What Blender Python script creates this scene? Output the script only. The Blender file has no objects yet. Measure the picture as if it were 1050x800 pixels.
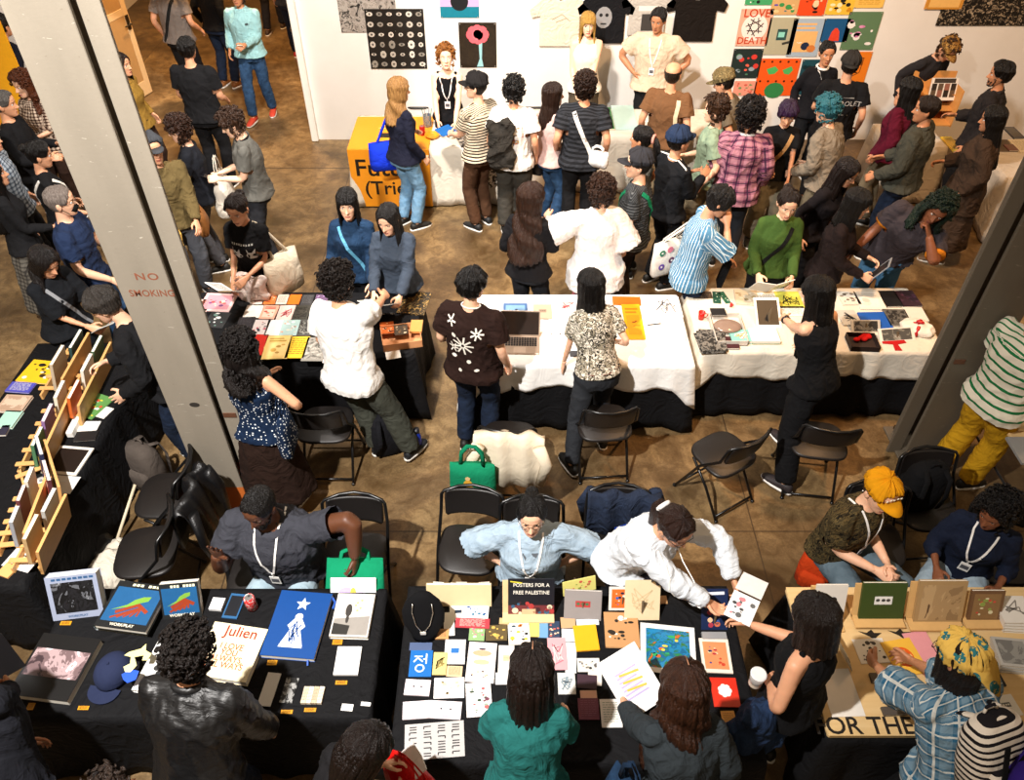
import bpy, bmesh, math, random
import numpy as np
from mathutils import Vector, Matrix, Euler
from mathutils.bvhtree import BVHTree
C = bpy.context.scene.collection
SC = bpy.context.scene
PI = math.pi
# ---------------------------------------------------------------- camera, world, lights, exposure
CF, CTH, CH = 810.0, math.radians(43.2), 5.0       # focal length in pixels of the 1050 px frame, pitch below the horizon, height
CS, CC = math.sin(CTH), math.cos(CTH)
cam = bpy.data.cameras.new('camera'); cam.sensor_width = 36; cam.lens = CF/1050*36
camo = bpy.data.objects.new('camera', cam); C.objects.link(camo)
camo.location = (0, 0, CH); camo.rotation_euler = (PI/2-CTH, 0, 0); SC.camera = camo
cam.clip_end = 100
w = bpy.data.worlds.new('world'); SC.world = w; w.use_nodes = True
w.node_tree.nodes['Background'].inputs[0].default_value = (1.0, .74, .48, 1)
w.node_tree.nodes['Background'].inputs[1].default_value = .22
def lamp(name, kind, loc, power, color, size=.3, target=None, spot=None, blend=.5):
    l = bpy.data.lights.new(name, kind); l.energy = power; l.color = color
    if kind == 'AREA': l.shape = 'DISK'; l.size = size
    else: l.shadow_soft_size = size
    if spot: l.spot_size = math.radians(spot); l.spot_blend = blend
    o = bpy.data.objects.new(name, l); C.objects.link(o); o.location = loc
    if target: o.rotation_euler = (Vector(target)-Vector(loc)).to_track_quat('-Z', 'Y').to_euler()
    return o
lamp('key_flash', 'SPOT', (-2.2, .5, 7.0), 3000, (1, .955, .91), .09, (-1.5, 4.5, .5), 92, .95)  # unseen key flash, high to the left of the camera
lamp('wall_washer', 'SPOT', (-1.4, 5.6, 6.6), 2300, (1, .92, .85), .25, (-.4, 10.4, .9), 120, .85)
lamp('hanging_lamp', 'SPOT', (3.6, 5.2, 6.8), 800, (1, .56, .25), .3, (4.0, 7.2, 0), 110, .7)
lamp('hall_lamp', 'SPOT', (-4.0, 12.2, 4.4), 620, (1, .60, .27), .3, (-4.2, 12.6, 0), 140, .8)
SC.view_settings.view_transform = 'Standard'; SC.view_settings.look = 'None'
SC.view_settings.gamma = 1; SC.view_settings.use_curve_mapping = False
SC.view_settings.exposure = .62

def at(px, py, h=0.0):
    """the point of the room at height h that the photograph shows at pixel (px, py)"""
    u = (px-525)/CF; v = (py-400)/CF; d = (CH-h)/(CS+v*CC)
    return Vector((u*d, d*(CC-v*CS), h))
# ---------------------------------------------------------------- objects and properties
def tag(o, label=None, cat=None, group=None, kind=None):
    if label: o['label'] = label
    if cat: o['category'] = cat
    if group: o['group'] = group
    if kind: o['kind'] = kind
    return o
def empty(name, loc=(0, 0, 0), rz=0.0):
    o = bpy.data.objects.new(name, None); C.objects.link(o); o.empty_display_size = .1
    o.location = loc; o.rotation_euler = (0, 0, rz); return o
def mesh_obj(name, V, Fc, mats, parent=None, mi=None, smooth=False, rest=None):
    me = bpy.data.meshes.new(name)
    if isinstance(V, np.ndarray): V = V.tolist()
    if isinstance(Fc, np.ndarray): Fc = Fc.tolist()
    me.from_pydata(V, [], Fc)
    if not isinstance(mats, (list, tuple)): mats = [mats]
    for m in mats: me.materials.append(m)
    if mi is not None: me.polygons.foreach_set('material_index', np.asarray(mi, dtype=np.int32))
    if smooth: me.polygons.foreach_set('use_smooth', np.ones(len(me.polygons), dtype=bool))
    me.update()
    if rest is None:
        rest = np.empty(len(me.vertices)*3, dtype=np.float32); me.vertices.foreach_get('co', rest)
    me.attributes.new('rest', 'FLOAT_VECTOR', 'POINT').data.foreach_set('vector', np.asarray(rest, dtype=np.float32).ravel())
    o = bpy.data.objects.new(name, me); C.objects.link(o)
    if parent: o.parent = parent
    return o
class MB:
    """collects shapes; build() links them as one mesh object"""
    def __init__(s): s.V = []; s.F = []; s.M = []; s.m = 0
    def add(s, V, Fc, T=None):
        n = len(s.V)
        for v in V:
            v = Vector(v); s.V.append(tuple(T @ v if T else v))
        for f in Fc: s.F.append(tuple(i+n for i in f)); s.M.append(s.m)
        return s
    def box(s, x0, x1, y0, y1, z0, z1, T=None, bev=0.0):
        if bev <= 0:
            V = [(x, y, z) for z in (z0, z1) for y in (y0, y1) for x in (x0, x1)]
            return s.add(V, [(0, 2, 3, 1), (4, 5, 7, 6), (0, 1, 5, 4), (2, 6, 7, 3), (0, 4, 6, 2), (1, 3, 7, 5)], T)
        b = bev
        R = []
        for (z, i) in ((z0, b), (z0+b, 0), (z1-b, 0), (z1, b)):
            a0, a1, c0, c1 = x0+i, x1-i, y0+i, y1-i; q = b if i == 0 else b*.6
            R.append([(a0+q, c0, z), (a1-q, c0, z), (a1, c0+q, z), (a1, c1-q, z), (a1-q, c1, z), (a0+q, c1, z), (a0, c1-q, z), (a0, c0+q, z)])
        return s.rings(R, T)
    def rings(s, R, T=None, cap=True, close=True):
        V = [p for r in R for p in r]; n = len(R[0]); Fc = []
        for k in range(len(R)-1):
            for i in range(n if close else n-1):
                j = (i+1) % n; Fc.append((k*n+i, k*n+j, (k+1)*n+j, (k+1)*n+i))
        if cap:
            Fc.append(tuple(reversed(range(n)))); Fc.append(tuple(range((len(R)-1)*n, len(R)*n)))
        return s.add(V, Fc, T)
    def tube(s, P, rad, n=8, T=None, sq=1.0, up=None):
        P = [Vector(p) for p in P]
        if not isinstance(rad, (list, tuple)): rad = [rad]*len(P)
        R = []; X = None
        for i, p in enumerate(P):
            d = (P[min(i+1, len(P)-1)]-P[max(i-1, 0)]); d = d.normalized() if d.length > 1e-9 else Vector((0, 0, 1))
            if X is None:
                X = (up if up else (Vector((1, 0, 0)) if abs(d.x) < .8 else Vector((0, 1, 0)))); X = Vector(X)
            X = (X-d*X.dot(d)).normalized(); Y = d.cross(X)
            r = rad[i]
            R.append([tuple(p+X*(r*math.cos(2*PI*k/n))+Y*(r*sq*math.sin(2*PI*k/n))) for k in range(n)])
        return s.rings(R, T)
    def ball(s, c, r, T=None, nu=10, nv=7):
        if not isinstance(r, (tuple, list)): r = (r, r, r)
        R = []
        for k in range(nv+1):
            a = -PI/2+PI*(k*.96+.02*nv)/nv
            R.append([(c[0]+r[0]*math.cos(a)*math.cos(2*PI*i/nu), c[1]+r[1]*math.cos(a)*math.sin(2*PI*i/nu), c[2]+r[2]*math.sin(a)) for i in range(nu)])
        return s.rings(R, T)
    def cyl(s, c, r, z0, z1, n=20, T=None, r2=None):
        r2 = r if r2 is None else r2
        return s.rings([[(c[0]+q*math.cos(2*PI*i/n), c[1]+q*math.sin(2*PI*i/n), z) for i in range(n)] for q, z in ((r, z0), (r2, z1))], T)
    def prism(s, P, z0, z1, T=None):
        """outline P (x, y) thickened from z0 to z1"""
        return s.rings([[(x, y, z) for x, y in P] for z in (z0, z1)], T)
    def build(s, name, mats, parent=None, smooth=False):
        return mesh_obj(name, s.V, s.F, mats, parent, s.M, smooth)
def TR(x=0, y=0, z=0, rx=0, ry=0, rz=0):
    return Matrix.Translation((x, y, z)) @ Euler((rx, ry, rz)).to_matrix().to_4x4()
# ---------------------------------------------------------------- procedural materials
_M = {}
def rgb(c):
    if isinstance(c, str):
        c = c.lstrip('#'); v = [int(c[i:i+2], 16)/255 for i in (0, 2, 4)]
        return tuple(x/12.92 if x <= .04045 else ((x+.055)/1.055)**2.4 for x in v)+(1,)
    return tuple(c)+(1,)
class NT:
    def __init__(s, name, rest=False):
        s.rest = rest
        s.m = bpy.data.materials.new(name); s.m.use_nodes = True; s.t = s.m.node_tree
        s.b = s.t.nodes['Principled BSDF']; s._c = None
    def n(s, k, **kw):
        q = s.t.nodes.new(k)
        for a, b in kw.items(): setattr(q, a, b)
        return q
    def l(s, a, b): s.t.links.new(a, b)
    def co(s):
        if s._c is None: s._c = s.n('ShaderNodeAttribute', attribute_name='rest').outputs['Vector'] if s.rest else s.n('ShaderNodeTexCoord').outputs['Object']
        return s._c
    def mapv(s, sc=(1, 1, 1), rot=(0, 0, 0), loc=(0, 0, 0)):
        q = s.n('ShaderNodeMapping'); q.inputs['Scale'].default_value = sc; q.inputs['Rotation'].default_value = rot; q.inputs['Location'].default_value = loc
        s.l(s.co(), q.inputs[0]); return q.outputs[0]
    def noise(s, scale, det=3, vec=None, rough=.55, dist=0):
        q = s.n('ShaderNodeTexNoise'); q.inputs['Scale'].default_value = scale; q.inputs['Detail'].default_value = det
        q.inputs['Roughness'].default_value = rough; q.inputs['Distortion'].default_value = dist
        s.l(vec if vec else s.co(), q.inputs['Vector']); return q.outputs['Fac']
    def vor(s, scale, vec=None, out='Distance', feat='F1', rand=1.0):
        q = s.n('ShaderNodeTexVoronoi', feature=feat); q.inputs['Scale'].default_value = scale
        if 'Randomness' in q.inputs: q.inputs['Randomness'].default_value = rand
        s.l(vec if vec else s.co(), q.inputs['Vector']); return q.outputs[out]
    def math(s, op, a, b=None, c=None):
        q = s.n('ShaderNodeMath', operation=op)
        for i, v in enumerate((a, b, c)):
            if v is None: continue
            if isinstance(v, (int, float)): q.inputs[i].default_value = v
            else: s.l(v, q.inputs[i])
        return q.outputs[0]
    def xyz(s):
        q = s.n('ShaderNodeSeparateXYZ'); s.l(s.co(), q.inputs[0]); return q.outputs
    def ramp(s, fac, cols, const=False):
        q = s.n('ShaderNodeValToRGB'); e = q.color_ramp
        if const: e.interpolation = 'CONSTANT'
        while len(e.elements) < len(cols): e.elements.new(.5)
        for i, (p, c) in enumerate(cols): e.elements[i].position = p; e.elements[i].color = rgb(c)
        s.l(fac, q.inputs[0]); return q.outputs[0]
    def mix(s, fac, a, b, mode='MIX'):
        q = s.n('ShaderNodeMix', data_type='RGBA', blend_type=mode)
        for k, v in ((0, fac), (6, a), (7, b)):
            if isinstance(v, (int, float)): q.inputs[k].default_value = v
            elif isinstance(v, (str, tuple)): q.inputs[k].default_value = rgb(v) if isinstance(v, str) or len(v) == 3 else v
            else: s.l(v, q.inputs[k])
        return q.outputs[2]
    def bump(s, h, st=.3, dist=.01):
        q = s.n('ShaderNodeBump'); q.inputs['Strength'].default_value = st; q.inputs['Distance'].default_value = dist
        s.l(h, q.inputs['Height']); s.l(q.outputs[0], s.b.inputs['Normal'])
    def set(s, col=None, rough=None, metal=None, spec=None):
        if col is not None:
            if isinstance(col, (str, tuple)): s.b.inputs['Base Color'].default_value = rgb(col) if isinstance(col, str) or len(col) == 3 else col
            else: s.l(col, s.b.inputs['Base Color'])
        if rough is not None:
            if isinstance(rough, (int, float)): s.b.inputs['Roughness'].default_value = rough
            else: s.l(rough, s.b.inputs['Roughness'])
        if metal is not None: s.b.inputs['Metallic'].default_value = metal
        if spec is not None: s.b.inputs['Specular IOR Level'].default_value = spec
        return s.m
def plain(c, rough=.6, metal=0, var=.12, spec=.4, scale=25, bump=0):
    k = ('p', c, rough, metal, var, bump)
    if k in _M: return _M[k]
    t = NT('surface'); f = t.noise(scale, 3)
    r = rgb(c); a = tuple(max(0, x*(1-var)) for x in r[:3]); b = tuple(min(1, x*(1+var)) for x in r[:3])
    col = t.mix(f, a, b)
    if bump: t.bump(t.noise(scale*6, 2), bump, .004)
    _M[k] = t.set(col, rough, metal, spec); return _M[k]
def fabric(c, pat=None, c2='#ffffff', c3='#000000', k=1.0, rough=.9, fold=.35, axis=2, w=.5, spec=.15):
    """woven cloth, plain or patterned; folds as bump"""
    key = ('f', c, pat, c2, c3, k, rough, fold, axis, w)
    if key in _M: return _M[key]
    t = NT('cloth', True); base = rgb(c)
    col = t.mix(t.noise(7, 4), tuple(x*.82 for x in base[:3]), tuple(min(1, x*1.12) for x in base[:3]))
    X = t.xyz()
    if pat == 'stripes':
        f = t.math('FRACT', t.math('MULTIPLY', t.math('ADD', X[axis], t.math('MULTIPLY', t.noise(4, 1), .03)), k*12)); col = t.mix(t.math('LESS_THAN', f, w), col, c2)
    elif pat == 'plaid':
        def st(ax, fr, ww, off=0): return t.math('LESS_THAN', t.math('FRACT', t.math('ADD', t.math('MULTIPLY', X[ax], fr*k), off)), ww)
        a = t.math('ADD', st(0, 12, .5), st(2, 12, .5)); col = t.mix(t.math('MULTIPLY', a, .5), col, c2)
        b = t.math('MAXIMUM', st(0, 12, .12, .3), st(2, 12, .12, .3)); col = t.mix(t.math('MULTIPLY', b, .85), col, c3)
    elif pat == 'dots':
        col = t.mix(t.math('LESS_THAN', t.vor(28*k, rand=.6), .25), col, c2)
    elif pat == 'blotch':
        f = t.noise(11*k, 3, dist=1.5); col = t.ramp(f, [(0, c), (.44, c2), (.52, c3), (.6, c)], True)
    elif pat == 'print':
        d = t.vor(9*k, rand=.9); n2 = t.noise(30*k, 2)
        f = t.math('MULTIPLY', t.math('LESS_THAN', d, .42), t.math('GREATER_THAN', n2, .45)); col = t.mix(f, col, c2)
    elif pat == 'leather':
        t.bump(t.noise(26, 5, dist=.6), .45, .015); _M[key] = t.set(col, .42, 0, .5); return _M[key]
    elif pat == 'denim':
        f = t.noise(9, 4, rough=.7); col = t.mix(t.math('MULTIPLY', t.math('SUBTRACT', f, .35), 1.6), col, c2)
    oc = t.n('ShaderNodeTexCoord').outputs['Object']; n1 = t.noise(5.5, 3, oc, dist=1.6, rough=.45); n1 = t.math('ABSOLUTE', t.math('SUBTRACT', n1, .5)); n3 = t.noise(14, 2, oc, dist=1.0); n2 = t.noise(220, 2, oc)
    t.bump(t.math('ADD', t.math('ADD', t.math('MULTIPLY', n1, -1.6), t.math('MULTIPLY', n3, .22)), t.math('MULTIPLY', n2, .03)), min(1, fold*1.15), .03)
    _M[key] = t.set(col, rough, 0, spec); return _M[key]
def hairmat(c, c2=None, rough=.38):
    key = ('h', c, c2)
    if key in _M: return _M[key]
    t = NT('hair'); r = rgb(c); c2 = rgb(c2) if c2 else tuple(min(1, x*1.5+.003) for x in r[:3])+(1,)
    f = t.noise(110, 3, t.mapv((1, 1, .10)), rough=.7); col = t.mix(t.math('MULTIPLY', f, f), tuple(x*.45 for x in r[:3]), c2[:3])
    t.bump(f, .8, .02); _M[key] = t.set(col, rough, 0, .30); return _M[key]
def skinmat(c):
    key = ('s', c)
    if key in _M: return _M[key]
    t = NT('skin'); r = rgb(c)
    col = t.mix(t.noise(30, 3), tuple(x*.92 for x in r[:3]), (min(1, r[0]*1.08), r[1], r[2]*.97))
    t.bump(t.noise(300, 2), .08, .002)
    t.b.inputs['Subsurface Weight'].default_value = .08; t.b.inputs['Subsurface Radius'].default_value = (.012, .005, .003)
    _M[key] = t.set(col, .48, 0, .4); return _M[key]
# ================================================================= PEOPLE
def evalmesh(V, Fc, mods):
    me = bpy.data.meshes.new('tmp'); me.from_pydata(V, [], Fc); o = bpy.data.objects.new('tmp', me); C.objects.link(o)
    for k, kw in mods:
        m = o.modifiers.new(k, k)
        for a, b in kw.items(): setattr(m, a, b)
    dg = bpy.context.evaluated_depsgraph_get(); e = o.evaluated_get(dg); r = e.to_mesh()
    n = len(r.vertices); A = np.empty(n*3); r.vertices.foreach_get('co', A); N = np.empty(n*3); r.vertices.foreach_get('normal', N)
    f = [tuple(p.vertices) for p in r.polygons]
    e.to_mesh_clear(); bpy.data.objects.remove(o); bpy.data.meshes.remove(me)
    return A.reshape(-1, 3), N.reshape(-1, 3), f
def remesh(mb, vox, sm=4):
    return evalmesh(mb.V, mb.F, [('REMESH', dict(mode='VOXEL', voxel_size=vox)), ('SMOOTH', dict(factor=.5, iterations=sm))])
def folds(V, N, seed, amp):
    r = np.random.RandomState(seed); f = 0
    x, y, z = V[:, 0], V[:, 1], V[:, 2]
    for i in range(7):
        k = r.normal(size=3)*np.array([17, 17, 11])*(1+.35*i); w_ = r.normal(size=3)*6
        f = f+np.sin(V@k+1.6*np.sin(V@w_+i)+r.rand()*6)/(1+.35*i)
    f = np.clip(1.0-1.25*np.abs(f)**.8, -.30, 1.0)*1.25
    return V+N*(f*amp)[:, None]
def trim_cloth(V, Fc, tag_, cuts):
    """cuts the garment straight at its hem and cuffs; cuts = [(region tag, point, outward normal)]"""
    bm = bmesh.new(); lay = bm.verts.layers.int.new('region'); vs = [bm.verts.new(v) for v in V]
    for v, t_ in zip(vs, tag_): v[lay] = int(t_)+5
    for f in Fc:
        try: bm.faces.new([vs[i] for i in f])
        except ValueError: pass
    for k, co, no in cuts:
        co, no = Vector(co), Vector(no); near = [f for f in bm.faces if all(v[lay] in (k+5, 0) for v in f.verts) and any((v.co-co).dot(no) > -.03 for v in f.verts)]
        g = near+list({e for f in near for e in f.edges})+list({v for f in near for v in f.verts})
        r = bmesh.ops.bisect_plane(bm, geom=g, dist=1e-5, plane_co=co, plane_no=no, clear_outer=True)
        for e in r['geom_cut']:
            if isinstance(e, bmesh.types.BMVert): e[lay] = 0
    bm.verts.index_update(); bm.normal_update()
    V2 = np.array([v.co for v in bm.verts]); N2 = np.array([v.normal for v in bm.verts]); F2 = [[v.index for v in f.verts] for f in bm.faces]; bm.free()
    return V2, N2, F2
def smoothstep(a, b, x): t = np.clip((x-a)/(b-a), 0, 1); return t*t*(3-2*t)
# ---- the head: rings from chin to crown, with nose, lips, brows, sockets and ears
HZ = np.array([0, .012, .03, .055, .085, .115, .145, .172, .195, .212, .224, .230])
HW = np.array([.016, .034, .046, .056, .065, .071, .0745, .0735, .066, .051, .030, .003])
HFt = np.array([.070, .083, .086, .086, .088, .087, .091, .088, .076, .057, .032, -.008])
HB = np.array([.035, .010, -.028, -.058, -.080, -.095, -.101, -.100, -.091, -.073, -.048, -.014])
def head_r(a, z):
    w_ = np.interp(z, HZ, HW); f = np.interp(z, HZ, HFt); b = np.interp(z, HZ, HB)
    cy = (f+b)/2; ry = (f-b)/2; ca, sa = np.cos(a), np.sin(a); p = 2/2.25
    return w_*np.sign(sa)*np.abs(sa)**p, cy+ry*np.sign(ca)*np.abs(ca)**p, cy
def head_template():
    nz, na = 50, 56
    t = np.linspace(0, 1, nz); zs = np.interp(t, [0, .08, .7, 1], [0, .012, .165, .2298])
    u = np.linspace(-1, 1, na, endpoint=False); ang = PI*(np.sign(u)*(.62*np.abs(u)+.38*np.abs(u)**2.2))
    Z, A = np.meshgrid(zs, ang, indexing='ij'); X, Y, cy = head_r(A, Z)
    front = (Y > cy).astype(float)
    g = lambda c, s, v: np.exp(-((v-c)/s)**2)
    nose = .030*np.exp(-(X/.0105)**2)*np.where(Z < .083, g(.083, .009, Z), np.clip(1-(Z-.083)/.052, 0, 1)**1.1)
    nose += .008*(g(.013, .006, X)+g(-.013, .006, X))*g(.080, .007, Z)
    sock = -.011*(g(.031, .015, np.abs(X)))*g(.119, .011, Z)
    brow = .004*g(.028, .02, np.abs(X))*g(.137, .007, Z)
    lips = .008*g(0, .02, X)*(g(.051, .0055, Z)+g(.040, .0055, Z))-.003*g(0, .022, X)*g(.0455, .003, Z)
    chin = .006*g(0, .018, X)*g(.016, .012, Z)+.004*g(.045, .016, np.abs(X))*g(.09, .016, Z)
    Y = Y+front*(nose+sock+brow+lips+chin)
    V = np.stack([X, Y, Z], -1).reshape(-1, 3); Fc = []; mi = []
    for i in range(nz-1):
        for j in range(na):
            k = (j+1) % na; q = (i*na+j, i*na+k, (i+1)*na+k, (i+1)*na+j); Fc.append(q[::-1])
            c = V[list(q)].mean(0); m = 0
            if c[1] > .05:
                if abs(c[0]) < .023-.35*abs(c[2]-.0455) and .0365 < c[2] < .0545: m = 1
                if .014 < abs(c[0]) < .047 and abs(c[2]-(.141-.1*abs(abs(c[0])-.028))) < .0035: m = 2
            mi.append(m)
    Fc.append(tuple(range(na))); mi.append(0); Fc.append(tuple(reversed(range((nz-1)*na, nz*na)))); mi.append(0)
    mb = MB(); mb.V = V.tolist(); mb.F = Fc; mb.M = mi
    for s in (-1, 1):
        mb.m = 0; mb.ball((s*.074, -.008, .104), (.009, .019, .031), nu=10, nv=7); mb.ball((s*.079, -.014, .108), (.007, .013, .024), nu=8, nv=5)
        mb.m = 3; mb.ball((s*.031, .0715, .119), (.0125, .0115, .0095), nu=10, nv=8)
        mb.m = 4; mb.ball((s*.031, .0805, .1185), (.0052, .0035, .0052), nu=8, nv=5)
        mb.m = 2; mb.box(s*.031-.0135, s*.031+.0135, .079, .0845, .1275, .130)
        mb.m = 0; mb.box(s*.031-.014, s*.031+.014, .074, .083, .1275, .1345, bev=.002)
    return np.array(mb.V), mb.F, mb.M
HEADT = head_template()
# ---- hands: palm, four fingers of unequal length and a thumb at the side of the palm
def hand_template(curl, spread, thumb=.6):
    mb = MB()
    R = []
    for y, w_, h_, cx in ((-.03, .025, .019, 0), (0, .027, .019, 0), (.025, .036, .017, -.002), (.06, .042, .0155, 0), (.09, .041, .012, 0), (.098, .036, .008, 0)):
        R.append([(cx+w_*math.cos(2*PI*k/14), y, h_*math.sin(2*PI*k/14)) for k in range(14)])
    mb.rings(R)
    for i, (x, L) in enumerate(((-.031, .072), (-.0105, .080), (.0105, .075), (.030, .059))):
        c = curl*(.85+.12*i); sx = (x*11)*spread; p = Vector((x, .084, 0)); P = [p-Vector((0, .015, 0)), p]; a = 0
        for j, q in enumerate((.44, .31, .25)):
            a += c*(.75 if j == 0 else 1); d = Vector((sx*.5, math.cos(a), -math.sin(a))).normalized(); p = p+d*L*q; P.append(p)
        mb.tube(P, [.0095, .0098, .009, .0082, .0062], 8); mb.ball(P[-1], .0064, nu=8, nv=5)
    p = Vector((-.022, .018, -.006)); a = thumb
    P = [p, p+Vector((-.020-.012*a, .024, -.008)), p+Vector((-.030-.02*a, .052, -.013-.2*curl*.05)), p+Vector((-.030-.02*a+.012*curl, .076, -.018-.01*curl))]
    mb.tube(P, [.014, .0125, .0105, .0078], 8); mb.ball(P[-1], .0078, nu=8, nv=5)
    V, N, Fc = remesh(mb, .0048, 2); return V, Fc
HANDS = {k: hand_template(*v) for k, v in dict(relax=(.38, .25), flat=(.06, .7, 1.0), grip=(1.05, .1, .5), hold=(.62, .15, .8)).items()}
# ---- hair
def hairline(a, kind):
    """height of the hair's lower edge around the head (a = 0 is the face side)"""
    t = np.abs(a)/PI
    hl = np.interp(t, [0, .16, .26, .34, .46, .6, 1], [.196, .190, .160, .118, .112, .062, .030])
    if kind == 'fringe': hl = np.interp(t, [0, .14, .24, .34, .46, .6, 1], [.150, .150, .140, .09, .08, .045, .02])
    if kind in ('long', 'bob'): hl = np.interp(t, [0, .12, .24, .34, .46, .6, 1], [.192, .182, .135, .07, .02, .0, -.02])
    if kind == 'longfringe': hl = np.interp(t, [0, .14, .24, .34, .46, .6, 1], [.152, .150, .12, .06, .02, .0, -.02])
    return hl
def hair_mesh(kind, vol, L, seed, spread=1.0, front=.36):
    """skull shell with strands; long hair also gets a hanging curtain"""
    r = np.random.RandomState(seed); nz, na = 34, 96
    zs = np.concatenate([np.linspace(-.03, .16, 18), np.linspace(.165, .2299, 16)]); ang = np.linspace(-PI, PI, na, endpoint=False)
    Z, A = np.meshgrid(zs, ang, indexing='ij'); Zc = np.clip(Z, .02, .23); X, Y, cy = head_r(A, Zc)
    base = {'long': 'long', 'bob': 'bob', 'longfringe': 'longfringe', 'bobfringe': 'longfringe', 'fringe': 'fringe'}.get(kind, 'short')
    m = smoothstep(-.012, .010, Z-hairline(A, base))
    strand = np.zeros_like(A)
    for k in range(9): strand += np.sin(A*(11+8*k)+Z*r.uniform(-60, 60)+r.rand()*6)/(1+.15*k)
    lump = np.sin(A*3+r.rand()*6+Z*40)*np.sin(A*5-Z*55+r.rand()*6)
    off = m*(vol*(1+(.16 if base in ('short', 'fringe') else .10)*strand+(.35 if base in ('short', 'fringe') else .08)*lump))-(1-m)*.012
    d = np.sqrt(X**2+(Y-cy)**2)+1e-6; top = smoothstep(.17, .23, Z)
    X2 = X+X/d*off*(1-top*.6); Y2 = Y+(Y-cy)/d*off*(1-top*.6); Z2 = Z+top*off*1.0
    Z2 = np.where(m < .5, np.maximum(Z2, .045), Z2)
    k_ = Z < .045; sh_ = np.where(k_ & (m < .5), .8, 1.0); X2 = X2*sh_; Y2 = np.where(k_ & (m < .5), cy+(Y2-cy)*.8, Y2)
    mb = MB(); V = np.stack([X2, Y2, Z2], -1).reshape(-1, 3).tolist(); Fc = []
    for i in range(nz-1):
        for j in range(na):
            k = (j+1) % na; Fc.append((i*na+j, (i+1)*na+j, (i+1)*na+k, i*na+k))
    Fc.append(tuple(range(na))); Fc.append(tuple(reversed(range((nz-1)*na, nz*na))))
    mb.V = V; mb.F = Fc; mb.M = [0]*len(Fc)
    return mb
def curtain(mb, L, vol, seed, front=.36, wave=0.0, R=None, taper=.8, flare=0.0):
    """a thick sheet of hair hanging from the skull round the back: L metres below the ear line; R turns world down into head space"""
    r = np.random.RandomState(seed+5); nr, na = 26, 64
    a = np.linspace(front*PI, (2-front)*PI, na); ph = r.rand(8)*6
    down = R
    rings = []
    for lay in (1, 0):
        for i in range(nr):
            t = i/(nr-1); z = .185-(.185-.03)*min(t*3, 1); Zc = max(z, .03)
            X, Y, cy = head_r(a, np.full(na, .172-.07*min(t*3, 1)))
            drop = max(0, t-.33)/.67*L
            st = sum(np.sin(a*(14+11*k)+ph[k]+drop*(wave*(8+3*k)+2))/(1+.25*k) for k in range(7))
            off = vol*(1+.1*st)*(1 if lay else .15)*min(1, .35+t*3)+wave*.014*np.sin(drop*34+a*3)*(1 if drop > 0 else 0)+flare*drop
            sc_ = 1-(1-taper)*(drop/max(L, .01))**1.5
            d = np.sqrt(X**2+(Y-cy)**2); x = (X+X/d*off)*sc_; y = (Y-cy)*(.97)+(Y-cy)/d*off+cy
            y = y-drop*.03
            p = np.stack([x, y, np.full(na, z)], -1)+down[None, :]*drop
            rag = (np.abs(np.sin(a*23+ph[0]))+np.abs(np.sin(a*37+ph[1])))*.022*max(0, (t-.8)/.2); p[:, 2] -= rag
            rings.append(p)
    V = np.concatenate(rings); n0 = len(mb.V); mb.V += V.tolist(); F0 = []
    def idx(l, i, j): return n0+(l*nr+i)*na+j
    for i in range(nr-1):
        for j in range(na-1):
            F0.append((idx(0, i, j), idx(0, i, j+1), idx(0, i+1, j+1), idx(0, i+1, j))); F0.append((idx(1, i, j), idx(1, i+1, j), idx(1, i+1, j+1), idx(1, i, j+1)))
    for i in range(nr-1):
        for j in (0, na-1):
            q = (idx(0, i, j), idx(0, i+1, j), idx(1, i+1, j), idx(1, i, j)); F0.append(q if j == 0 else q[::-1])
    for j in range(na-1):
        for i in (0, nr-1):
            q = (idx(0, i, j), idx(0, i, j+1), idx(1, i, j+1), idx(1, i, j)); F0.append(q if i else q[::-1])
    mb.F += F0; mb.M += [0]*len(F0)
def curls(mb, n, vol, size, seed, lo=-.01, face=.0):
    """many small curls over the skull (and lower at the back when lo is negative)"""
    r = random.Random(seed)
    for _ in range(n):
        a = r.uniform(-PI, PI); z = r.uniform(max(lo, -.03), .2299) if r.random() < .8 else r.uniform(.19, .2299)
        hl = float(hairline(np.array([a]), 'short')[0])
        if z < min(hl, lo if abs(a) > PI*.45 else 9): continue
        X, Y, cy = head_r(np.array([a]), np.array([max(z, .03)])); x, y = float(X[0]), float(Y[0]); cy = float(cy[0])
        d = Vector((x, y-cy, (z-.12)*1.1)).normalized(); k = vol*r.uniform(.35, 1)
        p = Vector((x, y, z))+d*k; s = size*r.uniform(.6, 1.25); tl = r.uniform(0, PI)
        e1 = d.orthogonal().normalized(); e2 = d.cross(e1)
        P = [p+(e1*math.cos(q+tl)+e2*math.sin(q+tl))*s*.8+d*s*.25*q for q in (0, 1.3, 2.6, 3.9, 5.2)]
        mb.tube(P, [s*.30, s*.48, s*.5, s*.45, s*.25], 5)
def ik(S, T, a, b, pole):
    d = T-S; L = d.length
    if L > (a+b)*.995: T = S+d*((a+b)*.995/L); d = T-S; L = d.length
    if L < abs(a-b)+.02: L = abs(a-b)+.02
    u = d.normalized(); x = (a*a-b*b+L*L)/(2*L); h = math.sqrt(max(0, a*a-x*x))
    p = pole-u*pole.dot(u); p = p.normalized() if p.length > 1e-6 else u.orthogonal().normalized()
    return S+u*x+p*h, T
PEOPLE = []
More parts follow.
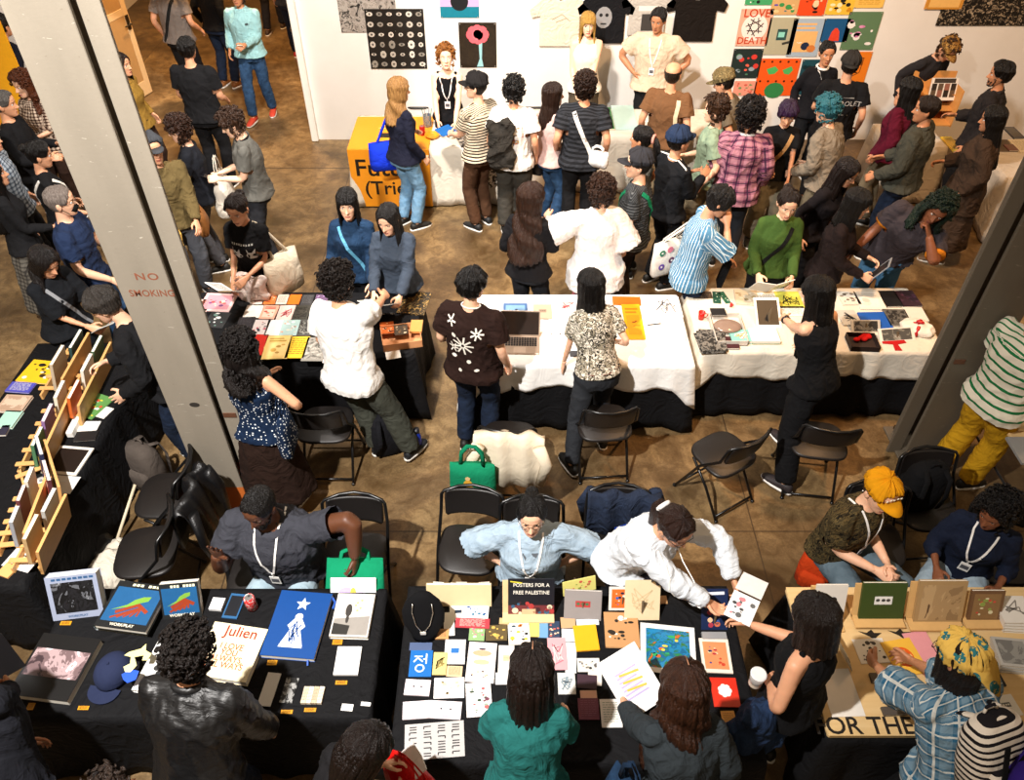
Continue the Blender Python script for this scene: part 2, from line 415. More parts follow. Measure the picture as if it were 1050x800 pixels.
def restco(V, P, Rl, s, SH, EL, WR, ar, wb=.17, db=.13, short=True):
    """cloth coordinates: across and along the torso or the sleeve"""
    L = (V-np.array(P))@np.array(Rl); X, Y, Z = L.T; u = .14*np.arctan2(X, np.abs(Y)+.03); v = Z-.8*np.clip(.10-np.abs(Y), 0, .1)*(Z > .40)*-1-np.abs(Y)*(Z > .44)*.8
    best = np.full(len(V), 1e9); tg = np.zeros(len(V), dtype=int); out = np.stack([u, Y, v], 1)
    for sg in (1, -1):
        S, E, W = np.array(SH[sg]), np.array(EL[sg]), np.array(WR[sg]); l0 = 0
        for A, B in ((S, E), (E, W)):
            d = B-A; Ln = np.linalg.norm(d); d = d/Ln; t = (V-A)@d; p = V-A-np.outer(t, d); r = np.linalg.norm(p, axis=1)
            k = (t > (.03 if A is S else -.03)) & (t < Ln+.05) & (r < ar*2.1) & (r < best); k &= (np.abs(X) > .11*s) | (A is not S)
            e = np.cross(d, [0, 0, 1.0]); e = e/(np.linalg.norm(e)+1e-6); q = np.cross(d, e)
            out[k, 0] = sg*.2+ar*np.arctan2((p@e)[k], np.abs((p@q)[k])+.01); out[k, 2] = .42-(l0+t[k]); best[k] = r[k]; tg[k & ((X/wb)**2+(Y/db)**2 > 1.12) & (r < ar+.045) & ((A is S) or not short)] = sg; l0 += Ln
    return out, tg
def parting(x=0, w_=.0024):
    def f(c):
        b = MB(); v = c['vol']; b.tube([(x, .074+v*.7, .196+v*.5), (x*.9, .052+v*.3, .217+v), (x*.7, .02, .2265+v*1.08), (x*.5, -.02, .2305+v*1.1)], w_, 6, sq=.6); c['Hmesh'](b, 'hair_parting', plain('#a8785a', .6))
    return f
SKIN = dict(a='#e3b596', b='#cf9a78', c='#b57f5c', d='#7f4f35', e='#56331f', f='#edc4a6')
def person(label, px, py, yaw, Ht=1.70, sex='m', skin='a', sit=False, lean=0, side=0, head=(0, 0, 0), feet=None, R=None, L=None,
           hR='relax', hL='relax', pR=None, pL=None, oR=None, oL=None, build=1.0, hair=('short', '#17110d', .012), top=None, bottom=None, shoe='#15130f', extra=(), seat=.46,
           loc=None, sleeve='short', loose=.012, hem=None, seed=None, girth=1.0, shoemat2='#d8d4cc'):
    seed = len(PEOPLE)*13+7 if seed is None else seed
    Ht *= 1.025; build *= 1.05; s = Ht/1.75; V3 = Vector; fem = sex == 'f'
    Pz = .95*s if sit is False else seat+.09
    P = V3((0, 0, Pz)); Rl = Euler((-math.radians(lean), math.radians(side), 0)).to_matrix()
    def sp(x, y, h): return P+Rl@V3((x, y, h*s))      # h = height above the pelvis centre
    shw = (.140 if fem else .160)*s*build
    SH = {1: sp(shw, 0, .452), -1: sp(-shw, 0, .452)}
    neckB = sp(0, -.012, .52); neckT = neckB+Rl@V3((0, .012, .075*s))
    HR = (Matrix.Rotation(-math.radians(head[1]), 3, 'Z') @ Matrix.Rotation(-math.radians(lean*.55+head[0]), 3, 'X') @ Matrix.Rotation(math.radians(side*.5+head[2]), 3, 'Y'))
    hs = 1.10*(.96+.04*s) if not fem else 1.06
    piv = V3((0, -.015, .028))
    def hp(v): return neckT+HR@((V3(v)-piv)*hs)
    headc = hp((0, 0, .12))
    # world placement
    rz = -math.radians(yaw); Rz = Matrix.Rotation(rz, 3, 'Z'); ho = Rz@headc
    if loc is None:
        w_ = at(px, py, headc.z); root = V3((w_.x-ho.x, w_.y-ho.y, 0))
    else: root = V3((loc[0], loc[1], 0))
    E0 = empty('person', root, rz); tag(E0, label, 'person', 'people at the book fair'); PEOPLE.append(E0)
    # arms
    ua, fa = .285*s, .255*s; EL = {}; WR = {}
    for sg, T, pole in ((1, R, pR), (-1, L, pL)):
        if T is None: T = (sg*(.235*build), .04, .93) if not sit else (sg*.17, .33, .80)
        if T[0] == 'w': T = Rz.inverted()@(at(T[1], T[2], T[3])-root)
        else:
            T = V3((T[0], T[1], T[2]))
            if sit is False and T.z > .3: T = V3((T.x, T.y, T.z*s))
        pol = V3(pole) if pole else V3((sg*.30, -.8, -.5))
        EL[sg], WR[sg] = ik(SH[sg], T, ua, fa, pol)
    # legs
    KN = {}; AN = {}; HP = {}
    for sg in (1, -1):
        HP[sg] = P+V3((sg*.088*s, 0, -.03))
        if sit is False:
            f = (feet or {1: (.10, .02), -1: (-.10, -.02)})[sg] if not isinstance(feet, tuple) else (feet[0] if sg == 1 else feet[1])
            if f[0] == 'w': f = Rz.inverted()@(at(f[1], f[2], .02)-root)
            A = V3((f[0], f[1], .085)); KN[sg], AN[sg] = ik(HP[sg], A, .43*s, .43*s, V3((sg*.08, 1, 0)))
        else:
            f = (sg*.16, .46) if feet is None else (feet[0] if sg == 1 else feet[1])
            KN[sg], AN[sg] = ik(HP[sg], V3((f[0], f[1], .085)), .43*s, .43*s, V3((sg*.25, 1, 1)))
    g = girth
    if fem: prof = [(-.16, .160, .115), (-.06, .172, .122), (.0, .168, .118), (.10, .138, .100), (.17, .128, .094), (.27, .142, .104), (.34, .148, .112), (.42, .128, .090), (.47, .085, .070), (.525, .050, .050)]
    else: prof = [(-.16, .150, .110), (-.06, .160, .118), (.0, .158, .114), (.10, .148, .106), (.17, .148, .106), (.27, .162, .114), (.34, .172, .116), (.42, .150, .100), (.47, .104, .080), (.525, .058, .056)]
    prof = [(a_, (max(b_, .152) if loose > .017 and not fem and .02 < a_ < .3 else max(b_, .140) if loose > .017 and fem and .02 < a_ < .3 else b_)*1.02, c_*1.07) for a_, b_, c_ in prof]
    def torso(mb, off, z0, z1=.525, flare=0.0, n=20, low=0.0):
        hs_ = [z0]+[p[0] for p in prof if z0 < p[0] < z1]+[z1]; Rg = []
        for h in hs_:
            w_ = np.interp(h, [p[0] for p in prof], [p[1] for p in prof])*build; d = np.interp(h, [p[0] for p in prof], [p[2] for p in prof])*g
            o = off*(1 if h < .44 else .7)+flare*max(0, .1-h)
            if sit and h < -.02: continue
            Rg.append([tuple(sp((w_*s+o)*math.cos(2*PI*k/n), (d*s+o)*math.sin(2*PI*k/n)+(.02 if fem and .27 <= h <= .36 and math.sin(2*PI*k/n) > .3 else 0), h)) if h >= 0 else
                       tuple(P+V3(((w_*s+o+low)*sq(math.cos(2*PI*k/n)), (d*s+o+low*.7)*sq(math.sin(2*PI*k/n)), h*s))) for k in range(n)])
        mb.rings(Rg)
    low = 0.0
    sq = lambda v: math.copysign(abs(v)**.8, v)
    def shoulders(mb, off, end=.30):
        for sg in (1, -1):
            mb.tube([sp(sg*.02, 0, .475), sp(sg*shw*.6, 0, .463), SH[sg]], [.056*s+off*.5, .050*s+off*.6, .046*s+off*.7], 10)
    ar = (.042 if fem else .050)*s*(.5+.5*build)*(.5+.5*g)
    def arms(mb, off, frac, n=12, cuff=0.0):
        for sg in (1, -1):
            S, E, W = SH[sg], EL[sg], WR[sg]; up = .0
            mb.ball(S, ar*1.08+off*.5, nu=12, nv=8)
            if frac <= 1.08: mb.tube([S, S.lerp(E, frac*.5), S.lerp(E, frac)], [ar*1.08+off*.6, ar*1.0+off*1.1, ar*.92+off*1.5], n)
            else:
                q = (frac-1); mb.tube([S, S.lerp(E, .5), S.lerp(E, .93), E.lerp(W, .1), E.lerp(W, q*.5), E.lerp(W, q)], [ar*1.08+off*.6, ar+off, ar*.86+off, ar*.86+off, ar*.8+off*.9, ar*.58+off*.8+cuff], n)
    # body
    bo = -.007 if sleeve != 'tank' else 0
    mb = MB(); torso(mb, bo, -.10); shoulders(mb, bo*1.4); arms(mb, bo if sleeve != 'tank' else 0, 2.0)
    mb.tube([neckB-Rl@V3((0, 0, .05)), neckB, neckT, hp((0, -.012, .07))], [.062*s, .054 if not fem else .046, .051 if not fem else .043, .05 if not fem else .043], 12)
    mb.tube([hp((0, -.01, .05)), hp((0, .045, .022))], [.045, .026], 10)
    for sg in (1, -1):
        mb.tube([HP[sg], HP[sg].lerp(KN[sg], .5), KN[sg], KN[sg].lerp(AN[sg], .35), AN[sg]], [.078*s, .072*s, .052*s, .054*s, .036*s], 12)
        fd = (AN[sg]-HP[sg]); mb.tube([AN[sg]-V3((0, .03, .02)), AN[sg]+V3((0, .06, -.045)), AN[sg]+V3((0, .15, -.06))], [.036, .034, .022], 8)
    bv, bn, bf = remesh(mb, .017, 3)
    Vs = [bv]; Fs = list(bf); mi = [0]*len(bf); off = len(bv)
    hv, hf, hm = HEADT
    hw = np.array([hp(v) for v in hv]); Vs.append(hw); Fs += [tuple(i+off for i in f) for f in hf]; mi += hm; off += len(hw)
    HF = {}
    for sg, kind, orr in ((1, hR, oR), (-1, hL, oL)):
        tv, tf = HANDS[kind]; fdir = (WR[sg]-EL[sg]).normalized()
        pal = V3({'in': (-sg, 0, -.1), 'down': (0, 0, -1), 'up': (0, 0, 1), 'back': (0, -1, 0), 'fwd': (0, 1, 0), None: (-sg, 0, -.25)}.get(orr, orr))
        if orr is None and fdir.z > -.6: pal = V3((-sg*.8, 0, -.7))
        z_ = -(pal-fdir*pal.dot(fdir)).normalized(); x_ = fdir.cross(z_)
        m3 = Matrix((x_, fdir, z_)).transposed()
        HF[sg] = (WR[sg], m3)
        mirror = -1 if sg == -1 else 1
        hv2 = np.array([WR[sg]+m3@V3((v[0]*mirror*.97, v[1]*.97, v[2]))*(s*(.93 if fem else 1)) for v in tv]); Vs.append(hv2)
        Fs += [tuple(i+off for i in (f if mirror == 1 else f[::-1])) for f in tf]; mi += [0]*len(tf); off += len(hv2)
    hk, hc, hvol = hair[0], hair[1], hair[2] if len(hair) > 2 else .012
    brow = plain('#1d130d' if hc[1] < '8' else '#5c4424', .8)
    sm = skinmat(SKIN[skin]); lip = plain({'a': '#b0685c', 'f': '#b85f58', 'b': '#a05c4c', 'c': '#8c4f40', 'd': '#6d3b32', 'e': '#4c2a24'}[skin], .45)
    body = mesh_obj('body', np.concatenate(Vs), Fs, [sm, lip, brow, plain('#e9e4dd', .3, var=.02), plain('#22150d', .2)], E0, mi, True)
    body['label'] = 'skin, face and hands'
    # hair
    def Hmesh(mbh, name='hair', m=None, sub=None):
        V = np.array([hp(v) for v in mbh.V]); return mesh_obj(name, V, mbh.F, m or hairmat(hc, hair[3] if len(hair) > 3 else None), E0, mbh.M, True)
    dn = HR.inverted()@V3((0, -.12, -1)).normalized(); down = np.array([dn.x, dn.y, dn.z])
    if hk in ('short', 'fringe'): Hmesh(hair_mesh(hk, hvol, 0, seed))
    elif hk == 'buzz': Hmesh(hair_mesh('short', .005, 0, seed))
    elif hk == 'messy': m_ = hair_mesh('short', hvol, 0, seed); curls(m_, 150, hvol*1.3, .017, seed, .03); Hmesh(m_)
    elif hk == 'bald':
        m_ = hair_mesh('short', .006, 0, seed); Vn = np.array(m_.V)
        kk = (Vn[:, 2] > .165); Vn[kk, 0] *= .86; Vn[kk, 1] *= .86; Vn[kk, 2] -= .016; m_.V = Vn.tolist(); Hmesh(m_)
    elif hk in ('long', 'longfringe', 'bob', 'bobfringe', 'wavy'):
        LL = hair[4] if len(hair) > 4 else (.38 if hk in ('long', 'longfringe', 'wavy') else .07)
        m_ = hair_mesh('longfringe' if 'fringe' in hk else 'long', hvol, 0, seed)
        curtain(m_, LL, hvol*1.25, seed, .30 if hk.startswith('bob') else .36, 1.0 if hk == 'wavy' else .12, down, taper=1.0 if hk.startswith('bob') else .98, flare=.14 if hk == 'wavy' else .09)
        Hmesh(m_)
    elif hk in ('bun', 'pony'):
        m_ = hair_mesh('short', .010, 0, seed)
        Hmesh(m_)
        if hk == 'bun': b_ = MB(); b_.ball((0, -.115, .17), (.04, .036, .038), nu=14, nv=10); curls(b_, 0, 0, 0, 1); Hmesh(b_, 'hair_bun')
        else:
            b_ = MB(); p0 = V3((0, -.10, .14)); Pp = [p0, p0+V3((0, -.035, .0))]+[p0+V3((0, -.045, 0))+dn*(q) for q in (.06, .13, .21, .28)]
            b_.tube(Pp, [.014, .024, .036, .034, .026, .008], 12); Hmesh(b_, 'ponytail')
    elif hk in ('curly', 'afro', 'curlylong'):
        m_ = hair_mesh('short', hvol*.6, 0, seed); vol = hvol
        lo = {'curly': .02, 'afro': .0, 'curlylong': -.03}[hk]
        curls(m_, {'curly': 520, 'afro': 750, 'curlylong': 600}[hk], vol, {'curly': .0135, 'afro': .0125, 'curlylong': .016}[hk], seed, lo)
        if hk == 'curlylong':
            LL = hair[4] if len(hair) > 4 else .22
            curtain(m_, LL, hvol*1.1, seed, .36, 1.6, down, 1.0, .25); rr = random.Random(seed)
            for _ in range(170):
                a = rr.uniform(.36, 1.64)*PI; q = rr.uniform(0, LL)
                X, Y, cy = head_r(np.array([a]), np.array([.10])); x, y = float(X[0]), float(Y[0]); o_ = hvol*1.1+.25*q
                p = V3((x*(1+o_/.09), y*(1+o_/.10)-q*.03, .04))+dn*q
                e = V3((rr.uniform(-1, 1), rr.uniform(-1, 1), rr.uniform(-1, 1)))*.014
                m_.tube([p, p+e+dn*.014, p-e+dn*.03, p+e*.7+dn*.045], [.005, .009, .009, .004], 5)
        Hmesh(m_)
    # top
    tm = top if top is not None else fabric('#1a1a1c')
    mbt = MB(); h0 = hem if hem is not None else (-.10 if not sit else -.01)
    torso(mbt, loose, h0 if not sit else max(h0, -.015), .512 if sleeve != 'tank' else .47, flare=loose*1.2, low=.02)
    if sleeve != 'tank': shoulders(mbt, loose*.8)
    else:
        for sg in (1, -1): mbt.tube([sp(sg*.085, .07, .40), sp(sg*.1, .0, .508), sp(sg*.085, -.07, .40)], [.03, .024, .03], 8)
    fr = {'short': .62, 'elbow': .97, 'long': 1.96, 'three': 1.5}.get(sleeve)
    if fr: arms(mbt, loose*(1.2 if sleeve == 'elbow' else 1), fr+(.10 if sleeve in ('short', 'elbow') else 0), cuff=.003)
    V, N, f_ = remesh(mbt, .0145, 3); RS, tg = restco(V, P, Rl, s, SH, EL, WR, ar, .155*s*build+loose, .118*s*g+loose, sleeve in ('short', 'elbow')); hb = h0 if not sit else max(h0, -.015)
    cuts = [(0, sp(0, 0, hb+.028) if hb >= 0 else P+V3((0, 0, (hb+.028)*s)), Rl@V3((0, 0, -1)) if hb >= 0 else V3((0, 0, -1)))] if not sit else []
    if sleeve in ('short', 'elbow'):
        for sg in (1, -1):
            q = fr if fr <= 1 else 1; cuts.append((sg, SH[sg].lerp(EL[sg], q), (EL[sg]-SH[sg]).normalized()))
    V, N, f_ = trim_cloth(V, f_, tg.tolist(), cuts); RS, tg = restco(V, P, Rl, s, SH, EL, WR, ar)
    V = folds(V, N, seed, .0045 if loose < .02 else .0068)
    garment = mesh_obj('jacket' if 'jacket' in str(extra) else 'shirt', V, f_, tm, E0, None, True, RS)
    # bottom
    bk, bm = bottom if bottom else ('trousers', fabric('#15161a')); mbb = MB()
    lo_ = .014 if bk != 'wide' else .03
    if bk in ('trousers', 'wide', 'shorts', 'jeans'):
        torso(mbb, .008, -.14, .06) if not sit else mbb.ball(P+V3((0, 0, .0)), (.175*s, .14*g, .12), nu=16, nv=10)
        for sg in (1, -1):
            K, A, H_ = KN[sg], AN[sg], HP[sg]
            if bk == 'shorts': mbb.tube([H_, H_.lerp(K, .5), H_.lerp(K, .9)], [.098*s, .09*s, .085*s], 14)
            else: mbb.tube([H_, H_.lerp(K, .5), K, K.lerp(A, .4), K.lerp(A, .97)], [.082*s+lo_*.3, .076*s+lo_, .062*s+lo_, .062*s+lo_, .050*s+lo_*1.1], 14)
    elif bk == 'skirt':
        Rg = []
        for h, w_, d in ((.08, .14, .10), (0, .18, .13), (-.2, .22, .17), (-.45, .26, .21), (-.72, .30, .25)):
            Rg.append([tuple(P+V3(((w_*s+.008*math.sin(7*a))*math.cos(a), (d*s+.012*math.sin(9*a))*math.sin(a), h*s))) for a in [2*PI*k/36 for k in range(36)]])
        mbb.rings(Rg)
    V, N, f_ = remesh(mbb, .016, 3); V = folds(V, N, seed+3, .0045)
    mesh_obj({'skirt': 'skirt', 'shorts': 'shorts'}.get(bk, 'trousers'), V, f_, bm, E0, None, True)
    # shoes
    for sg in (1, -1):
        A = AN[sg]; mbs = MB(); mbs.m = 0; fo = math.radians(sg*-9); T = TR(A.x, A.y, A.z-.085, 0, 0, fo)
        R0 = []
        for y, w_, h_, zc in ((-.075, .022, .03, .035), (-.06, .036, .045, .047), (0, .042, .048, .05), (.07, .046, .034, .038), (.13, .046, .025, .03), (.175, .036, .018, .024), (.195, .016, .01, .018)):
            R0.append([(w_*math.cos(2*PI*k/12), y, max(.012, zc+h_*math.sin(2*PI*k/12))) for k in range(12)])
        mbs.rings(R0, T); mbs.m = 1
        mbs.rings([[(q*w_, y, z) for q, y, w_ in ((-1, -.07, .03), (-1, 0, .043), (-1, .08, .049), (-1, .16, .042), (-.3, .2, .042), (.3, .2, .042), (1, .16, .042), (1, .08, .049), (1, 0, .043), (1, -.07, .03), (.3, -.085, .03), (-.3, -.085, .03))] for z in (0, .018)], T)
        mbs.build('shoe', [plain(shoe, .6), plain(shoemat2, .7)], E0, True)
    ctx = dict(E=E0, garment=garment, sp=sp, hp=hp, Hmesh=Hmesh, P=P, s=s, WR=WR, EL=EL, SH=SH, HF=HF, Rz=Rz, root=root, seed=seed, neckB=neckB, headc=headc, shw=shw, Rl=Rl, HR=HR, hs=hs, vol=hvol)
    for fn in extra:
        if callable(fn): fn(ctx)
    return ctx
def wpt(c, v): return c['root']+c['Rz']@Vector(v)
# ---- worn things, each a child part
def bvh_of(o): return BVHTree.FromPolygons([v.co.copy() for v in o.data.vertices], [tuple(p.vertices) for p in o.data.polygons])
def cap(col, brim=True, back=False, dec=None, kind='cap'):
    def f(c):
        m_ = hair_mesh('short', .019, 0, 3); V = np.array(m_.V); A = np.arctan2(V[:, 0], V[:, 1]); 
        zlim = .145; k = V[:, 2] < zlim; V[k, 2] = zlim-.002; 
        Xr, Yr, cy = head_r(A, np.full(len(A), .15)); d = np.sqrt(Xr**2+(Yr-cy)**2)
        V[k, 0] = (Xr+Xr/d*.015)[k]; V[k, 1] = (Yr+(Yr-cy)/d*.015)[k]
        V[:, 2] = np.where(V[:, 2] > .15, V[:, 2]+.006, V[:, 2]); m_.V = V.tolist()
        mt = col if not isinstance(col, str) else fabric(col, fold=.15)
        h = c['Hmesh'](m_, kind, mt)
        if brim:
            b = MB(); sg = -1 if back else 1; P = []
            for lay in (0, .006):
                for r_ in (0, 1):
                    for k in range(13):
                        a = -1.05+2.1*k/12; R0 = .078 if r_ == 0 else (.078+.078*math.cos(a*.9)**.8)
                        P.append((math.sin(a)*(.078 if r_ == 0 else .082), sg*(.01+math.cos(a)*R0*1.02 if r_ == 0 else .01+math.cos(a)*R0*1.06), .150+lay-(.012 if r_ else 0)-.012*abs(math.sin(a))**2))
            Fc = []; q = 13
            for k in range(12): Fc += [(k, k+1, q+k+1, q+k), (2*q+k, 3*q+k, 3*q+k+1, 2*q+k+1), (q+k, q+k+1, 3*q+k+1, 3*q+k), (k, 2*q+k, 2*q+k+1, k+1)]
            b.add(P, Fc); c['Hmesh'](b, 'cap_brim', mt if dec is None else fabric(dec, fold=.1)).parent = h
            h2 = MB(); h2.ball((0, -.006, .245), .007, nu=8, nv=5); c['Hmesh'](h2, 'cap_button', mt).parent = h
    return f
def glasses(col='#2a2320'):
    def f(c):
        b = MB()
        for sg in (-1, 1):
            P = [(sg*.032+.021*math.cos(q), .097-abs(math.cos(q)*sg+1)*0, .118+.017*math.sin(q)) for q in [2*PI*k/14 for k in range(15)]]
            b.tube(P, .0016, 5); b.tube([(sg*.053, .096, .122), (sg*.075, .05, .122), (sg*.080, -.01, .118)], .0018, 5)
        b.tube([(-.012, .098, .122), (.012, .098, .122)], .0017, 5); c['Hmesh'](b, 'glasses', plain(col, .3))
    return f
def mask(c):
    b = MB(); R0 = []
    for z, w_, y in ((.015, .02, .080), (.03, .046, .092), (.055, .056, .104), (.080, .052, .112), (.095, .03, .106)):
        R0.append([(w_*math.sin(a), y*math.cos(a)*1.02+.0, z) for a in [-1.2+2.4*k/10 for k in range(11)]])
    n = len(R0[0]); V = [p for r in R0 for p in r]+[(p[0]*.93, p[1]*.93, p[2]) for r in R0 for p in r]; q = 5*n; Fc = []
    for i in range(4):
        for j in range(n-1): Fc += [(i*n+j, i*n+j+1, (i+1)*n+j+1, (i+1)*n+j), (q+i*n+j, q+(i+1)*n+j, q+(i+1)*n+j+1, q+i*n+j+1)]
    b.add(V, Fc)
    for sg in (-1, 1): b.tube([(sg*.052, .05, .085), (sg*.078, .0, .115)], .002, 5); b.tube([(sg*.05, .045, .035), (sg*.077, .0, .09)], .002, 5)
    c['Hmesh'](b, 'face_mask', fabric('#141414'))
def beard(col='#17110d', n=150):
    def f(c):
        b = MB(); r = random.Random(4)
        for _ in range(n):
            a = r.uniform(-1.5, 1.5); z = r.uniform(.004, .05+.03*abs(a)); 
            if abs(a) < .35 and .035 < z < .056: continue
            X, Y, cy = head_r(np.array([a]), np.array([z])); p = (float(X[0]), float(Y[0])+.003, z); b.ball(p, r.uniform(.005, .009), nu=6, nv=4)
        c['Hmesh'](b, 'beard', hairmat(col))
    return f
def surf_path(c, P, r, name, mat, off=.004, sq=.35, parent=None, n=6):
    """a strap lying on the garment: points (x, side, h): side +1 chest, -1 back; free points are 3-tuples with side 0 given as world-local vectors"""
    bv = c.get('bvh') or bvh_of(c['garment']); c['bvh'] = bv; Q = []
    for p in P:
        if len(p) == 4: Q.append(Vector(p[:3])); continue
        o = c['sp'](p[0], p[1]*.6, p[2]); d = (c['sp'](p[0], 0, p[2])-o).normalized(); h = bv.ray_cast(o, d)
        if h[0] is None: Q.append(c['sp'](p[0], p[1]*.12, p[2]))
        else: Q.append(h[0]-d*off)
    R = []
    for a, b in zip(Q, Q[1:]):
        for k in range(3): R.append(a.lerp(b, k/3))
    R.append(Q[-1]); b = MB(); nr = []
    for i, p in enumerate(R):
        d = (R[min(i+1, len(R)-1)]-R[max(i-1, 0)]).normalized(); h = bv.find_nearest(p); nn = (p-h[0]) if h[0] is not None else Vector((0, 1, 0))
        if nn.length < .03 and h[1] is not None: p = h[0]+h[1]*off; nn = h[1]
        nn = (nn-d*nn.dot(d)).normalized() if nn.length > 1e-6 else d.orthogonal(); t = d.cross(nn).normalized(); w_ = r
        nr.append([tuple(p+t*w_+nn*.003), tuple(p-t*w_+nn*.003), tuple(p-t*w_-nn*.002), tuple(p+t*w_-nn*.002)])
    b.rings(nr); return b.build(name, mat, parent or c['E'], False), Q
def lanyard(c):
    m = plain('#e8e6e2', .6); hz = .13
    for sg in (1, -1): surf_path(c, [(sg*.062, -1, .50), (sg*.07, 1, .49), (sg*.05, 1, .38), (sg*.012, 1, .25)], .006, 'lanyard_strap', m)
    o, Q = surf_path(c, [(0, 1, .25), (0, 1, .20)], .005, 'lanyard_strap', m)
    p = Q[-1]; T = Matrix.Translation(p) @ c['Rl'].to_4x4(); b = MB(); b.box(-.032, .032, .004, .008, -.085, .005, T, bev=.002); o = b.build('name_badge', plain('#f2f0ec', .35), c['E'])
    b = MB(); b.box(-.024, .024, .0085, .0095, -.06, -.02, T); b.build('badge_print', plain('#55565c', .5), o)
def sling(w_=.02, mat='#1a1a1a', side=1, name='bag_strap'):
    """strap across the body from one shoulder to the other hip"""
    def f(c):
        m = fabric(mat) if isinstance(mat, str) else mat
        surf_path(c, [(-side*.15, 1, -.05), (-side*.07, 1, .12), (side*.02, 1, .30), (side*.09, 1, .45), (side*.10, -1, .47), (side*.02, -1, .30), (-side*.07, -1, .12), (-side*.15, -1, -.05)], w_, name, m, .006)
    return f
def decal(shapes, side=-1, x=0, h=.3, name='shirt_print', mat='#e8e4da', flip=False, sc=1.0):
    """flat printed shapes laid on the shirt (side -1 back, +1 chest); shapes = list of outlines in metres"""
    def f(c):
        bv = c.get('bvh') or bvh_of(c['garment']); c['bvh'] = bv; b = MB()
        for sh in shapes:
            cx = sum(p[0] for p in sh)/len(sh); cy = sum(p[1] for p in sh)/len(sh); pts = [(cx, cy)]+list(sh); q = []
            for (u, v) in pts:
                u2 = (u*sc*(-1 if side == 1 else 1))+x; o = c['sp'](u2, side*.6, h+v*sc); d = (c['sp'](u2, 0, h+v*sc)-o).normalized()
                hh = bv.ray_cast(o, d); q.append(hh[0]-d*.0035 if hh[0] is not None else None)
            if any(p is None for p in q): continue
            n = len(sh); b.add(q, [(0, 1+i, 1+(i+1) % n) for i in range(n)])
        if b.V: b.build(name, mat if not isinstance(mat, str) else plain(mat, .7), c['E'])
    return f
def blob(cx, cy, r, n=10, sy=1.0, rot=0): return [(cx+r*math.cos(rot+2*PI*k/n), cy+r*sy*math.sin(rot+2*PI*k/n)) for k in range(n)]
def bar(x0, y0, x1, y1, w_):
    d = math.hypot(x1-x0, y1-y0) or 1; nx, ny = -(y1-y0)/d*w_/2, (x1-x0)/d*w_/2
    return [(x0+nx, y0+ny), (x0-nx, y0-ny), (x1-nx, y1-ny), (x1+nx, y1+ny)]
def burst(cx, cy, r, n=8, w_=.008): return [bar(cx+r*.15*math.cos(2*PI*k/n), cy+r*.15*math.sin(2*PI*k/n), cx+r*math.cos(2*PI*k/n), cy+r*math.sin(2*PI*k/n), w_) for k in range(n)]
def collar(col, w_=.012, h=.515):
    def f(c):
        b = MB(); P = [c['sp'](.068*math.cos(a)*c['s'], .058*math.sin(a)+.0, h-(.012 if math.sin(a) > 0 else -.012)*abs(math.sin(a))) for a in [2*PI*k/20 for k in range(21)]]
        b.tube(P, w_, 7); b.build('collar', col if not isinstance(col, str) else fabric(col), c['E'], True)
    return f
# ================================================================= THE SETTING
def struct(name, mb, mat): o = mb.build(name, mat); o['kind'] = 'structure'; return o
t = NT('concrete_floor'); n1 = t.noise(1.1, 5, dist=.6, rough=.65); n2 = t.noise(7, 6, rough=.7, dist=.8); n3 = t.noise(60, 4)
col = t.ramp(n1, [(.30, '#46371f'), (.45, '#6b563a'), (.58, '#8b714c'), (.74, '#ab9066')])
col = t.mix(t.ramp(n2, [(.38, '#000000'), (.62, '#ffffff')]), t.mix(.6, col, '#3c2812'), col)
col = t.mix(t.ramp(n3, [(.35, '#000000'), (.6, '#ffffff')]), t.mix(.3, col, '#3a2c1c'), col)
X = t.xyz(); jx = t.math('LESS_THAN', t.math('ABSOLUTE', t.math('SUBTRACT', X[1], 3.72)), .006)
jy = t.math('LESS_THAN', t.math('ABSOLUTE', t.math('SUBTRACT', t.math('FRACT', t.math('MULTIPLY', t.math('ADD', X[0], 20.12), .25)), .5)), .0014)
jz = t.math('LESS_THAN', t.math('ABSOLUTE', t.math('SUBTRACT', X[1], 9.6)), .012)
col = t.mix(t.math('MULTIPLY', t.math('MAXIMUM', t.math('MAXIMUM', jx, jy), jz), .75), col, '#2c2117')
t.bump(n2, .12, .02); fl_m = t.set(col, t.math('ADD', t.math('MULTIPLY', n2, .35), .22), 0, .35)
b = MB(); b.box(-7.5, 9.5, -2.5, 17.5, -.2, 0); struct('floor', b, fl_m)
t = NT('painted_wall'); wall_m = t.set(t.mix(t.noise(3, 4), '#e9e5df', '#dcd7cf'), .75, 0, .2); t.bump(t.noise(120, 3), .1, .003)
warm_m = plain('#c9a878', .7, var=.06)
b = MB(); b.box(-2.69, 9.5, 10.434, 10.634, 0, 5.2); struct('wall_back', b, wall_m)
b = MB(); b.box(-7.5, -6.1, 10.434, 10.634, 0, 5.2); struct('wall_left', b, wall_m)
b = MB(); b.box(-6.1, -2.78, 10.434, 10.634, 2.5, 5.2); struct('wall_lintel', b, wall_m)
b = MB(); b.box(-7.5, 2.0, 17.2, 17.4, 0, 5.2); struct('wall_hall_end', b, warm_m)
b = MB(); b.box(-2.69, -2.60, 10.634, 17.2, 0, 5.2); struct('wall_hall_right', b, warm_m)
b = MB(); b.box(-7.5, -7.3, -2.5, 17.2, 0, 5.2); struct('wall_side_left', b, wall_m)
b = MB(); b.box(9.3, 9.5, -2.5, 10.434, 0, 5.2); struct('wall_side_right', b, wall_m)
b = MB()
b.box(-2.78, -2.69, 10.364, 10.704, 0, 2.5, bev=.01); b.box(-6.1, -6.0, 10.364, 10.704, 0, 2.5, bev=.01); b.box(-6.1, -2.69, 10.364, 10.704, 2.42, 2.52, bev=.01)
struct('trim_1', b, plain('#ddd8ce', .5, var=.05))
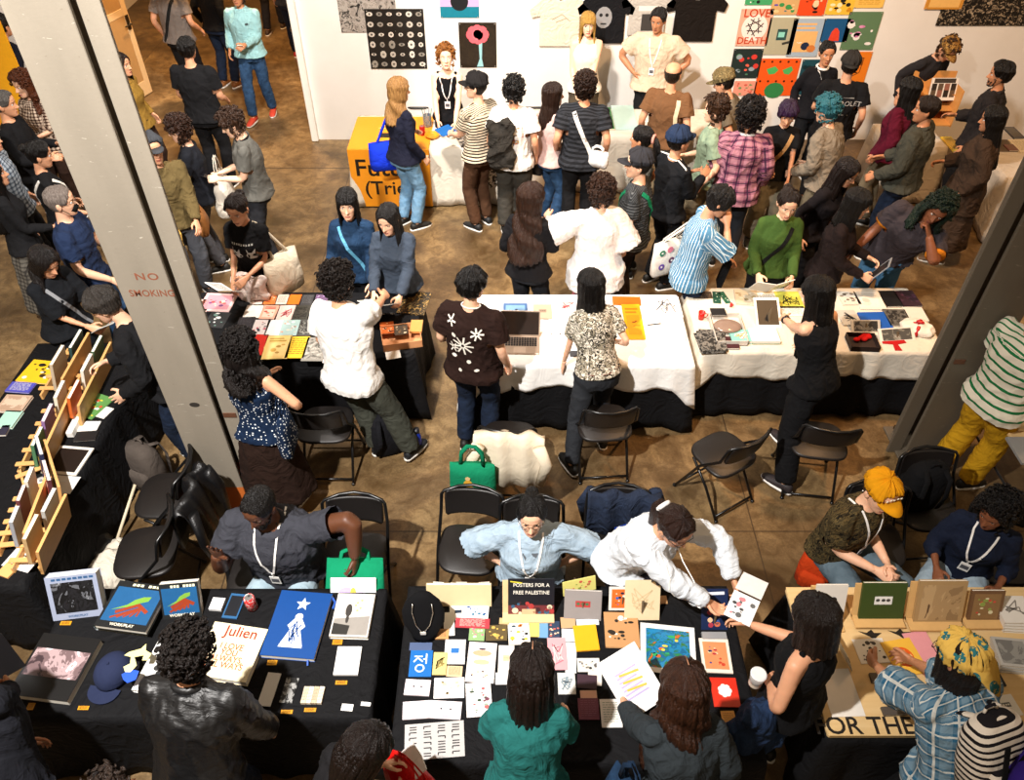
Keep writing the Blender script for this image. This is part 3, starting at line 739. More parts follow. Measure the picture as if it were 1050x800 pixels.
# door leaves with vertical stiles, panic bars and kick plates
def door(name, hinge, ang, wd, mat, stile):
    T = TR(hinge[0], hinge[1], 0, 0, 0, ang); b = MB(); b.box(0, wd, -.022, .022, .01, 2.4, T, bev=.004); o = struct(name, b, mat)
    b = MB(); 
    for x0, x1 in ((.0, .10), (wd-.10, wd)): b.box(x0, x1, -.028, .028, .01, 2.4, T, bev=.003)
    for z0, z1 in ((.01, .22), (2.26, 2.4), (1.15, 1.25)): b.box(.1, wd-.1, -.027, .027, z0, z1, T, bev=.003)
    b.build('door_frame', stile, o)
    b = MB(); 
    for sg in (-1, 1):
        b.box(wd-.09, wd-.03, sg*.028, sg*.04, .95, 1.15, T); b.tube([(wd-.06, sg*.05, 1.03), (wd-.06, sg*.085, 1.03), (wd-.20, sg*.085, 1.03)], .011, 8, T)
    b.build('door_handle', plain('#6c6a66', .3, 1), o)
    return o
p = at(172, 94, 0); q = at(135, 62, 0)
door('door_1', (-2.80, 10.674), math.radians(104.2), 1.25, plain('#d8ccb8', .45, var=.04), plain('#e6dfd2', .4, var=.03))
door('door_2', (-6.0, 10.674), math.radians(73), 1.45, plain('#b08a58', .5, var=.1), plain('#d8b98a', .45, var=.06))
# the two steel columns: an H section, flanges towards the camera and away
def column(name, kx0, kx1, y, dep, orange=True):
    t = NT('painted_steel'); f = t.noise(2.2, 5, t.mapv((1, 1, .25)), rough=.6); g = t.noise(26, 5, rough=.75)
    c = t.mix(f, '#6f685c' if orange else '#473f35', '#958c7e' if orange else '#6b6152'); c = t.mix(t.math('MULTIPLY', t.math('GREATER_THAN', g, .67), .6), c, '#6a5f50')  # right column's darker greys put part of its shade into the paint
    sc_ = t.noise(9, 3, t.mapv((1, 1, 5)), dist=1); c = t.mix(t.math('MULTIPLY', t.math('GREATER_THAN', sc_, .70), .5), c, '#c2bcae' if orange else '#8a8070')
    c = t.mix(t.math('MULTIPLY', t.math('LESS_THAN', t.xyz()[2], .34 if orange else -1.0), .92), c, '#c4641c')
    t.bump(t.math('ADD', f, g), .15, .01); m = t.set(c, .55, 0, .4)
    x0, x1 = kx0*y, kx1*y; xm = (x0+x1)/2; b = MB(); sd = 1 if x0 < 0 else -1; xe = x1 if sd > 0 else x0
    b.box(x0, x1, y, y+.028, 0, 6.2, bev=.004); b.box(x0, x1, y+dep-.028, y+dep, 0, 6.2, bev=.004); b.box(xm-.012, xm+.012, y+.02, y+dep-.02, 0, 6.2)
    o = struct(name, b, m); b = MB(); q = sorted((xe+sd*.014, xe+sd*.125)); b.box(q[0], q[1], y+.05, y+.075, 0, 6.2, bev=.003); b.build('side_channel', m, o)
    b = MB(); b.box(x0-.06, x1+.06, y-.06, y+dep+.06, 0, .022, bev=.005); b.build('base_plate', m, o)
    b = MB()
    for x in (x0+.03, x1-.03):
        for yy in (y-.03, y+dep+.03): b.cyl((x, yy), .018, .02, .05, 6)
    b.build('anchor_bolt', plain('#5c4a35', .4, .8), o)
    b = MB(); b.box(xe+sd*.02, xe+sd*.11, y+.044, y+.05, 1.05, 1.09) if sd > 0 else b.box(x0+.02, x0+.1, y-.008, y, 1.05, 1.09); b.build('steel_tag', plain('#5a3a28', .6), o)
    return o, x0, x1, y
def textmesh(s, size, ext=.0006, font_sp=1.0, shear=0):
    cu = bpy.data.curves.new('txt', 'FONT'); cu.body = s; cu.size = size; cu.extrude = ext; cu.resolution_u = 3; cu.align_x = 'CENTER'; cu.align_y = 'CENTER'; cu.space_character = font_sp; cu.shear = shear; cu.offset = size*.012
    o = bpy.data.objects.new('txt', cu); C.objects.link(o); dg = bpy.context.evaluated_depsgraph_get(); r = o.evaluated_get(dg).to_mesh()
    V = [tuple(v.co) for v in r.vertices]; Fc = [tuple(p.vertices) for p in r.polygons]; o.evaluated_get(dg).to_mesh_clear()
    bpy.data.objects.remove(o); bpy.data.curves.remove(cu); return V, Fc
def text(s, size, T, mat, parent=None, name='lettering', sx=1.0, **kw):
    V, Fc = textmesh(s, size, **kw); b = MB(); b.add([(x*sx, y, z) for x, y, z in V], Fc, T); return b.build(name, mat, parent)
colL, lx0, lx1, ly = column('trim_2', -.610, -.528, 3.88, .28)
def kx(px, py): p = at(px, py, 0); return p.x/p.y
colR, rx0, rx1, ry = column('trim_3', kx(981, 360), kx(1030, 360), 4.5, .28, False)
# stencilled words and marks on the left column
st = plain('#7a4630', .8, var=.3)
def colz(py): v = (py-400)/CF; return CH-ly*(CS+v*CC)/(CC-v*CS)
zN, zS = colz(284), colz(301); xc = lx0+(lx1-lx0)*.62
text('NO', .068, TR(xc, ly-.001, zN, PI/2), st, colL, sx=1.25, font_sp=1.2); text('SMOKING', .068, TR(lx0+(lx1-lx0)*.60, ly-.001, zS, PI/2), st, colL, sx=.88, font_sp=1.03)
b = MB(); T = TR(lx0+.19, ly-.001, colz(415), PI/2); b.prism(blob(0, 0, .035, 14, .6), 0, .0015, T); b.build('dark_bolt_hole', plain('#2a2622', .7), colL)
# ---------------------------------------------------------------- furniture
black_cloth = fabric('#101012', fold=.5, rough=.8); white_cloth = fabric('#d9d5cc', fold=.25)
steel_b = plain('#141415', .32, .3, spec=.6); seat_b = plain('#1b1817', .42, 0, bump=.2)
def cloth(name, label, x0, x1, y0, y1, z, drops, mat, seed, amp=.018, wave=.03, group='table cloths', cat='tablecloth', cor=.05, flare=.06):
    """drops = (front, right, back, left) lengths"""
    r = random.Random(seed); P = []; n = 26
    sides = [((x0, y0), (x1, y0), 0), ((x1, y0), (x1, y1), 1), ((x1, y1), (x0, y1), 2), ((x0, y1), (x0, y0), 3)]
    for (a, b_, k) in sides:
        L = math.dist(a, b_); m = max(8, int(L*26))
        for i in range(m):
            q = i/m; nx, ny = ((0, -1), (1, 0), (0, 1), (-1, 0))[k]; dr = drops[k]
            e = min(q, 1-q)*L
            if e < .12: pv = drops[(k-1) % 4] if q < .5 else drops[(k+1) % 4]; w_ = .5*(1-e/.12); dr = dr*(1-w_)+pv*w_
            c = max(0, 1-e/.16)
            P.append((a[0]+(b_[0]-a[0])*q, a[1]+(b_[1]-a[1])*q, nx, ny, dr, c, k, q*L))
    ph = [r.uniform(0, 6) for _ in range(8)]; rows = 9; R0 = []
    cx, cy = (x0+x1)/2, (y0+y1)/2
    R0.append([(cx+(p[0]-cx)*.5, cy+(p[1]-cy)*.5, z+.004) for p in P]); R0.append([(p[0]-p[2]*.012, p[1]-p[3]*.012, z+.004) for p in P])
    for j in range(rows):
        t_ = j/(rows-1); row = []
        for i, p in enumerate(P):
            s_ = p[7]+p[6]*3; w_ = math.sin(s_*17+ph[0]+math.sin(s_*5+ph[1])*1.5)+.5*math.sin(s_*31+ph[2])
            o = .008+(amp*w_+flare*.3)*t_**.8+flare*t_*p[5]; dx, dy = p[2], p[3]
            if p[5] > 0:
                ox = 1 if p[0] > cx else -1; oy = 1 if p[1] > cy else -1; dx = p[2]+.7*p[5]*ox*(p[2] == 0); dy = p[3]+.7*p[5]*oy*(p[3] == 0)
            zz = z+.004-(p[4]+wave*math.sin(s_*6+ph[3])*(1 if p[4] < .6 else .1)+cor*p[5]*(p[4] < .6))*t_
            row.append((p[0]+dx*o, p[1]+dy*o, max(.012, zz)))
        R0.append(row)
    b = MB(); V = [p for r_ in R0 for p in r_]; n = len(P); Fc = []
    for k in range(len(R0)-1):
        for i in range(n): j = (i+1) % n; Fc.append((k*n+i, k*n+j, (k+1)*n+j, (k+1)*n+i)[::-1])
    V.append((cx, cy, z+.004)); Fc += [(len(V)-1, i, (i+1) % n) for i in range(n)]
    b.add(V, Fc); o = b.build(name, mat, None, True); md = o.modifiers.new('thickness', 'SOLIDIFY'); md.thickness = .0025; md.offset = 1
    tag(o, label, cat, group); return o
def table(label, x0, x1, y0, y1, z=.74, top=None, group='folding tables under cloths'):
    E0 = empty('folding_table', ((x0+x1)/2, (y0+y1)/2, 0)); tag(E0, label, 'table', group); w_, d = (x1-x0)/2, (y1-y0)/2
    b = MB(); b.box(-w_, w_, -d, d, z-.035, z-.002, bev=.008); b.build('tabletop', top or plain('#b9b2a6', .5), E0)
    for sx in (-1, 1):
        for sy in (-1, 1):
            b = MB(); b.tube([(sx*(w_-.14), sy*(d-.12), z-.034), (sx*(w_-.14), sy*(d-.08), 0)], .014, 8); b.build('leg', plain('#3a3a3c', .4, .6), E0)
        b = MB(); b.tube([(sx*(w_-.14), -(d-.11), .25), (sx*(w_-.14), d-.11, .25)], .010, 8); b.build('brace', plain('#3a3a3c', .4, .6), E0)
    return E0
def tcover(label, tl, x0, x1, y0, y1, mat=black_cloth, drops=(.72, .72, .72, .72), seed=1, **kw):
    table(tl, x0+.01, x1-.01, y0+.01, y1-.01); return cloth('tablecloth', label, x0, x1, y0, y1, .742, drops, mat, seed, **kw)
_K = (CH-.748)/(5.3-.748)
T1 = (-3.0, -.88, 5.35, 6.22); T2 = (-.40, 1.56, 5.18, 6.15); T3 = (1.71, 3.82, 5.36, 6.26)
T4 = (-4.25, -3.28, 2.95, 5.45); T5 = (-2.92, -.84, 2.06, 2.91); T6 = (-.68, 1.42, 1.80, 2.93); T7 = (1.82, 4.2, 1.95, 2.93)
T8 = (-2.02, .0, 9.25, 10.2); T9 = (.25, 2.65, 9.6, 10.4); T10 = (5.85, 8.2, 8.35, 9.15); T11 = (4.75, 5.45, 9.3, 9.95)
T1, T2, T3, T4, T5, T6, T7, T8, T9, T10, T11 = [tuple(v*_K for v in t_) for t_ in (T1, T2, T3, T4, T5, T6, T7, T8, T9, T10, T11)]
tcover('black floor-length tablecloth under the rows of small zines, mid left', 'folding table holding the rows of small zines beside the left column', *T1, seed=3)
tcover('black underskirt cloth below the white cloth of the laptop table', 'folding table holding the open laptop', *T2, seed=4)
cloth('tablecloth', 'short white tablecloth over the table with the open laptop', T2[0]-.02, T2[1]+.02, T2[2]-.02, T2[3]+.02, .749, (.24, .30, .3, .42), fabric('#efede9', fold=.2), 5, cor=.22)
tcover('black underskirt cloth below the cream cloth near the right column', 'folding table holding the art books near the right column', *T3, seed=6)
cloth('tablecloth', 'short cream tablecloth over the art book table near the right column', T3[0]-.02, T3[1]+.02, T3[2]-.02, T3[3]+.02, .749, (.26, .30, .3, .30), fabric('#d8cfbf', fold=.25), 8, cor=.12)
tcover('black tablecloth under the wooden book racks at the left edge', 'folding table under the wooden book racks at the left edge', *T4, seed=9)
tcover('black tablecloth under the blue star book and the large photo book', 'folding table with the blue star book, bottom left', *T5, seed=10)
tcover('black tablecloth under the crowded prints and cards, bottom centre', 'folding table with the crowded prints and cards, bottom centre', *T6, seed=11)
tcover('white tablecloth half under the orange banner by the back wall', 'folding table with the orange banner by the back wall', *T8, mat=fabric('#d6ccbb', fold=.3), seed=12)
tcover('white tablecloth on the table in front of the pinned t-shirts', 'folding table in front of the two sellers by the pinned t-shirts', *T9, mat=fabric('#d6ccbb', fold=.3), seed=13)
tcover('white tablecloth on the table at the far right by the back wall', 'folding table at the far right by the back wall', *T10, mat=fabric('#cbbfae', fold=.5), seed=14)
tcover('white tablecloth on the small table under the wooden display shelf', 'small folding table under the wooden display shelf', *T11, mat=fabric('#cbbfae', fold=.5), seed=16)
# bottom right: a pale plywood top with painted words, black skirt below
x0, x1, y0, y1 = T7; t = NT('plywood'); ply = t.set(t.mix(t.noise(3, 4, t.mapv((.6, 9, 1)), dist=.4), '#c9a56c', '#e0c391'), .5, 0, .3)
o = table('plywood table with painted black words on its front strip, bottom right', x0, x1, y0, y1, .745, ply, None)
del_g = o; b = MB(); b.box(-(x1-x0)/2, (x1-x0)/2, -(y1-y0)/2-.004, (y1-y0)/2, .744, .752, bev=.002); b.build('plywood_sheet', ply, o)
pf = at(886, 745, .753); text('FOR THE', .135, TR(pf.x-o.location.x, pf.y-o.location.y, .7535), plain('#17120e', .6), o, sx=1.0)
cloth('tablecloth', 'black skirt cloth below the plywood table, bottom right', x0+.02, x1-.02, y0+.01, y1-.02, .70, (.68, .68, .68, .68), black_cloth, 15)
# orange banner cloth over the left part of the back table with its words
org = plain('#e8941a', .6, var=.04); bx0, bx1 = T8[0]-.03, T8[0]+.92
b = MB(); b.box(bx0, bx1, T8[2]-.035, T8[3]-.05, .755, .759); b.box(bx0, bx1, T8[2]-.052, T8[2]-.046, .02, .757); b.box(bx0, bx1, T8[2]-.05, T8[2]-.03, .750, .759)
ban = b.build('banner', org); tag(ban, 'orange banner cloth with black serif words hanging over the back table', 'banner')
blk = plain('#1a1208', .6)
text('Futu', .30, TR(bx0+.34, T8[2]-.053, .52, PI/2), blk, ban, sx=1.05); text('(Trienn', .25, TR(bx0+.52, T8[2]-.053, .26, PI/2), blk, ban, sx=1.0)
b = MB(); b.box(bx0+.34, bx0+.62, T8[2]+.26, T8[2]+.38, .759, .762); b.build('black_label', blk, ban)
b = MB(); r = random.Random(5)
for k in range(9): P = bar(bx0+.3+r.uniform(0, .3), T8[2]+.55+r.uniform(-.08, .1), bx0+.4+r.uniform(0, .3), T8[2]+.6+r.uniform(-.1, .1), .012); b.prism(P, .759, .761)
b.build('banner_drawing', plain('#f5d9a0', .6), ban)
# ---- folding chairs
def chair(label, x, y, yaw, slim=False):
    E0 = empty('folding_chair', (x, y, 0), -math.radians(yaw)); tag(E0, label, 'chair', 'black folding chairs')
    b = MB(); R0 = []
    for z, k in ((.438, .94), (.446, 1.0), (.462, 1.0), (.470, .95)):
        R0.append([(k*.215*(abs(math.cos(a))**.55)*math.copysign(1, math.cos(a))*(1-.07*math.sin(a)), k*.205*(abs(math.sin(a))**.55)*math.copysign(1, math.sin(a))+.01, z+.006*math.cos(a)**2) for a in [2*PI*i/36 for i in range(36)]])
    b.rings(R0); b.build('seat', seat_b, E0, True)
    def arc(z, k): return [(.21*math.sin(a)*k, -.215-.06*math.cos(a)*1.0+.05-(z-.7)*.22, z) for a in [-1.15+2.3*i/16 for i in range(17)]]
    b = MB(); V = []; rows = [(.615, .93), (.63, 1.0), (.74, 1.02), (.80, 1.0), (.812, .93)]
    for z, k in rows: V += arc(z, k)
    for z, k in rows: V += [(p[0]*.97, p[1]+.022, p[2]) for p in arc(z, k)]
    n = 17; q = n*5; Fc = []
    for i in range(4):
        for j in range(n-1): Fc += [(i*n+j, i*n+j+1, (i+1)*n+j+1, (i+1)*n+j), (q+i*n+j, q+(i+1)*n+j, q+(i+1)*n+j+1, q+i*n+j+1)]
    for j in range(n-1): Fc += [(j, q+j, q+j+1, j+1), (4*n+j, 4*n+j+1, q+4*n+j+1, q+4*n+j)]
    for i in range(4): Fc += [(i*n, (i+1)*n, q+(i+1)*n, q+i*n), (i*n+n-1, q+i*n+n-1, q+(i+1)*n+n-1, (i+1)*n+n-1)]
    b.add(V, Fc); b.build('backrest', seat_b, E0, True)
    b = MB(); U = []
    for s in (-1, 1):
        side = [(s*.222, .215, .02), (s*.222, .02, .44), (s*.218, -.15, .64), (s*.212, -.19, .79)]
        U.append(side)
    top = [(-.195, -.20, .815), (-.10, -.245, .822), (0, -.262, .824), (.10, -.245, .822), (.195, -.20, .815)]
    b.tube(U[0]+top+U[1][::-1], .0115, 8); b.build('front_frame', steel_b, E0, True)
    for s in (-1, 1): b = MB(); b.tube([(s*.195, .12, .432), (s*.195, -.06, .26), (s*.195, -.235, .02)], .011, 8); b.ball((s*.195, -.238, .014), (.016, .016, .014)); b.build('rear_leg', steel_b, E0, True)
    for q in (((-.195, -.215, .05), (.195, -.215, .05)), ((-.222, .185, .085), (.222, .185, .085)), ((-.195, .115, .43), (.195, .115, .43))): b = MB(); b.tube(list(q), .009, 8); b.build('stretcher', steel_b, E0, True)
    for s in (-1, 1): b = MB(); b.ball((s*.222, .222, .014), (.016, .018, .014)); b.build('rubber_foot', plain('#0c0c0c', .7), E0, True)
    return E0
def chair_at(label, px, py, yaw, h=.46): p = at(px, py, h); return chair(label, p.x, p.y, yaw)
# ================================================================= THINGS ON TABLES AND WALLS
def printmat(seed, cols, scale=9, kind='noise'):
    k = ('pm', seed, tuple(cols), scale, kind)
    if k in _M: return _M[k]
    t = NT('printed_picture'); loc = (seed*1.37 % 11, seed*2.71 % 7, seed*.77 % 5); v = t.mapv((1, 1, 1), (0, 0, seed), loc)
    f = t.noise(scale, 4, v, dist=1.2, rough=.6) if kind == 'noise' else t.vor(scale, v)
    n = len(cols); c = t.ramp(f, [((.32+.36*i/max(1, n-1)) if kind == 'noise' else i/n*.8, q) for i, q in enumerate(cols)], kind != 'soft')
    _M[k] = t.set(c, .38, 0, .4); return _M[k]
def artwork(style, w, d, cols, seed):
    """outlines and colours of what is printed on a cover; local plane, x right, y up"""
    r = random.Random(seed); S = []; c = lambda i: cols[i % len(cols)]; w2, d2 = w/2, d/2
    if style == 'lines':
        y = d2*.75; k = 0
        while y > -d2*.7:
            x = -w2*.75; 
            while x < w2*.6:
                L = r.uniform(.06, .22)*w; S.append((bar(x, y, min(x+L, w2*.75), y, d*.022), c(0))); x += L+w*.04
            y -= d*.085
    elif style == 'title':
        for k in range(2): S.append((bar(-w2*.7, d2*(.72-.2*k), w2*r.uniform(.3, .7), d2*(.72-.2*k), d*.05), c(0)))
        S.append(([(-w2*.7, -d2*.75), (w2*.7, -d2*.75), (w2*.7, d2*.35), (-w2*.7, d2*.35)], c(1)))
        for k in range(5): S.append((blob(r.uniform(-.5, .5)*w2, r.uniform(-.6, .2)*d2, r.uniform(.06, .16)*min(w, d), 9, r.uniform(.5, 1), r.random()*3), c(2+k)))
    elif style == 'blobs':
        for k in range(14): S.append((blob(r.uniform(-.75, .75)*w2, r.uniform(-.75, .75)*d2, r.uniform(.03, .12)*min(w, d), 9, r.uniform(.4, 1), r.random()*3), c(k)))
    elif style == 'scribble':
        x, y = r.uniform(-.5, .5)*w2, r.uniform(-.5, .5)*d2
        for k in range(16):
            a, b_ = r.uniform(-.7, .7)*w2, r.uniform(-.7, .7)*d2; S.append((bar(x, y, a, b_, .006*max(1, w/.25)), c(k))); x, y = a, b_
    elif style == 'frame': S.append(([(-w2*.8, -d2*.8), (w2*.8, -d2*.8), (w2*.8, d2*.8), (-w2*.8, d2*.8)], c(0))); S += [(o, q) for o, q in artwork('blobs', w*.7, d*.7, cols[1:] or cols, seed)]
    elif style == 'photo': S.append(([(-w2*.82, -d2*.82), (w2*.82, -d2*.82), (w2*.82, d2*.82), (-w2*.82, d2*.82)], c(0)))
    elif style == 'label': S.append(([(-w2*.4, -d2*.12), (w2*.4, -d2*.12), (w2*.4, d2*.3), (-w2*.4, d2*.3)], c(0))); S += [(blob(x*w2, .1*d2, .05*w, 7, .8), c(1)) for x in (-.25, 0, .22)]
    elif style == 'eyes':
        for x in (-.3, .3): S.append((blob(x*w2, .1*d2, .006, 8), c(0)))
        S.append((bar(-w2*.8, -d2*.72, w2*.8, -d2*.72, d*.05), c(1)))
    elif style == 'rainbow':
        for k in range(3): S.append((blob(0, d2*(.45-.45*k), w*(.34-.05*k), 16, .35), c(k)))
        S.append((blob(0, d2*.66, w*.14, 12, .25), c(3)))
        S += [(blob(r.uniform(-.6, .6)*w2, r.uniform(-.85, -.45)*d2, w*.035, 7), c(3+k)) for k in range(9)]
    elif style == 'star':
        P = [((d*.105 if k % 2 == 0 else d*.045)*math.sin(PI*k/5), d*.30+(d*.105 if k % 2 == 0 else d*.045)*math.cos(PI*k/5)) for k in range(10)]; S.append((P, c(0)))
        S.append((blob(0, d*.10, w*.075, 12), c(0))); S.append(([(-w*.07, d*.07), (w*.07, d*.07), (w*.17, -d*.04), (w*.10, -d*.10), (w*.22, -d*.34), (-w*.22, -d*.34), (-w*.10, -d*.10), (-w*.17, -d*.04)], c(0)))
        for k in range(12): S.append((bar(r.uniform(-.12, .1)*w, r.uniform(-.32, .05)*d, r.uniform(-.1, .12)*w, r.uniform(-.32, .05)*d, .006), c(1)))
        S.append((bar(-w*.22, -d*.355, w*.22, -d*.355, d*.015), c(0)))
    elif style == 'flower':
        for k in range(7): S.append((blob(w*.16*math.cos(k*.9), d*.05+w*.16*math.sin(k*.9), w*.11, 10), c(0)))
        S.append((blob(0, d*.05, w*.07, 10), c(1)))
    elif style == 'lizard':
        S.append(([(-w2*.9, -d2*.74), (w2*.9, -d2*.74), (w2*.9, d2*.74), (-w2*.9, d2*.74)], c(0)))
        S.append(([(-.36*w, -.14*d), (-.1*w, .0*d), (.0*w, .12*d), (.14*w, .2*d), (.28*w, .22*d), (.26*w, .12*d), (.12*w, .06*d), (-.02*w, -.04*d), (-.12*w, -.06*d)], c(1)))
        for k in range(5): S.append((bar(.2*w, -.02*d, (-.3+.12*k)*w, (-.3+.02*k)*d, .012), c(2)))
        S.append((bar(.1*w, .03*d, .34*w, -.12*d, .022), c(2))); S.append((bar(-.25*w, -.18*d, .12*w, .02*d, .02), c(2)))
    elif style == 'grid':
        for i in range(4):
            for j in range(6):
                x, y = (-.36+.24*i)*w, (.36-.15*j)*d; q = r.randrange(3)
                S.append((bar(x-.06*w, y+.04*d, x+.06*w, y+.04*d, .006), c(0)))
                if q: S.append((bar(x+(.06*w if q == 1 else -.06*w), y+.04*d, x+(.06*w if q == 1 else -.06*w), y-.03*d, .006), c(0)))
                else: S.append((bar(x-.06*w, y-.03*d, x+.06*w, y-.03*d, .006), c(0)))
    return S
def put_art(parent, S, T, name='cover_print', t=.0006, rough=.45, special=None):
    if not S: return
    b = MB(); cs = []
    for i, (o, q) in enumerate(S):
        if q not in cs: cs.append(q)
        b.m = cs.index(q); b.prism(o, .0002+.00012*min(i, 8), t+.00014*min(i, 8), T)
    return b.build(name, [q if not isinstance(q, str) else plain(q, rough) for q in cs], parent)
H0 = [.7495]
PAG = plain('#e6e0d3', .7, scale=200)
def rect(bb, h):
    x0, y0, x1, y1 = bb; a = at((x0+x1)/2, y0, h); c = at((x0+x1)/2, y1, h); m = at((x0+x1)/2, (y0+y1)/2, h); l = at(x0, (y0+y1)/2, h); r_ = at(x1, (y0+y1)/2, h)
    return m.x, (a.y+c.y)/2, r_.x-l.x, a.y-c.y
def item(name, label, cat, bb, t, col, style=None, cols=('#222222',), rz=0, h=None, group=None, pages=True, seed=None, ext=None, sy=1.0):
    """a book, zine, card or print lying flat; bb = its box in the photograph at height h + t"""
    h = H0[0] if h is None else h
    x, y, w_, d = rect(bb, h+t); d *= sy; seed = int(bb[0]*7+bb[1]*3) if seed is None else seed
    E0 = empty(name, (x, y, h), math.radians(rz)); tag(E0, label, cat, group)
    cm = col if not isinstance(col, str) else plain(col, .42, var=.05)
    if t > .009 and pages:
        b = MB(); b.box(-w_/2, w_/2, -d/2, d/2, 0, .002); b.box(-w_/2, w_/2, -d/2, d/2, t-.002, t); b.box(-w_/2, -w_/2+.003, -d/2, d/2, .001, t-.001); b.build('cover', cm, E0)
        b = MB(); b.box(-w_/2+.003, w_/2-.003, -d/2+.003, d/2-.003, .002, t-.002); b.build('pages', PAG, E0)
    else: b = MB(); b.box(-w_/2, w_/2, -d/2, d/2, 0, max(t, .0015), bev=0); b.build('sheet' if t < .004 else 'cover', cm, E0)
    if style: put_art(E0, artwork(style, w_, d, cols, seed), TR(0, 0, max(t, .0015)))
    if ext: ext(E0, w_, d, max(t, .0015))
    return E0
def standing(name, label, cat, bb, t, col, style=None, cols=('#222222',), h=None, tilt=18, rz=0, group=None, seed=None, ext=None, stand=None):
    """an upright board or book leaning back by tilt degrees; the lower edge of bb stands on height h"""
    h = H0[0] if h is None else h
    x0, y0, x1, y1 = bb; a = at((x0+x1)/2, y1, h); l = at(x0, y1, h); r_ = at(x1, y1, h); w_ = r_.x-l.x; ti = math.radians(tilt)
    lo, hi = .02, 1.2
    for _ in range(30):
        m = (lo+hi)/2; yy, zz = a.y+math.sin(ti)*m, h+math.cos(ti)*m; dep = yy*CC-(zz-CH)*CS; up = yy*CS+(zz-CH)*CC; py = 400-CF*up/dep
        if py > y0: lo = m
        else: hi = m
    d = lo; E0 = empty(name, (a.x, a.y, h), math.radians(rz)); tag(E0, label, cat, group); T = Euler((PI/2-ti, 0, 0)).to_matrix().to_4x4() @ TR(0, d/2, 0)
    cm = col if not isinstance(col, str) else plain(col, .42, var=.05)
    if t > .009:
        b = MB(); b.box(-w_/2, w_/2, -d/2, d/2, -.002, 0, T); b.box(-w_/2, w_/2, -d/2, d/2, -t, -t+.002, T); b.box(-w_/2, -w_/2+.003, -d/2, d/2, -t+.001, -.001, T); b.build('cover', cm, E0)
        b = MB(); b.box(-w_/2+.003, w_/2-.003, -d/2+.003, d/2-.003, -t+.002, -.002, T); b.build('pages', PAG, E0)
    else: b = MB(); b.box(-w_/2, w_/2, -d/2, d/2, -t, 0, T); b.build('board', cm, E0)
    if style: put_art(E0, artwork(style, w_, d, cols, seed or int(bb[0])), T)
    if ext: ext(E0, w_, d, T)
    b = MB(); 
    if stand: 
        b.box(-w_*.62, w_*.50, -d/2-.01, d/2-.02, -t-.016, -t-.001, T); b.box(-w_*.62, w_*.50, -.05, .16, 0, .014); b.build('wooden_stand', stand, E0)
    else: b.prism([(0, 0), (.10, 0), (.02, d*.6)], -.004, .004, Matrix.Translation((0, math.sin(ti)*d*.1+t*1.1, 0)) @ Euler((PI/2, 0, PI/2)).to_matrix().to_4x4()); b.build('easel_back', plain('#6b5a44', .6), E0)
    return E0
def txt(s, size, x, y, mat, **kw): return lambda E0, w_, d, t: text(s, size, (t @ TR(x, y, .0008)) if isinstance(t, Matrix) else TR(x, y, t), plain(mat, .5) if isinstance(mat, str) else mat, E0, **kw)
def txts(L): return lambda E0, w_, d, t: [f(E0, w_, d, t) for f in L]
# ---- mid-left table: four rows of zines
G = 'zines in rows on the black table, mid left'
rows = [
 ('back', [(258, 302, 270, 312, '#e9dcd6', 'scribble', ['#c46a6a'], 'white zine with a faint red drawing'), (271, 301, 283, 312, '#e07a3a', 'blobs', ['#f3b9a0', '#8a2a1a'], 'orange zine with pink shapes'), (284, 302, 295, 312, '#ecd9cc', 'lines', ['#c0392b'], 'off-white zine with small red marks'), (296, 302, 308, 312, '#e8711a', None, [], 'plain orange zine'), (309, 302, 321, 313, '#3a3a3c', 'lines', ['#77777a'], 'charcoal zine'), (323, 302, 336, 312, '#5b4360', 'blobs', ['#b08ac0', '#d8c8dc'], 'purple patterned zine')]),
 ('second', [(251, 313, 268, 326, '#ece8e2', None, [], 'blank white booklet'), (268, 313, 284, 327, '#e6a890', 'title', ['#b8483a', '#f0c8b8', '#d86a4a'], 'salmon pink zine'), (285, 313, 301, 328, '#e3c4bc', 'scribble', ['#b03040', '#c04a50', '#7a1a2a'], 'zine covered in red line drawings'), (301, 313, 317, 328, '#3b3a33', 'photo', [printmat(3, ['#1c1b18', '#3f3e37', '#7c7a6c'], 30)], 'dark grey photo zine')]),
 ('third', [(243, 325, 260, 341, '#2b2a2e', 'lines', ['#55545a'], 'black booklet'), (259, 328, 275, 343, '#cfc6c4', 'blobs', ['#3a3a44', '#b0485a', '#6a6a74'], 'grey and red patterned zine'), (273, 328, 288, 344, '#ece9e6', None, [], 'blank white zine'), (288, 328, 306, 344, '#a9c7c6', 'blobs', ['#e6d9c8', '#d99a80', '#ffffff'], 'pale teal watercolour zine'), (306, 328, 320, 344, '#4a4a48', 'photo', [printmat(5, ['#222222', '#777770', '#c8c6bc'], 30)], 'dark zine with a grey picture')]),
 ('front', [(254, 343, 272, 364, '#c4271c', None, [], 'plain bright red zine'), (271, 344, 297, 368, '#e6c478', 'title', ['#b08a3a', '#e9cb86', '#c49a48'], 'large pale yellow zine'), (295, 345, 315, 367, '#d2a728', 'lines', ['#4a3a12'], 'mustard yellow zine with brown lettering'), (312, 346, 334, 370, '#86827a', 'photo', [printmat(7, ['#55534d', '#86827a', '#aaa69c', '#67655e'], 18)], 'grey zine with a pencil landscape'), (334, 350, 350, 372, '#e6dcd2', 'blobs', ['#c86a5a', '#7aa0a8', '#d8b060'], 'white zine with small coloured drawings')])]
for rn, L in rows:
    for i, (a, b_, c_, d_, col, stl, cs, nm) in enumerate(L):
        item('zine', f'{nm} in the {rn} row of the black zine table', 'zine', (a, b_, c_, d_), .006, col, stl, cs or ('#222222',), rz=random.Random(i+a).uniform(-3, 3), group=G)
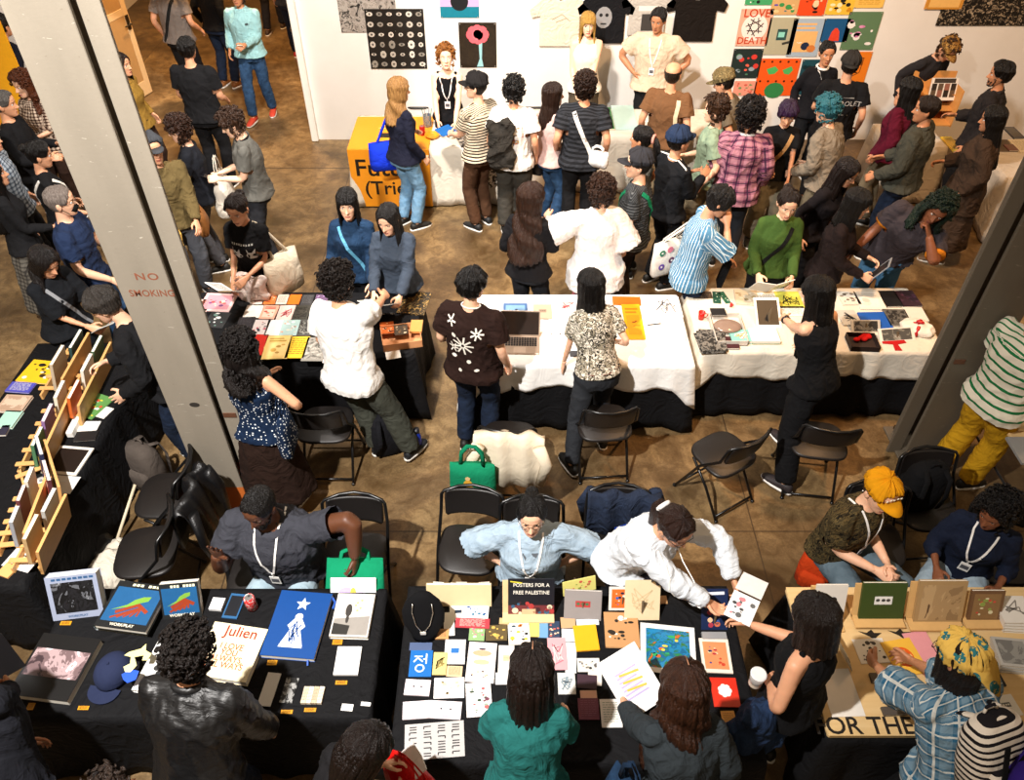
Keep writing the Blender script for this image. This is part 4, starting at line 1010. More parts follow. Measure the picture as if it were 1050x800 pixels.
item('zine', 'large zine with pink and violet watercolour cover next to the left column', 'zine', (207, 301, 240, 319), .006, '#d9b4b0', 'frame', ['#c88a94', '#7a4a78', '#e6c9a8', '#c8484a'], rz=-4, group=G)
item('zine', 'pale pink zine next to the left column on the black table', 'zine', (204, 307, 214, 320), .006, '#e8c4b4', 'lines', ['#b86a5a'], group=G)
item('zine', 'black zine with a white arc, in front of the watercolour zine', 'zine', (212, 320, 233, 336), .006, '#26282a', 'blobs', ['#d8d8d4', '#6a8a80', '#26282a'], rz=-6, group=G)
item('board', 'black board with gold scribbled pattern on the right end of the zine table', 'board', (411, 299, 439, 322), .012, printmat(11, ['#17130c', '#2a2218', '#9a7a42', '#1a150d'], 42), rz=-8, pages=False)
def openbox(label, bb, hh, col, rz=0, h=None, name='box', cat='box'):
    h = H0[0] if h is None else h
    x, y, w_, d = rect(bb, h+hh); E0 = empty(name, (x, y, h), math.radians(rz)); tag(E0, label, cat); b = MB(); t_ = .005; b.box(-w_/2, w_/2, -d/2, d/2, 0, t_)
    b.box(-w_/2, -w_/2+t_, -d/2, d/2, 0, hh); b.box(w_/2-t_, w_/2, -d/2, d/2, 0, hh); b.box(-w_/2, w_/2, -d/2, -d/2+t_, 0, hh); b.box(-w_/2, w_/2, d/2-t_, d/2, 0, hh); b.build('carton', col if not isinstance(col, str) else plain(col, .7), E0); return E0, x, y, w_, d
openbox('open cardboard box of cards on the zine table, beside the man in white', (391, 332, 431, 352), .07, '#c98d5f', 12)
item('card', 'orange card standing in the open cardboard box', 'card', (390, 330, 404, 342), .01, '#c2622a', 'blobs', ['#f0d9b0', '#3a1a10'], h=.80, rz=10); item('card', 'dark photo card in the open cardboard box', 'card', (404, 333, 418, 343), .01, '#4a4034', 'blobs', ['#d8c8a8', '#8a6a4a'], h=.80, rz=10)
item('card', 'kraft brown card leaning at the box on the zine table', 'card', (421, 328, 433, 340), .02, '#c48a4a', h=.80, pages=False); item('paper', 'white slip of paper by the cardboard box', 'paper', (395, 355, 410, 368), .002, '#dcd8d0', rz=15)
# ---- laptop table
H0[0] = .757
item('book', 'white display folder with a blue printed picture behind the laptop', 'book', (508, 305, 546, 334), .012, '#d8d8da', None); item('print', 'blue print of a screen lying on the white folder', 'print', (516, 311, 541, 331), .003, '#3f5f8a', 'frame', ['#6f94b8', '#20344f', '#a8c4d8', '#16263c'], h=.770)
def laptop(px, py, rz):
    p = at(px, py, .762); E0 = empty('laptop', (p.x, p.y, .757), math.radians(rz)); tag(E0, 'open silver laptop with black keys on the white tablecloth', 'laptop')
    sil = plain('#b8a594', .35, .6); b = MB(); b.box(-.165, .165, -.115, .115, 0, .014, bev=.004); b.build('base', sil, E0)
    b = MB()
    for i in range(13):
        for j in range(5): b.box(-.142+i*.022, -.142+i*.022+.019, -.02+j*.023, -.02+j*.023+.019, .0142, .016)
    b.build('keyboard', plain('#121214', .5), E0); b = MB(); b.box(-.05, .05, -.105, -.035, .0142, .0148); b.build('trackpad', plain('#c7b6a6', .3, .4), E0)
    T = TR(0, .115, .012, math.radians(68)); b = MB(); b.box(-.165, .165, 0, .22, -.004, .004, T, bev=.002); s_ = b.build('screen_lid', sil, E0); b = MB(); b.box(-.155, .155, .012, .21, .0042, .0048, T); b.build('display', plain('#2a211d', .15), s_)
laptop(533, 354, -2)
b_ = item('card', 'brown paper card with a grey tab behind the girl in the patterned top', 'card', (547, 312, 566, 327), .004, '#b39b86', 'label', ['#8a7666', '#6b5a4c'])
item('print', 'small white print with red scribbles on the laptop table', 'print', (571, 308, 594, 319), .002, '#e6d2cc', 'scribble', ['#b8303a'])
item('folder', 'bright orange folder at the back edge of the laptop table', 'folder', (628, 304, 657, 313), .004, '#e25a10', None, rz=-2); item('folder', 'amber yellow plastic folder beside the girl in the patterned top', 'folder', (640, 312, 659, 348), .005, '#eba312', 'title', ['#c87808', '#e09010', '#7a3a08'])
item('box', 'flat white box with a black mark at the back of the laptop table', 'box', (666, 304, 698, 325), .012, '#e6e3de', 'scribble', ['#3a3a3c'], pages=False); item('box', 'flat white box with a pen on it near the table front', 'box', (664, 327, 701, 348), .02, '#e4e1dc', None, pages=False)
def pen(label, px, py, h, rz, col): p = at(px, py, h); E0 = empty('pen', (p.x, p.y, h), math.radians(rz)); tag(E0, label, 'pen'); b = MB(); b.tube([(-.06, 0, .005), (.05, 0, .005)], .0045, 7); b.build('barrel', plain(col, .3), E0); b = MB(); b.tube([(.05, 0, .005), (.068, 0, .005)], [.0045, .001], 7); b.build('tip', plain('#777777', .3, 1), E0)
pen('black pen on the flat white box', 671, 333, .778, 10, '#1c1c1e')
for x_, nm in ((565, 'left'), (574, 'right')):
    p = at(x_, 335, .752); b = MB(); b.tube([(p.x, p.y+.13, .759), (p.x+.005, p.y+.02, .759), (p.x-.003, p.y-.1, .759)], .0016, 5); b.ball((p.x-.003, p.y-.11, .763), .007); tag(b.build('pendant', plain('#8b857c', .3, 1)), f'thin cord pendant on the white cloth, {nm} of the two', 'pendant', 'pendants')
p = at(589, 363, .76); b = MB(); b.box(p.x-.04, p.x+.04, p.y-.035, p.y+.035, .758, .768, bev=.002); tag(b.build('phone', plain('#3b3c40', .25)), 'grey phone by the hand of the girl at the laptop table', 'phone')
# ---- art book table near the right column
item('photo_strip', 'dark photo strip at the back left corner of the art book table', 'photo', (710, 299, 730, 306), .003, printmat(13, ['#16120e', '#5a4a38', '#b89a78'], 60))
for i, (x0_, x1_, c_) in enumerate(((731, 739, '#1f4a38'), (740, 746, '#275c42'))): item('card', f'dark green card on the art book table, {["left", "right"][i]} of the pair', 'card', (x0_, 299, x1_, 311), .003, c_, 'blobs', ['#c8d8c8', '#10281c'], rz=-8+20*i)
item('book', 'beige book with a pale drawing at the back of the art book table', 'book', (754, 297, 777, 312), .014, '#cfc0a4', 'blobs', ['#e6dcc8', '#a8946e'], rz=-6)
def cup(label, px, py, col, r_=.032, hh=.075, h=.757):
    p = at(px, py, h+hh); E0 = empty('cup', (p.x, p.y, h)); tag(E0, label, 'cup'); b = MB(); R0 = [[(q*math.cos(a), q*math.sin(a), z) for a in [2*PI*k/18 for k in range(18)]] for q, z in ((r_*.7, 0), (r_*.95, hh), (r_*.85, hh), (r_*.62, .006))]; b.rings(R0); b.build('cup_body', plain(col, .35), E0, True)
    b = MB(); b.tube([(r_*.85, 0, hh*.8), (r_*1.6, 0, hh*.7), (r_*1.5, 0, hh*.3), (r_*.8, 0, hh*.25)], .004, 6); b.build('handle', plain(col, .35), E0, True)
cup('red mug near the left end of the art book table', 720, 320, '#c01c14'); cup('small red tin cup beside the green cards', 750, 311, '#c01c14', .012, .04)
openbox('low white box behind the zine piles on the art book table', (731, 321, 763, 350), .05, '#cfc6ba'); item('notebook', 'black notebook lying on the white box edge', 'notebook', (729, 316, 744, 323), .012, '#1c1c1e', h=.80)
b = MB(); q = at(746, 334, .80); b.ball((q.x, q.y, .795), (.12, .09, .03), nu=20, nv=10); tag(b.build('glasses_case', plain('#8a7466', .15), None, True), 'glossy brown pouch inside the low white box', 'pouch')
for i in range(4): item('zine', f'black and white photo zine, {["lowest", "second lowest", "third lowest", "topmost"][i]} of the pile at the front left corner', 'zine', (715+i, 341-i, 741+i, 362-i), .008, printmat(15+i, ['#2a2826', '#77736c', '#c4c0b6'], 26), h=.758+.0085*i, rz=[4, -3, 2, -5][i], group='pile of photo zines')
item('book', 'teal and white book in front of the white box', 'book', (749, 338, 771, 350), .03, '#7fbfb2', 'scribble', ['#e8a05a', '#ffffff']); item('book', 'maroon book under the front of the teal book', 'book', (742, 345, 757, 357), .02, '#401c22')
for i in range(3): item('book', f'white book with green spine, {["lowest", "middle", "topmost"][i]} of three beside the woman in black', 'book', (769, 338-i, 798, 352-i), .012, ['#6f9a5a', '#dcd8cc', '#e9e6de'][i], h=.758+.0125*i, group='white books in a stack')
standing('picture_frame', 'white framed black picture board lying tilted beside the woman in black', 'frame', (776, 305, 802, 336), .015, '#e0dcd4', 'photo', ['#17130f'], tilt=62)
item('book', 'open white book at the back of the art book table', 'book', (780, 300, 796, 322), .012, '#e8e2d6', 'lines', ['#8a8478']); item('print', 'lime yellow print with black brush words behind the woman in black', 'print', (797, 299, 822, 316), .006, '#d6d45a', 'scribble', ['#1c1c14'])
item('zine', 'white zine under the lime yellow print', 'zine', (800, 314, 826, 324), .006, '#e4e0d8', 'lines', ['#999488'])
L3 = [((861, 299, 880, 312), '#d8d0c2', 'blobs', ['#8a7c6a', '#5a5044'], 'white book with a small grey sketch at the back'), ((879, 299, 905, 317), '#e2dccf', 'title', ['#c9c2b4', '#e8e2d6', '#dcd4c6'], 'white book with a dark red spine'), ((905, 298, 922, 314), '#17171a', None, [], 'black covered book'), ((921, 298, 941, 314), '#2e1a26', 'blobs', ['#4a2c3e'], 'dark aubergine book with an emblem'), ((861, 318, 880, 333), '#bdb8ae', 'scribble', ['#2a2a2c'], 'white zine with black ink drawing'), ((884, 320, 912, 338), '#1f55a8', None, [], 'bright blue book'), ((909, 317, 932, 334), '#5f5c56', 'photo', [printmat(21, ['#2c2a28', '#5f5c56', '#9a968c'], 24)], 'grey photo book'), ((929, 315, 949, 329), '#d9d2c6', None, [], 'blank white book at the right end')]
for bb, c_, s_, cs, nm in L3: item('book', nm+' of the art book table', 'book', bb, .014, c_, s_, cs or ('#222222',), rz=random.Random(bb[0]).uniform(-3, 3), group='books at the right end of the art book table')
openbox('open dark box with red contents below the blue book', (871, 341, 900, 356), .05, '#2a1a14', -3); b = MB(); q = at(884, 345, .79); r = random.Random(2)
for k in range(9): b.ball((q.x+r.uniform(-.06, .06), q.y+r.uniform(-.04, .03), .785), (.03, .022, .018))
tag(b.build('red_cloth', fabric('#b0140e'), None, True), 'crumpled red cloth in the open dark box', 'cloth')
standing('photo_board', 'grey photo board tilted up behind the open dark box', 'photo board', (873, 328, 903, 341), .012, '#b4ada0', 'photo', [printmat(23, ['#2c2a28', '#6a665f', '#9a968c'], 16)], tilt=48); standing('photo_board', 'white bordered photo board beside the red ribbon', 'photo board', (902, 336, 940, 350), .012, '#ddd6ca', 'photo', [printmat(24, ['#4c4a46', '#7a766c', '#aaa69c'], 12)], tilt=55, rz=6)
p = at(917, 352, .755); b = MB(); b.prism([(p.x-.10, p.y+.03), (p.x+.09, p.y+.05), (p.x+.1, p.y+.0), (p.x+.02, p.y-.02), (p.x+.03, p.y-.10), (p.x-.03, p.y-.10), (p.x-.02, p.y-.02), (p.x-.10, p.y-.01)], .758, .762); tag(b.build('ribbon', plain('#b0161a', .35)), 'flat red ribbon at the front right of the art book table', 'ribbon')
p = at(949, 335, .80); E0 = empty('gift_bag', (p.x-.06, p.y, .75), -.5); tag(E0, 'crumpled white paper parcel tied with red ribbon by the right column', 'parcel'); b = MB(); b.ball((0, 0, .04), (.15, .10, .045), nu=18, nv=8); V, N, F_ = remesh(b, .012, 2); mesh_obj('paper', folds(V, N, 4, .010), F_, plain('#ded6c9', .6), E0, None, True)
b = MB(); b.tube([(0, -.11, .02), (0, -.06, .08), (0, .05, .09), (0, .10, .03)], .014, 6, sq=.3); b.tube([(-.14, 0, .04), (0, 0, .094), (.14, 0, .04)], .012, 6, sq=.3); b.ball((0, 0, .10), (.035, .02, .014)); b.build('ribbon', plain('#b0161a', .4), E0, True)
# ---- bottom left: large books
H0[0] = .7495
def slip(E0, w_, d, T): put_art(E0, artwork('photo', w_, d*.86, [printmat(31, ['#0c0c0e', '#1b1b1e', '#0f0f10', '#55575c', '#c8cacc'], 14)], 1), T, 'cover_photo'); put_art(E0, [(bar(-w_*.38+w_*.105*k, d/2-.02, -w_*.30+w_*.105*k, d/2-.02, .014), '#2c5078') for k in range(8)], T, 'faded_title'); text('WORK/PLAY', .020, T @ TR(0, -d/2+.017, .001), plain('#2c5078', .5), E0)
standing('book', 'grey-blue slipcased photo book with dark cover photo at the far left of the black table', 'book', (56, 590, 106, 634), .07, '#8b93a8', h=.75, tilt=30, rz=8, ext=slip)
def wp(E0, w_, d, t):
    T = t if isinstance(t, Matrix) else TR(0, 0, t); put_art(E0, artwork('lizard', w_, d, ['#18507e', '#6f9a38', '#8a3418'], 1), T, 'cover_picture')
    put_art(E0, [(bar(-w_*.2+w_*.08*k, d/2-.02, -w_*.14+w_*.08*k, d/2-.02, .016), '#d9d9b8') for k in range(8) if k != 3], T, 'faded_title')
    text('WORK/PLAY', .026, T @ TR(0, -d/2+.022, .001), plain('#e6e2d0', .5), E0)
for i in range(3): item('book', ['green edged book with a lizard cover, lowest of the stack at the left end', 'black edged book in the middle of the lizard book stack', 'black book with a green lizard on blue, topmost of the stack'][i], 'book', (108, 600-i*1, 163, 647-i*1), .032, ['#8b93a0', '#24402a', '#16181a'][i], h=.75+.033*i, rz=-8, ext=wp if i == 2 else None, group='lizard cover books')
standing('book', 'black book with a green lizard on blue standing behind the curly-haired visitor', 'book', (168, 598, 207, 634), .05, '#1c1f20', h=.75, tilt=32, rz=6, ext=wp)
def openbook(E0, w_, d, t): put_art(E0, [([(-w_*.46, -d*.18), (w_*.46, -d*.18), (w_*.46, d*.26), (-w_*.46, d*.26)], printmat(33, ['#3a2c30', '#6a5658', '#a08a8c', '#e8dce4', '#6a5a48'], 5, 'noise'))], TR(0, 0, t), 'photograph')
item('photo_book', 'large black photo book with a glowing night road spread lying open', 'book', (24, 652, 88, 716), .05, '#0d0d0e', h=.75, rz=-7, ext=openbook)
standing('photo_book', 'black book page standing half turned at the left edge of the table', 'book', (2, 655, 26, 690), .006, '#1b1a1c', h=.80, tilt=10, rz=40)
E0 = item('book', 'white bordered book under the curly-haired visitor on the black table', 'book', (147, 660, 186, 711), .03, '#dcdcda', 'blobs', ['#1c1c1e', '#5a5a5c', '#2c2c2e'], h=.75, rz=-10)
# navy cap on the table with its crown, brim and patch
p = at(113, 690, .80); E0 = empty('baseball_cap', (p.x, p.y, .75), math.radians(-10)); tag(E0, 'navy blue cap with a yellow and blue animal patch lying on the black table', 'cap'); nv = fabric('#232a44', fold=.2)
b = MB(); R0 = [[(.098*k*math.cos(a), .02+.115*k*math.sin(a), z) for a in [2*PI*i/28 for i in range(28)]] for z, k in ((0, 1), (.03, 1.0), (.06, .95), (.085, .82), (.105, .6), (.115, .3), (.118, .05))]; b.rings(R0); b.build('crown', nv, E0, True)
b = MB(); P = [(.092*math.sin(a), -.07-.095*max(0, math.cos(a))**.8) for a in [-1.57+3.14*i/18 for i in range(19)]]; b.prism(P, .006, .013); b.build('brim', nv, E0); b = MB(); b.ball((0, .02, .12), .008); b.build('button', nv, E0)
def lizpatch(px, py, P, col, nm, z): q = at(px, py, z); b = MB(); b.prism([(q.x+x*.01, q.y+y*.01) for x, y in P], z, z+.004); o = b.build(nm, plain(col, .5)); o.parent = E0; o.matrix_parent_inverse = (Matrix.Translation((p.x, p.y, .75)) @ Matrix.Rotation(math.radians(-10), 4, 'Z')).inverted(); return o
lizpatch(138, 674, [(-6, 1), (-4, 3), (2, 5), (4, 8), (5, 4), (9, 2), (8, -2), (5, -2), (5, 1), (0, 0), (3, -5), (1, -9), (-2, -9), (-4, -6), (-1, -4), (-2, 0)], '#e3dc96', 'patch', .862); lizpatch(134, 692, [(-5, 0), (-1, 3), (4, 2), (4, -3), (0, -5), (-3, -3)], '#1f4fc0', 'patch', .860)
def jul(E0, w_, d, t): text('Julien', .092, TR(.02, d*.36, t), plain('#8f2c1c', .5), E0, sx=1.0); [text(s_, .052, TR(.0+.0*i, d*(.08-.115*i), t), plain('#c0521e', .5), E0, sx=.92) for i, s_ in enumerate(('I LOVE', 'YOU', 'ALWAYS,', 'ALL WAYS'))]
item('book', 'large cream book titled Julien in dark red beside the curly-haired visitor', 'book', (206, 641, 265, 696), .045, '#e3d6b4', h=.75, rz=-9, ext=jul)
item('phone', 'blue phone with black screen behind the cream book', 'phone', (232, 609, 248, 634), .009, '#2a5a86', 'photo', ['#14161c'], h=.75, rz=-6, pages=False); item('earbud_case', 'small white earbud case beside the blue phone', 'case', (216, 613, 229, 625), .02, '#dcdcdc', h=.75, rz=-5, pages=False)
def can(label, px, py, h, body, top='#b8b8b8', z=None):
    p = at(px, py, h+.06); E0 = empty('drink_can', (p.x, p.y, h)); tag(E0, label, 'can', 'drink cans'); b = MB(); b.rings([[(q*math.cos(a), q*math.sin(a), z) for a in [2*PI*k/20 for k in range(20)]] for q, z in ((.024, 0), (.033, .008), (.033, .108), (.026, .12), (.024, .12), (.023, .115))]); b.build('can_body', body if not isinstance(body, str) else plain(body, .3, .3), E0, True)
    b = MB(); b.cyl((0, 0), .025, .1152, .1172); b.build('lid', plain(top, .3, .9), E0); b = MB(); b.prism(blob(0, .008, .008, 10), .1174, .119); b.build('opening_tab', plain('#6a6a6a', .3, .9), E0)
can('white and red drink can behind the blue star book', 257, 618, .75, fabric('#d8d0cc', 'blotch', '#c03030', '#c03030', 3)); can('pink drink can on the chair behind the woman in chambray', 630, 558, .47, '#c03a48')
def starr(E0, w_, d, t): b = MB(); b.tube([(w_*.5, d*.46, t*.5), (w_*.5+.025, d*.40, t*.4), (w_*.5+.02, d*.3, .01)], .008, 6); b.tube([(w_*.38, -d*.5, t*.5), (w_*.40, -d*.5-.03, .01)], .006, 6); b.build('blue_ribbon', plain('#1d4fa8', .5), E0)
item('book', 'tall blue book with a white star and white robed figure on its cover', 'book', (277, 607, 332, 674), .035, '#0a4082', 'star', ['#d8dee4', '#0a4082'], h=.75, rz=-5, ext=starr)
def phb(E0, w_, d, t): put_art(E0, [([(-w_*.46, -d*.46), (w_*.46, -d*.46), (w_*.46, -d*.02), (-w_*.46, -d*.1)], '#8f8a84'), ([(-w_*.46, -d*.46), (-w_*.05, -d*.46), (-w_*.02, -d*.25), (-w_*.46, -d*.2)], '#2c2a28'), (blob(-w_*.12, d*.1, .02, 10, 2.2), '#3a3634'), (blob(-w_*.12, -d*.1, .01, 8, 3), '#3a3634')]+[(blob(w_*(.1+.08*math.sin(k*2)), d*(.1+.06*k), .008, 7), '#d8b478') for k in range(5)], TR(0, 0, t), 'photograph')
item('book', 'pale photo book with a dark vase on its cover, right of the blue star book', 'book', (342, 609, 381, 653), .03, '#cfcac4', h=.75, ext=phb, rz=-2)
item('box', 'white square box below the pale photo book', 'box', (344, 663, 369, 692), .014, '#dcdad8', h=.75, pages=False)
for bb, nm in (((341, 656, 351, 661), 'below the pale photo book'), ((274, 677, 284, 682), 'below the blue star book'), ((344, 698, 356, 702), 'below the white square box'), ((288, 728, 300, 732), 'below the black and white strip'), ((312, 726, 324, 730), 'below the wrapped cards'), ((62, 637, 73, 641), 'below the slipcased book'), ((28, 721, 35, 728), 'below the open photo book'), ((80, 724, 91, 728), 'left of the navy cap')):
    item('price_tag', 'small orange price tag '+nm, 'tag', bb, .003, '#c88a18', 'lines', ['#2a1a08'], h=.75, group='orange price tags')
item('paper', 'folded white paper sleeve left of the black and white strip', 'paper', (269, 690, 283, 724), .006, '#d8d6d2', h=.75, rz=-6, pages=False); item('photo_strip', 'black and white photo strip between the sleeve and the wrapped cards', 'photo', (290, 695, 303, 721), .005, printmat(41, ['#1a1a1a', '#8a8a88', '#e0e0dc'], 22), h=.75, rz=-5)
for i in range(4): item('card', f'bundle of tan and white wrapped cards on the black table, {["leftmost", "second from left", "third from left", "rightmost"][i]}', 'card', (310+i*5.4, 704, 315+i*5.4, 721), .02, ['#c8b8a0', '#dcd0bc', '#b8a88e', '#d8ccb8'][i], 'lines', ['#8a6a4a'], h=.75, rz=-3, pages=False, group='wrapped cards')
for i, bb in enumerate(((350, 722, 362, 729), (370, 720, 380, 724))): item('card', f'white card at the front edge near the red bag visitor, {["left", "right"][i]} of two', 'card', bb, .004, '#dedcd8', h=.75, rz=-5, pages=False, group='white cards')
# ---- bottom centre: prints and cards
p = at(436, 650, .75); E0 = empty('necklace_bust', (p.x, p.y-.02, .75)); tag(E0, 'black velvet necklace bust at the left end of the print table', 'display bust'); vel = fabric('#0b0b0d', fold=.1)
b = MB(); R0 = []
for y_, z_, wq, tq in ((0, 0, .07, .04), (.01, .05, .085, .045), (.03, .12, .12, .045), (.06, .19, .125, .04), (.085, .25, .10, .035), (.10, .29, .055, .03), (.105, .305, .02, .015)): R0.append([(wq*math.cos(a), y_+tq*math.sin(a), z_) for a in [2*PI*k/22 for k in range(22)]])
b.rings(R0); b.build('bust', vel, E0, True)
p0 = E0.location; b = MB(); pts = [(-.055, .05, .275), (-.06, .025, .22), (-.04, -.012, .15), (-.01, -.03, .11), (.01, -.03, .11), (.04, -.012, .15), (.06, .025, .22), (.055, .05, .275)]; b.tube(pts, .0028, 6); o = b.build('chain', plain('#c9c2b4', .25, .9), None, True); o2 = empty('necklace', p0.copy()); tag(o2, 'silver chain necklace with a square pendant hanging on the black bust', 'necklace'); o.parent = o2
b = MB(); b.box(-.017, .017, -.037, -.031, .085, .112, bev=.002); b.build('pendant', plain('#d8d2c6', .3), o2)
H6 = .748; PG = 'prints and cards on the crowded table'
standing('display_rack', 'low pale wooden rack at the back of the crowded table', 'rack', (438, 600, 504, 622), .02, '#d9c49a', h=.75, tilt=20)
for i in range(9): standing('print', f'thin paper print filed in the pale wooden rack, {["first", "second", "third", "fourth", "fifth", "sixth", "seventh", "eighth", "ninth"][i]} from the left', 'print', (444+i*6, 597+(i*7) % 4, 455+i*6, 617), .003, ['#d8d4cc', '#c8c0b4', '#e0dcd4', '#b8c4c8', '#d4c8b8', '#c8d0cc', '#e4e0da', '#ccc4bc', '#d8c8bc'][i], 'blobs', [['#6a6a6a', '#5a8a9a', '#c87a5a'][i % 3]], h=.755, tilt=25+i % 3*4, rz=(i*37 % 11)-5, group='prints filed in the wooden rack')
items6 = [
 ((461, 620, 479, 636), .004, '#e2dfda', 'label', ['#1c2a3c', '#1c2a3c'], 'card', 'white card with a black fold behind the red zine'), ((476, 621, 501, 634), .004, '#e4e1dc', 'blobs', ['#1f4a8a', '#1f6a8a'], 'card', 'white card with two small blue pins'),
 ((455, 628, 466, 652), .004, '#dcd8d0', None, [], 'card', 'narrow white card beside the necklace bust'), ((467, 634, 502, 644), .006, '#b03a44', 'lines', ['#e0d4c8', '#3a3a44'], 'zine', 'striped red and grey zine'),
 ((481, 641, 497, 657), .005, '#86a872', 'blobs', ['#d8b8a8', '#c87a8a', '#e6dcc8'], 'card', 'green card with a pink figure'), ((498, 641, 520, 657), .005, '#5a4c30', 'blobs', ['#d8b458', '#c8a050'], 'card', 'brown card with a yellow cat'),
 ((521, 635, 543, 661), .006, '#e6e0d4', 'blobs', ['#e0702a', '#1f3a4c', '#2a2a2a', '#e8b83a'], 'print', 'white print with an orange flower bouquet'), ((543, 637, 553, 653), .004, '#e0c26a', None, [], 'card', 'yellow card beside the orange bouquet print'), ((552, 637, 562, 654), .004, '#6a98c0', None, [], 'card', 'pale blue card beside the yellow card'), ((562, 637, 574, 656), .004, '#2c3c54', 'blobs', ['#d86a5a', '#e8c8a8'], 'card', 'dark blue card with a red drawing'),
 ((443, 645, 460, 655), .012, '#c0905c', 'lines', ['#7a5030'], 'box', 'small tan card box below the necklace bust'), ((444, 669, 458, 692), .008, '#d8c07a', 'scribble', ['#7a6a34', '#8a7a44'], 'zine', 'yellow patterned zine right of the blue sleeve'),
 ((456, 656, 477, 681), .004, '#e6e6e4', 'label', ['#2a6ab0', '#2a6ab0'], 'card', 'white card with a small blue word and a black bird'), ((458, 683, 474, 694), .004, '#d8b690', 'lines', ['#a05a3a'], 'card', 'peach card with red lettering below the white bird card'),
 ((479, 659, 508, 700), .003, '#e8e0da', 'rainbow', ['#e0a080', '#e8b890', '#f0d8c8', '#3a2a3a'], 'print', 'tall white print with an orange mushroom'), ((478, 700, 504, 735), .003, '#ece6e2', 'blobs', ['#b05a5a', '#3a4a3a', '#8a9a8a', '#6a3a4a'], 'print', 'white print of scattered small plants below the mushroom print'),
 ((511, 662, 527, 691), .004, '#e2dcd4', 'label', ['#d8b894', '#c0a080'], 'card', 'white card with a tan header by the long-haired visitor in teal'), ((508, 690, 522, 702), .003, '#e4e0dc', None, [], 'paper', 'blank white slip left of the visitor in teal'),
 ((415, 697, 441, 713), .010, '#e4d8dc', 'eyes', ['#3a3a3c', '#c890a0'], 'box', 'small pink lidded box with two dots under the blue sleeve'), ((445, 695, 476, 716), .004, '#eae8e6', 'blobs', ['#e0c89a', '#ead8b0', '#e6d0a0'], 'print', 'white card with pale gold lettering'),
 ((413, 719, 442, 737), .010, '#e8dee2', 'eyes', ['#e8dee2', '#c890a0'], 'box', 'long blank pink box at the front left'), ((441, 719, 473, 737), .010, '#e8dee2', 'eyes', ['#3a3a3c', '#c890a0'], 'box', 'long pink box with two dots at the front left'),
 ((415, 741, 476, 778), .003, '#b0aeac', 'grid', ['#2e2c2e'], 'print', 'grey plastic sleeve sheet of black block letters at the table front'),
 ((589, 641, 613, 667), .01, '#e3a41a', None, [], 'book', 'plain golden yellow notebook'), ((575, 633, 590, 644), .006, '#c09a74', None, [], 'card', 'kraft brown card left of the yellow notebook'), ((576, 645, 590, 658), .005, '#dfe2e4', None, [], 'card', 'white card left of the yellow notebook'), ((591, 635, 614, 641), .005, '#dfdcd8', None, [], 'card', 'white envelope behind the yellow notebook'),
 ((562, 654, 581, 687), .005, '#dd9aa0', 'scribble', ['#c06a78', '#e8c0c0'], 'print', 'pink patterned print beside the visitor in teal'), ((580, 659, 591, 690), .004, '#e4e4e2', None, [], 'paper', 'white narrow sheet right of the pink print'), ((572, 690, 590, 712), .005, '#c8c8c4', 'scribble', ['#7a8a94'], 'bag', 'clear plastic wrapped card by the visitor in teal'),
 ((592, 675, 615, 689), .004, '#d4d0c8', 'blobs', ['#26262a', '#5a5654', '#8a8478'], 'print', 'black and white photo cards spread below the yellow notebook'), ((592, 692, 612, 706), .004, '#3a2630', None, [], 'card', 'dark plum card with a torn corner'), ((603, 688, 617, 703), .003, '#d8cfc6', None, [], 'card', 'pale card over the dark plum card'),
 ((595, 708, 612, 716), .004, '#d8ab94', None, [], 'card', 'peach card above the maroon booklet'), ((593, 716, 614, 738), .007, '#6a3348', 'lines', ['#8a5468'], 'booklet', 'maroon booklet at the front of the crowded table'), ((616, 717, 637, 746), .005, '#e6e2dc', 'lines', ['#8a9a8a'], 'card', 'white card with faint lettering at the table front'),
 ((620, 628, 655, 664), .012, '#b98a5c', 'blobs', ['#1c1814', '#2a241e', '#e8e0d0'], 'book', 'kraft book with a black and white creature drawing'), ((670, 611, 684, 619), .01, '#a8825a', None, [], 'card', 'brown card box by the white-shirted seller'),
 ((657, 641, 713, 691), .004, '#e6e4e0', 'frame', [printmat(51, ['#2f7a48', '#1a5f86', '#1f78a8', '#2a6a3a', '#c8502a', '#d8a83a'], 11), '#1f78a0', '#2f9a58', '#d8602a', '#e6c848'], 'poster', 'large colourful poster of green and blue swirls'),
 ((719, 655, 749, 690), .01, '#e6dacb', 'frame', ['#dd8a5a', '#c0402a', '#1f3a8a', '#e8c8a0', '#a8303a'], 'print', 'cream framed print with a blue and red motif'), ((720, 648, 745, 655), .02, '#8f8f90', None, [], 'box', 'grey clear lid behind the cream framed print'),
 ((730, 695, 757, 725), .006, '#cf2b18', 'flower', ['#f0e8e0', '#f0e8e0'], 'book', 'red booklet with a white flower'), ((741, 729, 755, 750), .006, '#dc9f4a', 'lines', ['#9a6a24'], 'booklet', 'amber booklet at the right front corner of the crowded table'),
 ((512, 634, 522, 640), .01, '#c8a878', None, [], 'box', 'little wooden block below the black poster board')]
for k, (bb, t_, c_, s_, cs, nm, lb) in enumerate(items6):
    w0 = {'zine': 'zine', 'card': 'card', 'print': 'print', 'box': 'small_box', 'paper': 'paper', 'book': 'book', 'bag': 'plastic_bag', 'booklet': 'booklet', 'poster': 'poster'}[nm]
    item(w0, lb, nm, bb, t_, c_, s_, cs or ('#222222',), rz=random.Random(k).uniform(-5, 5)-(8 if nm == 'poster' else 0), h=.7492+.0012*(k % 4), group=PG, pages=nm in ('book', 'zine'))
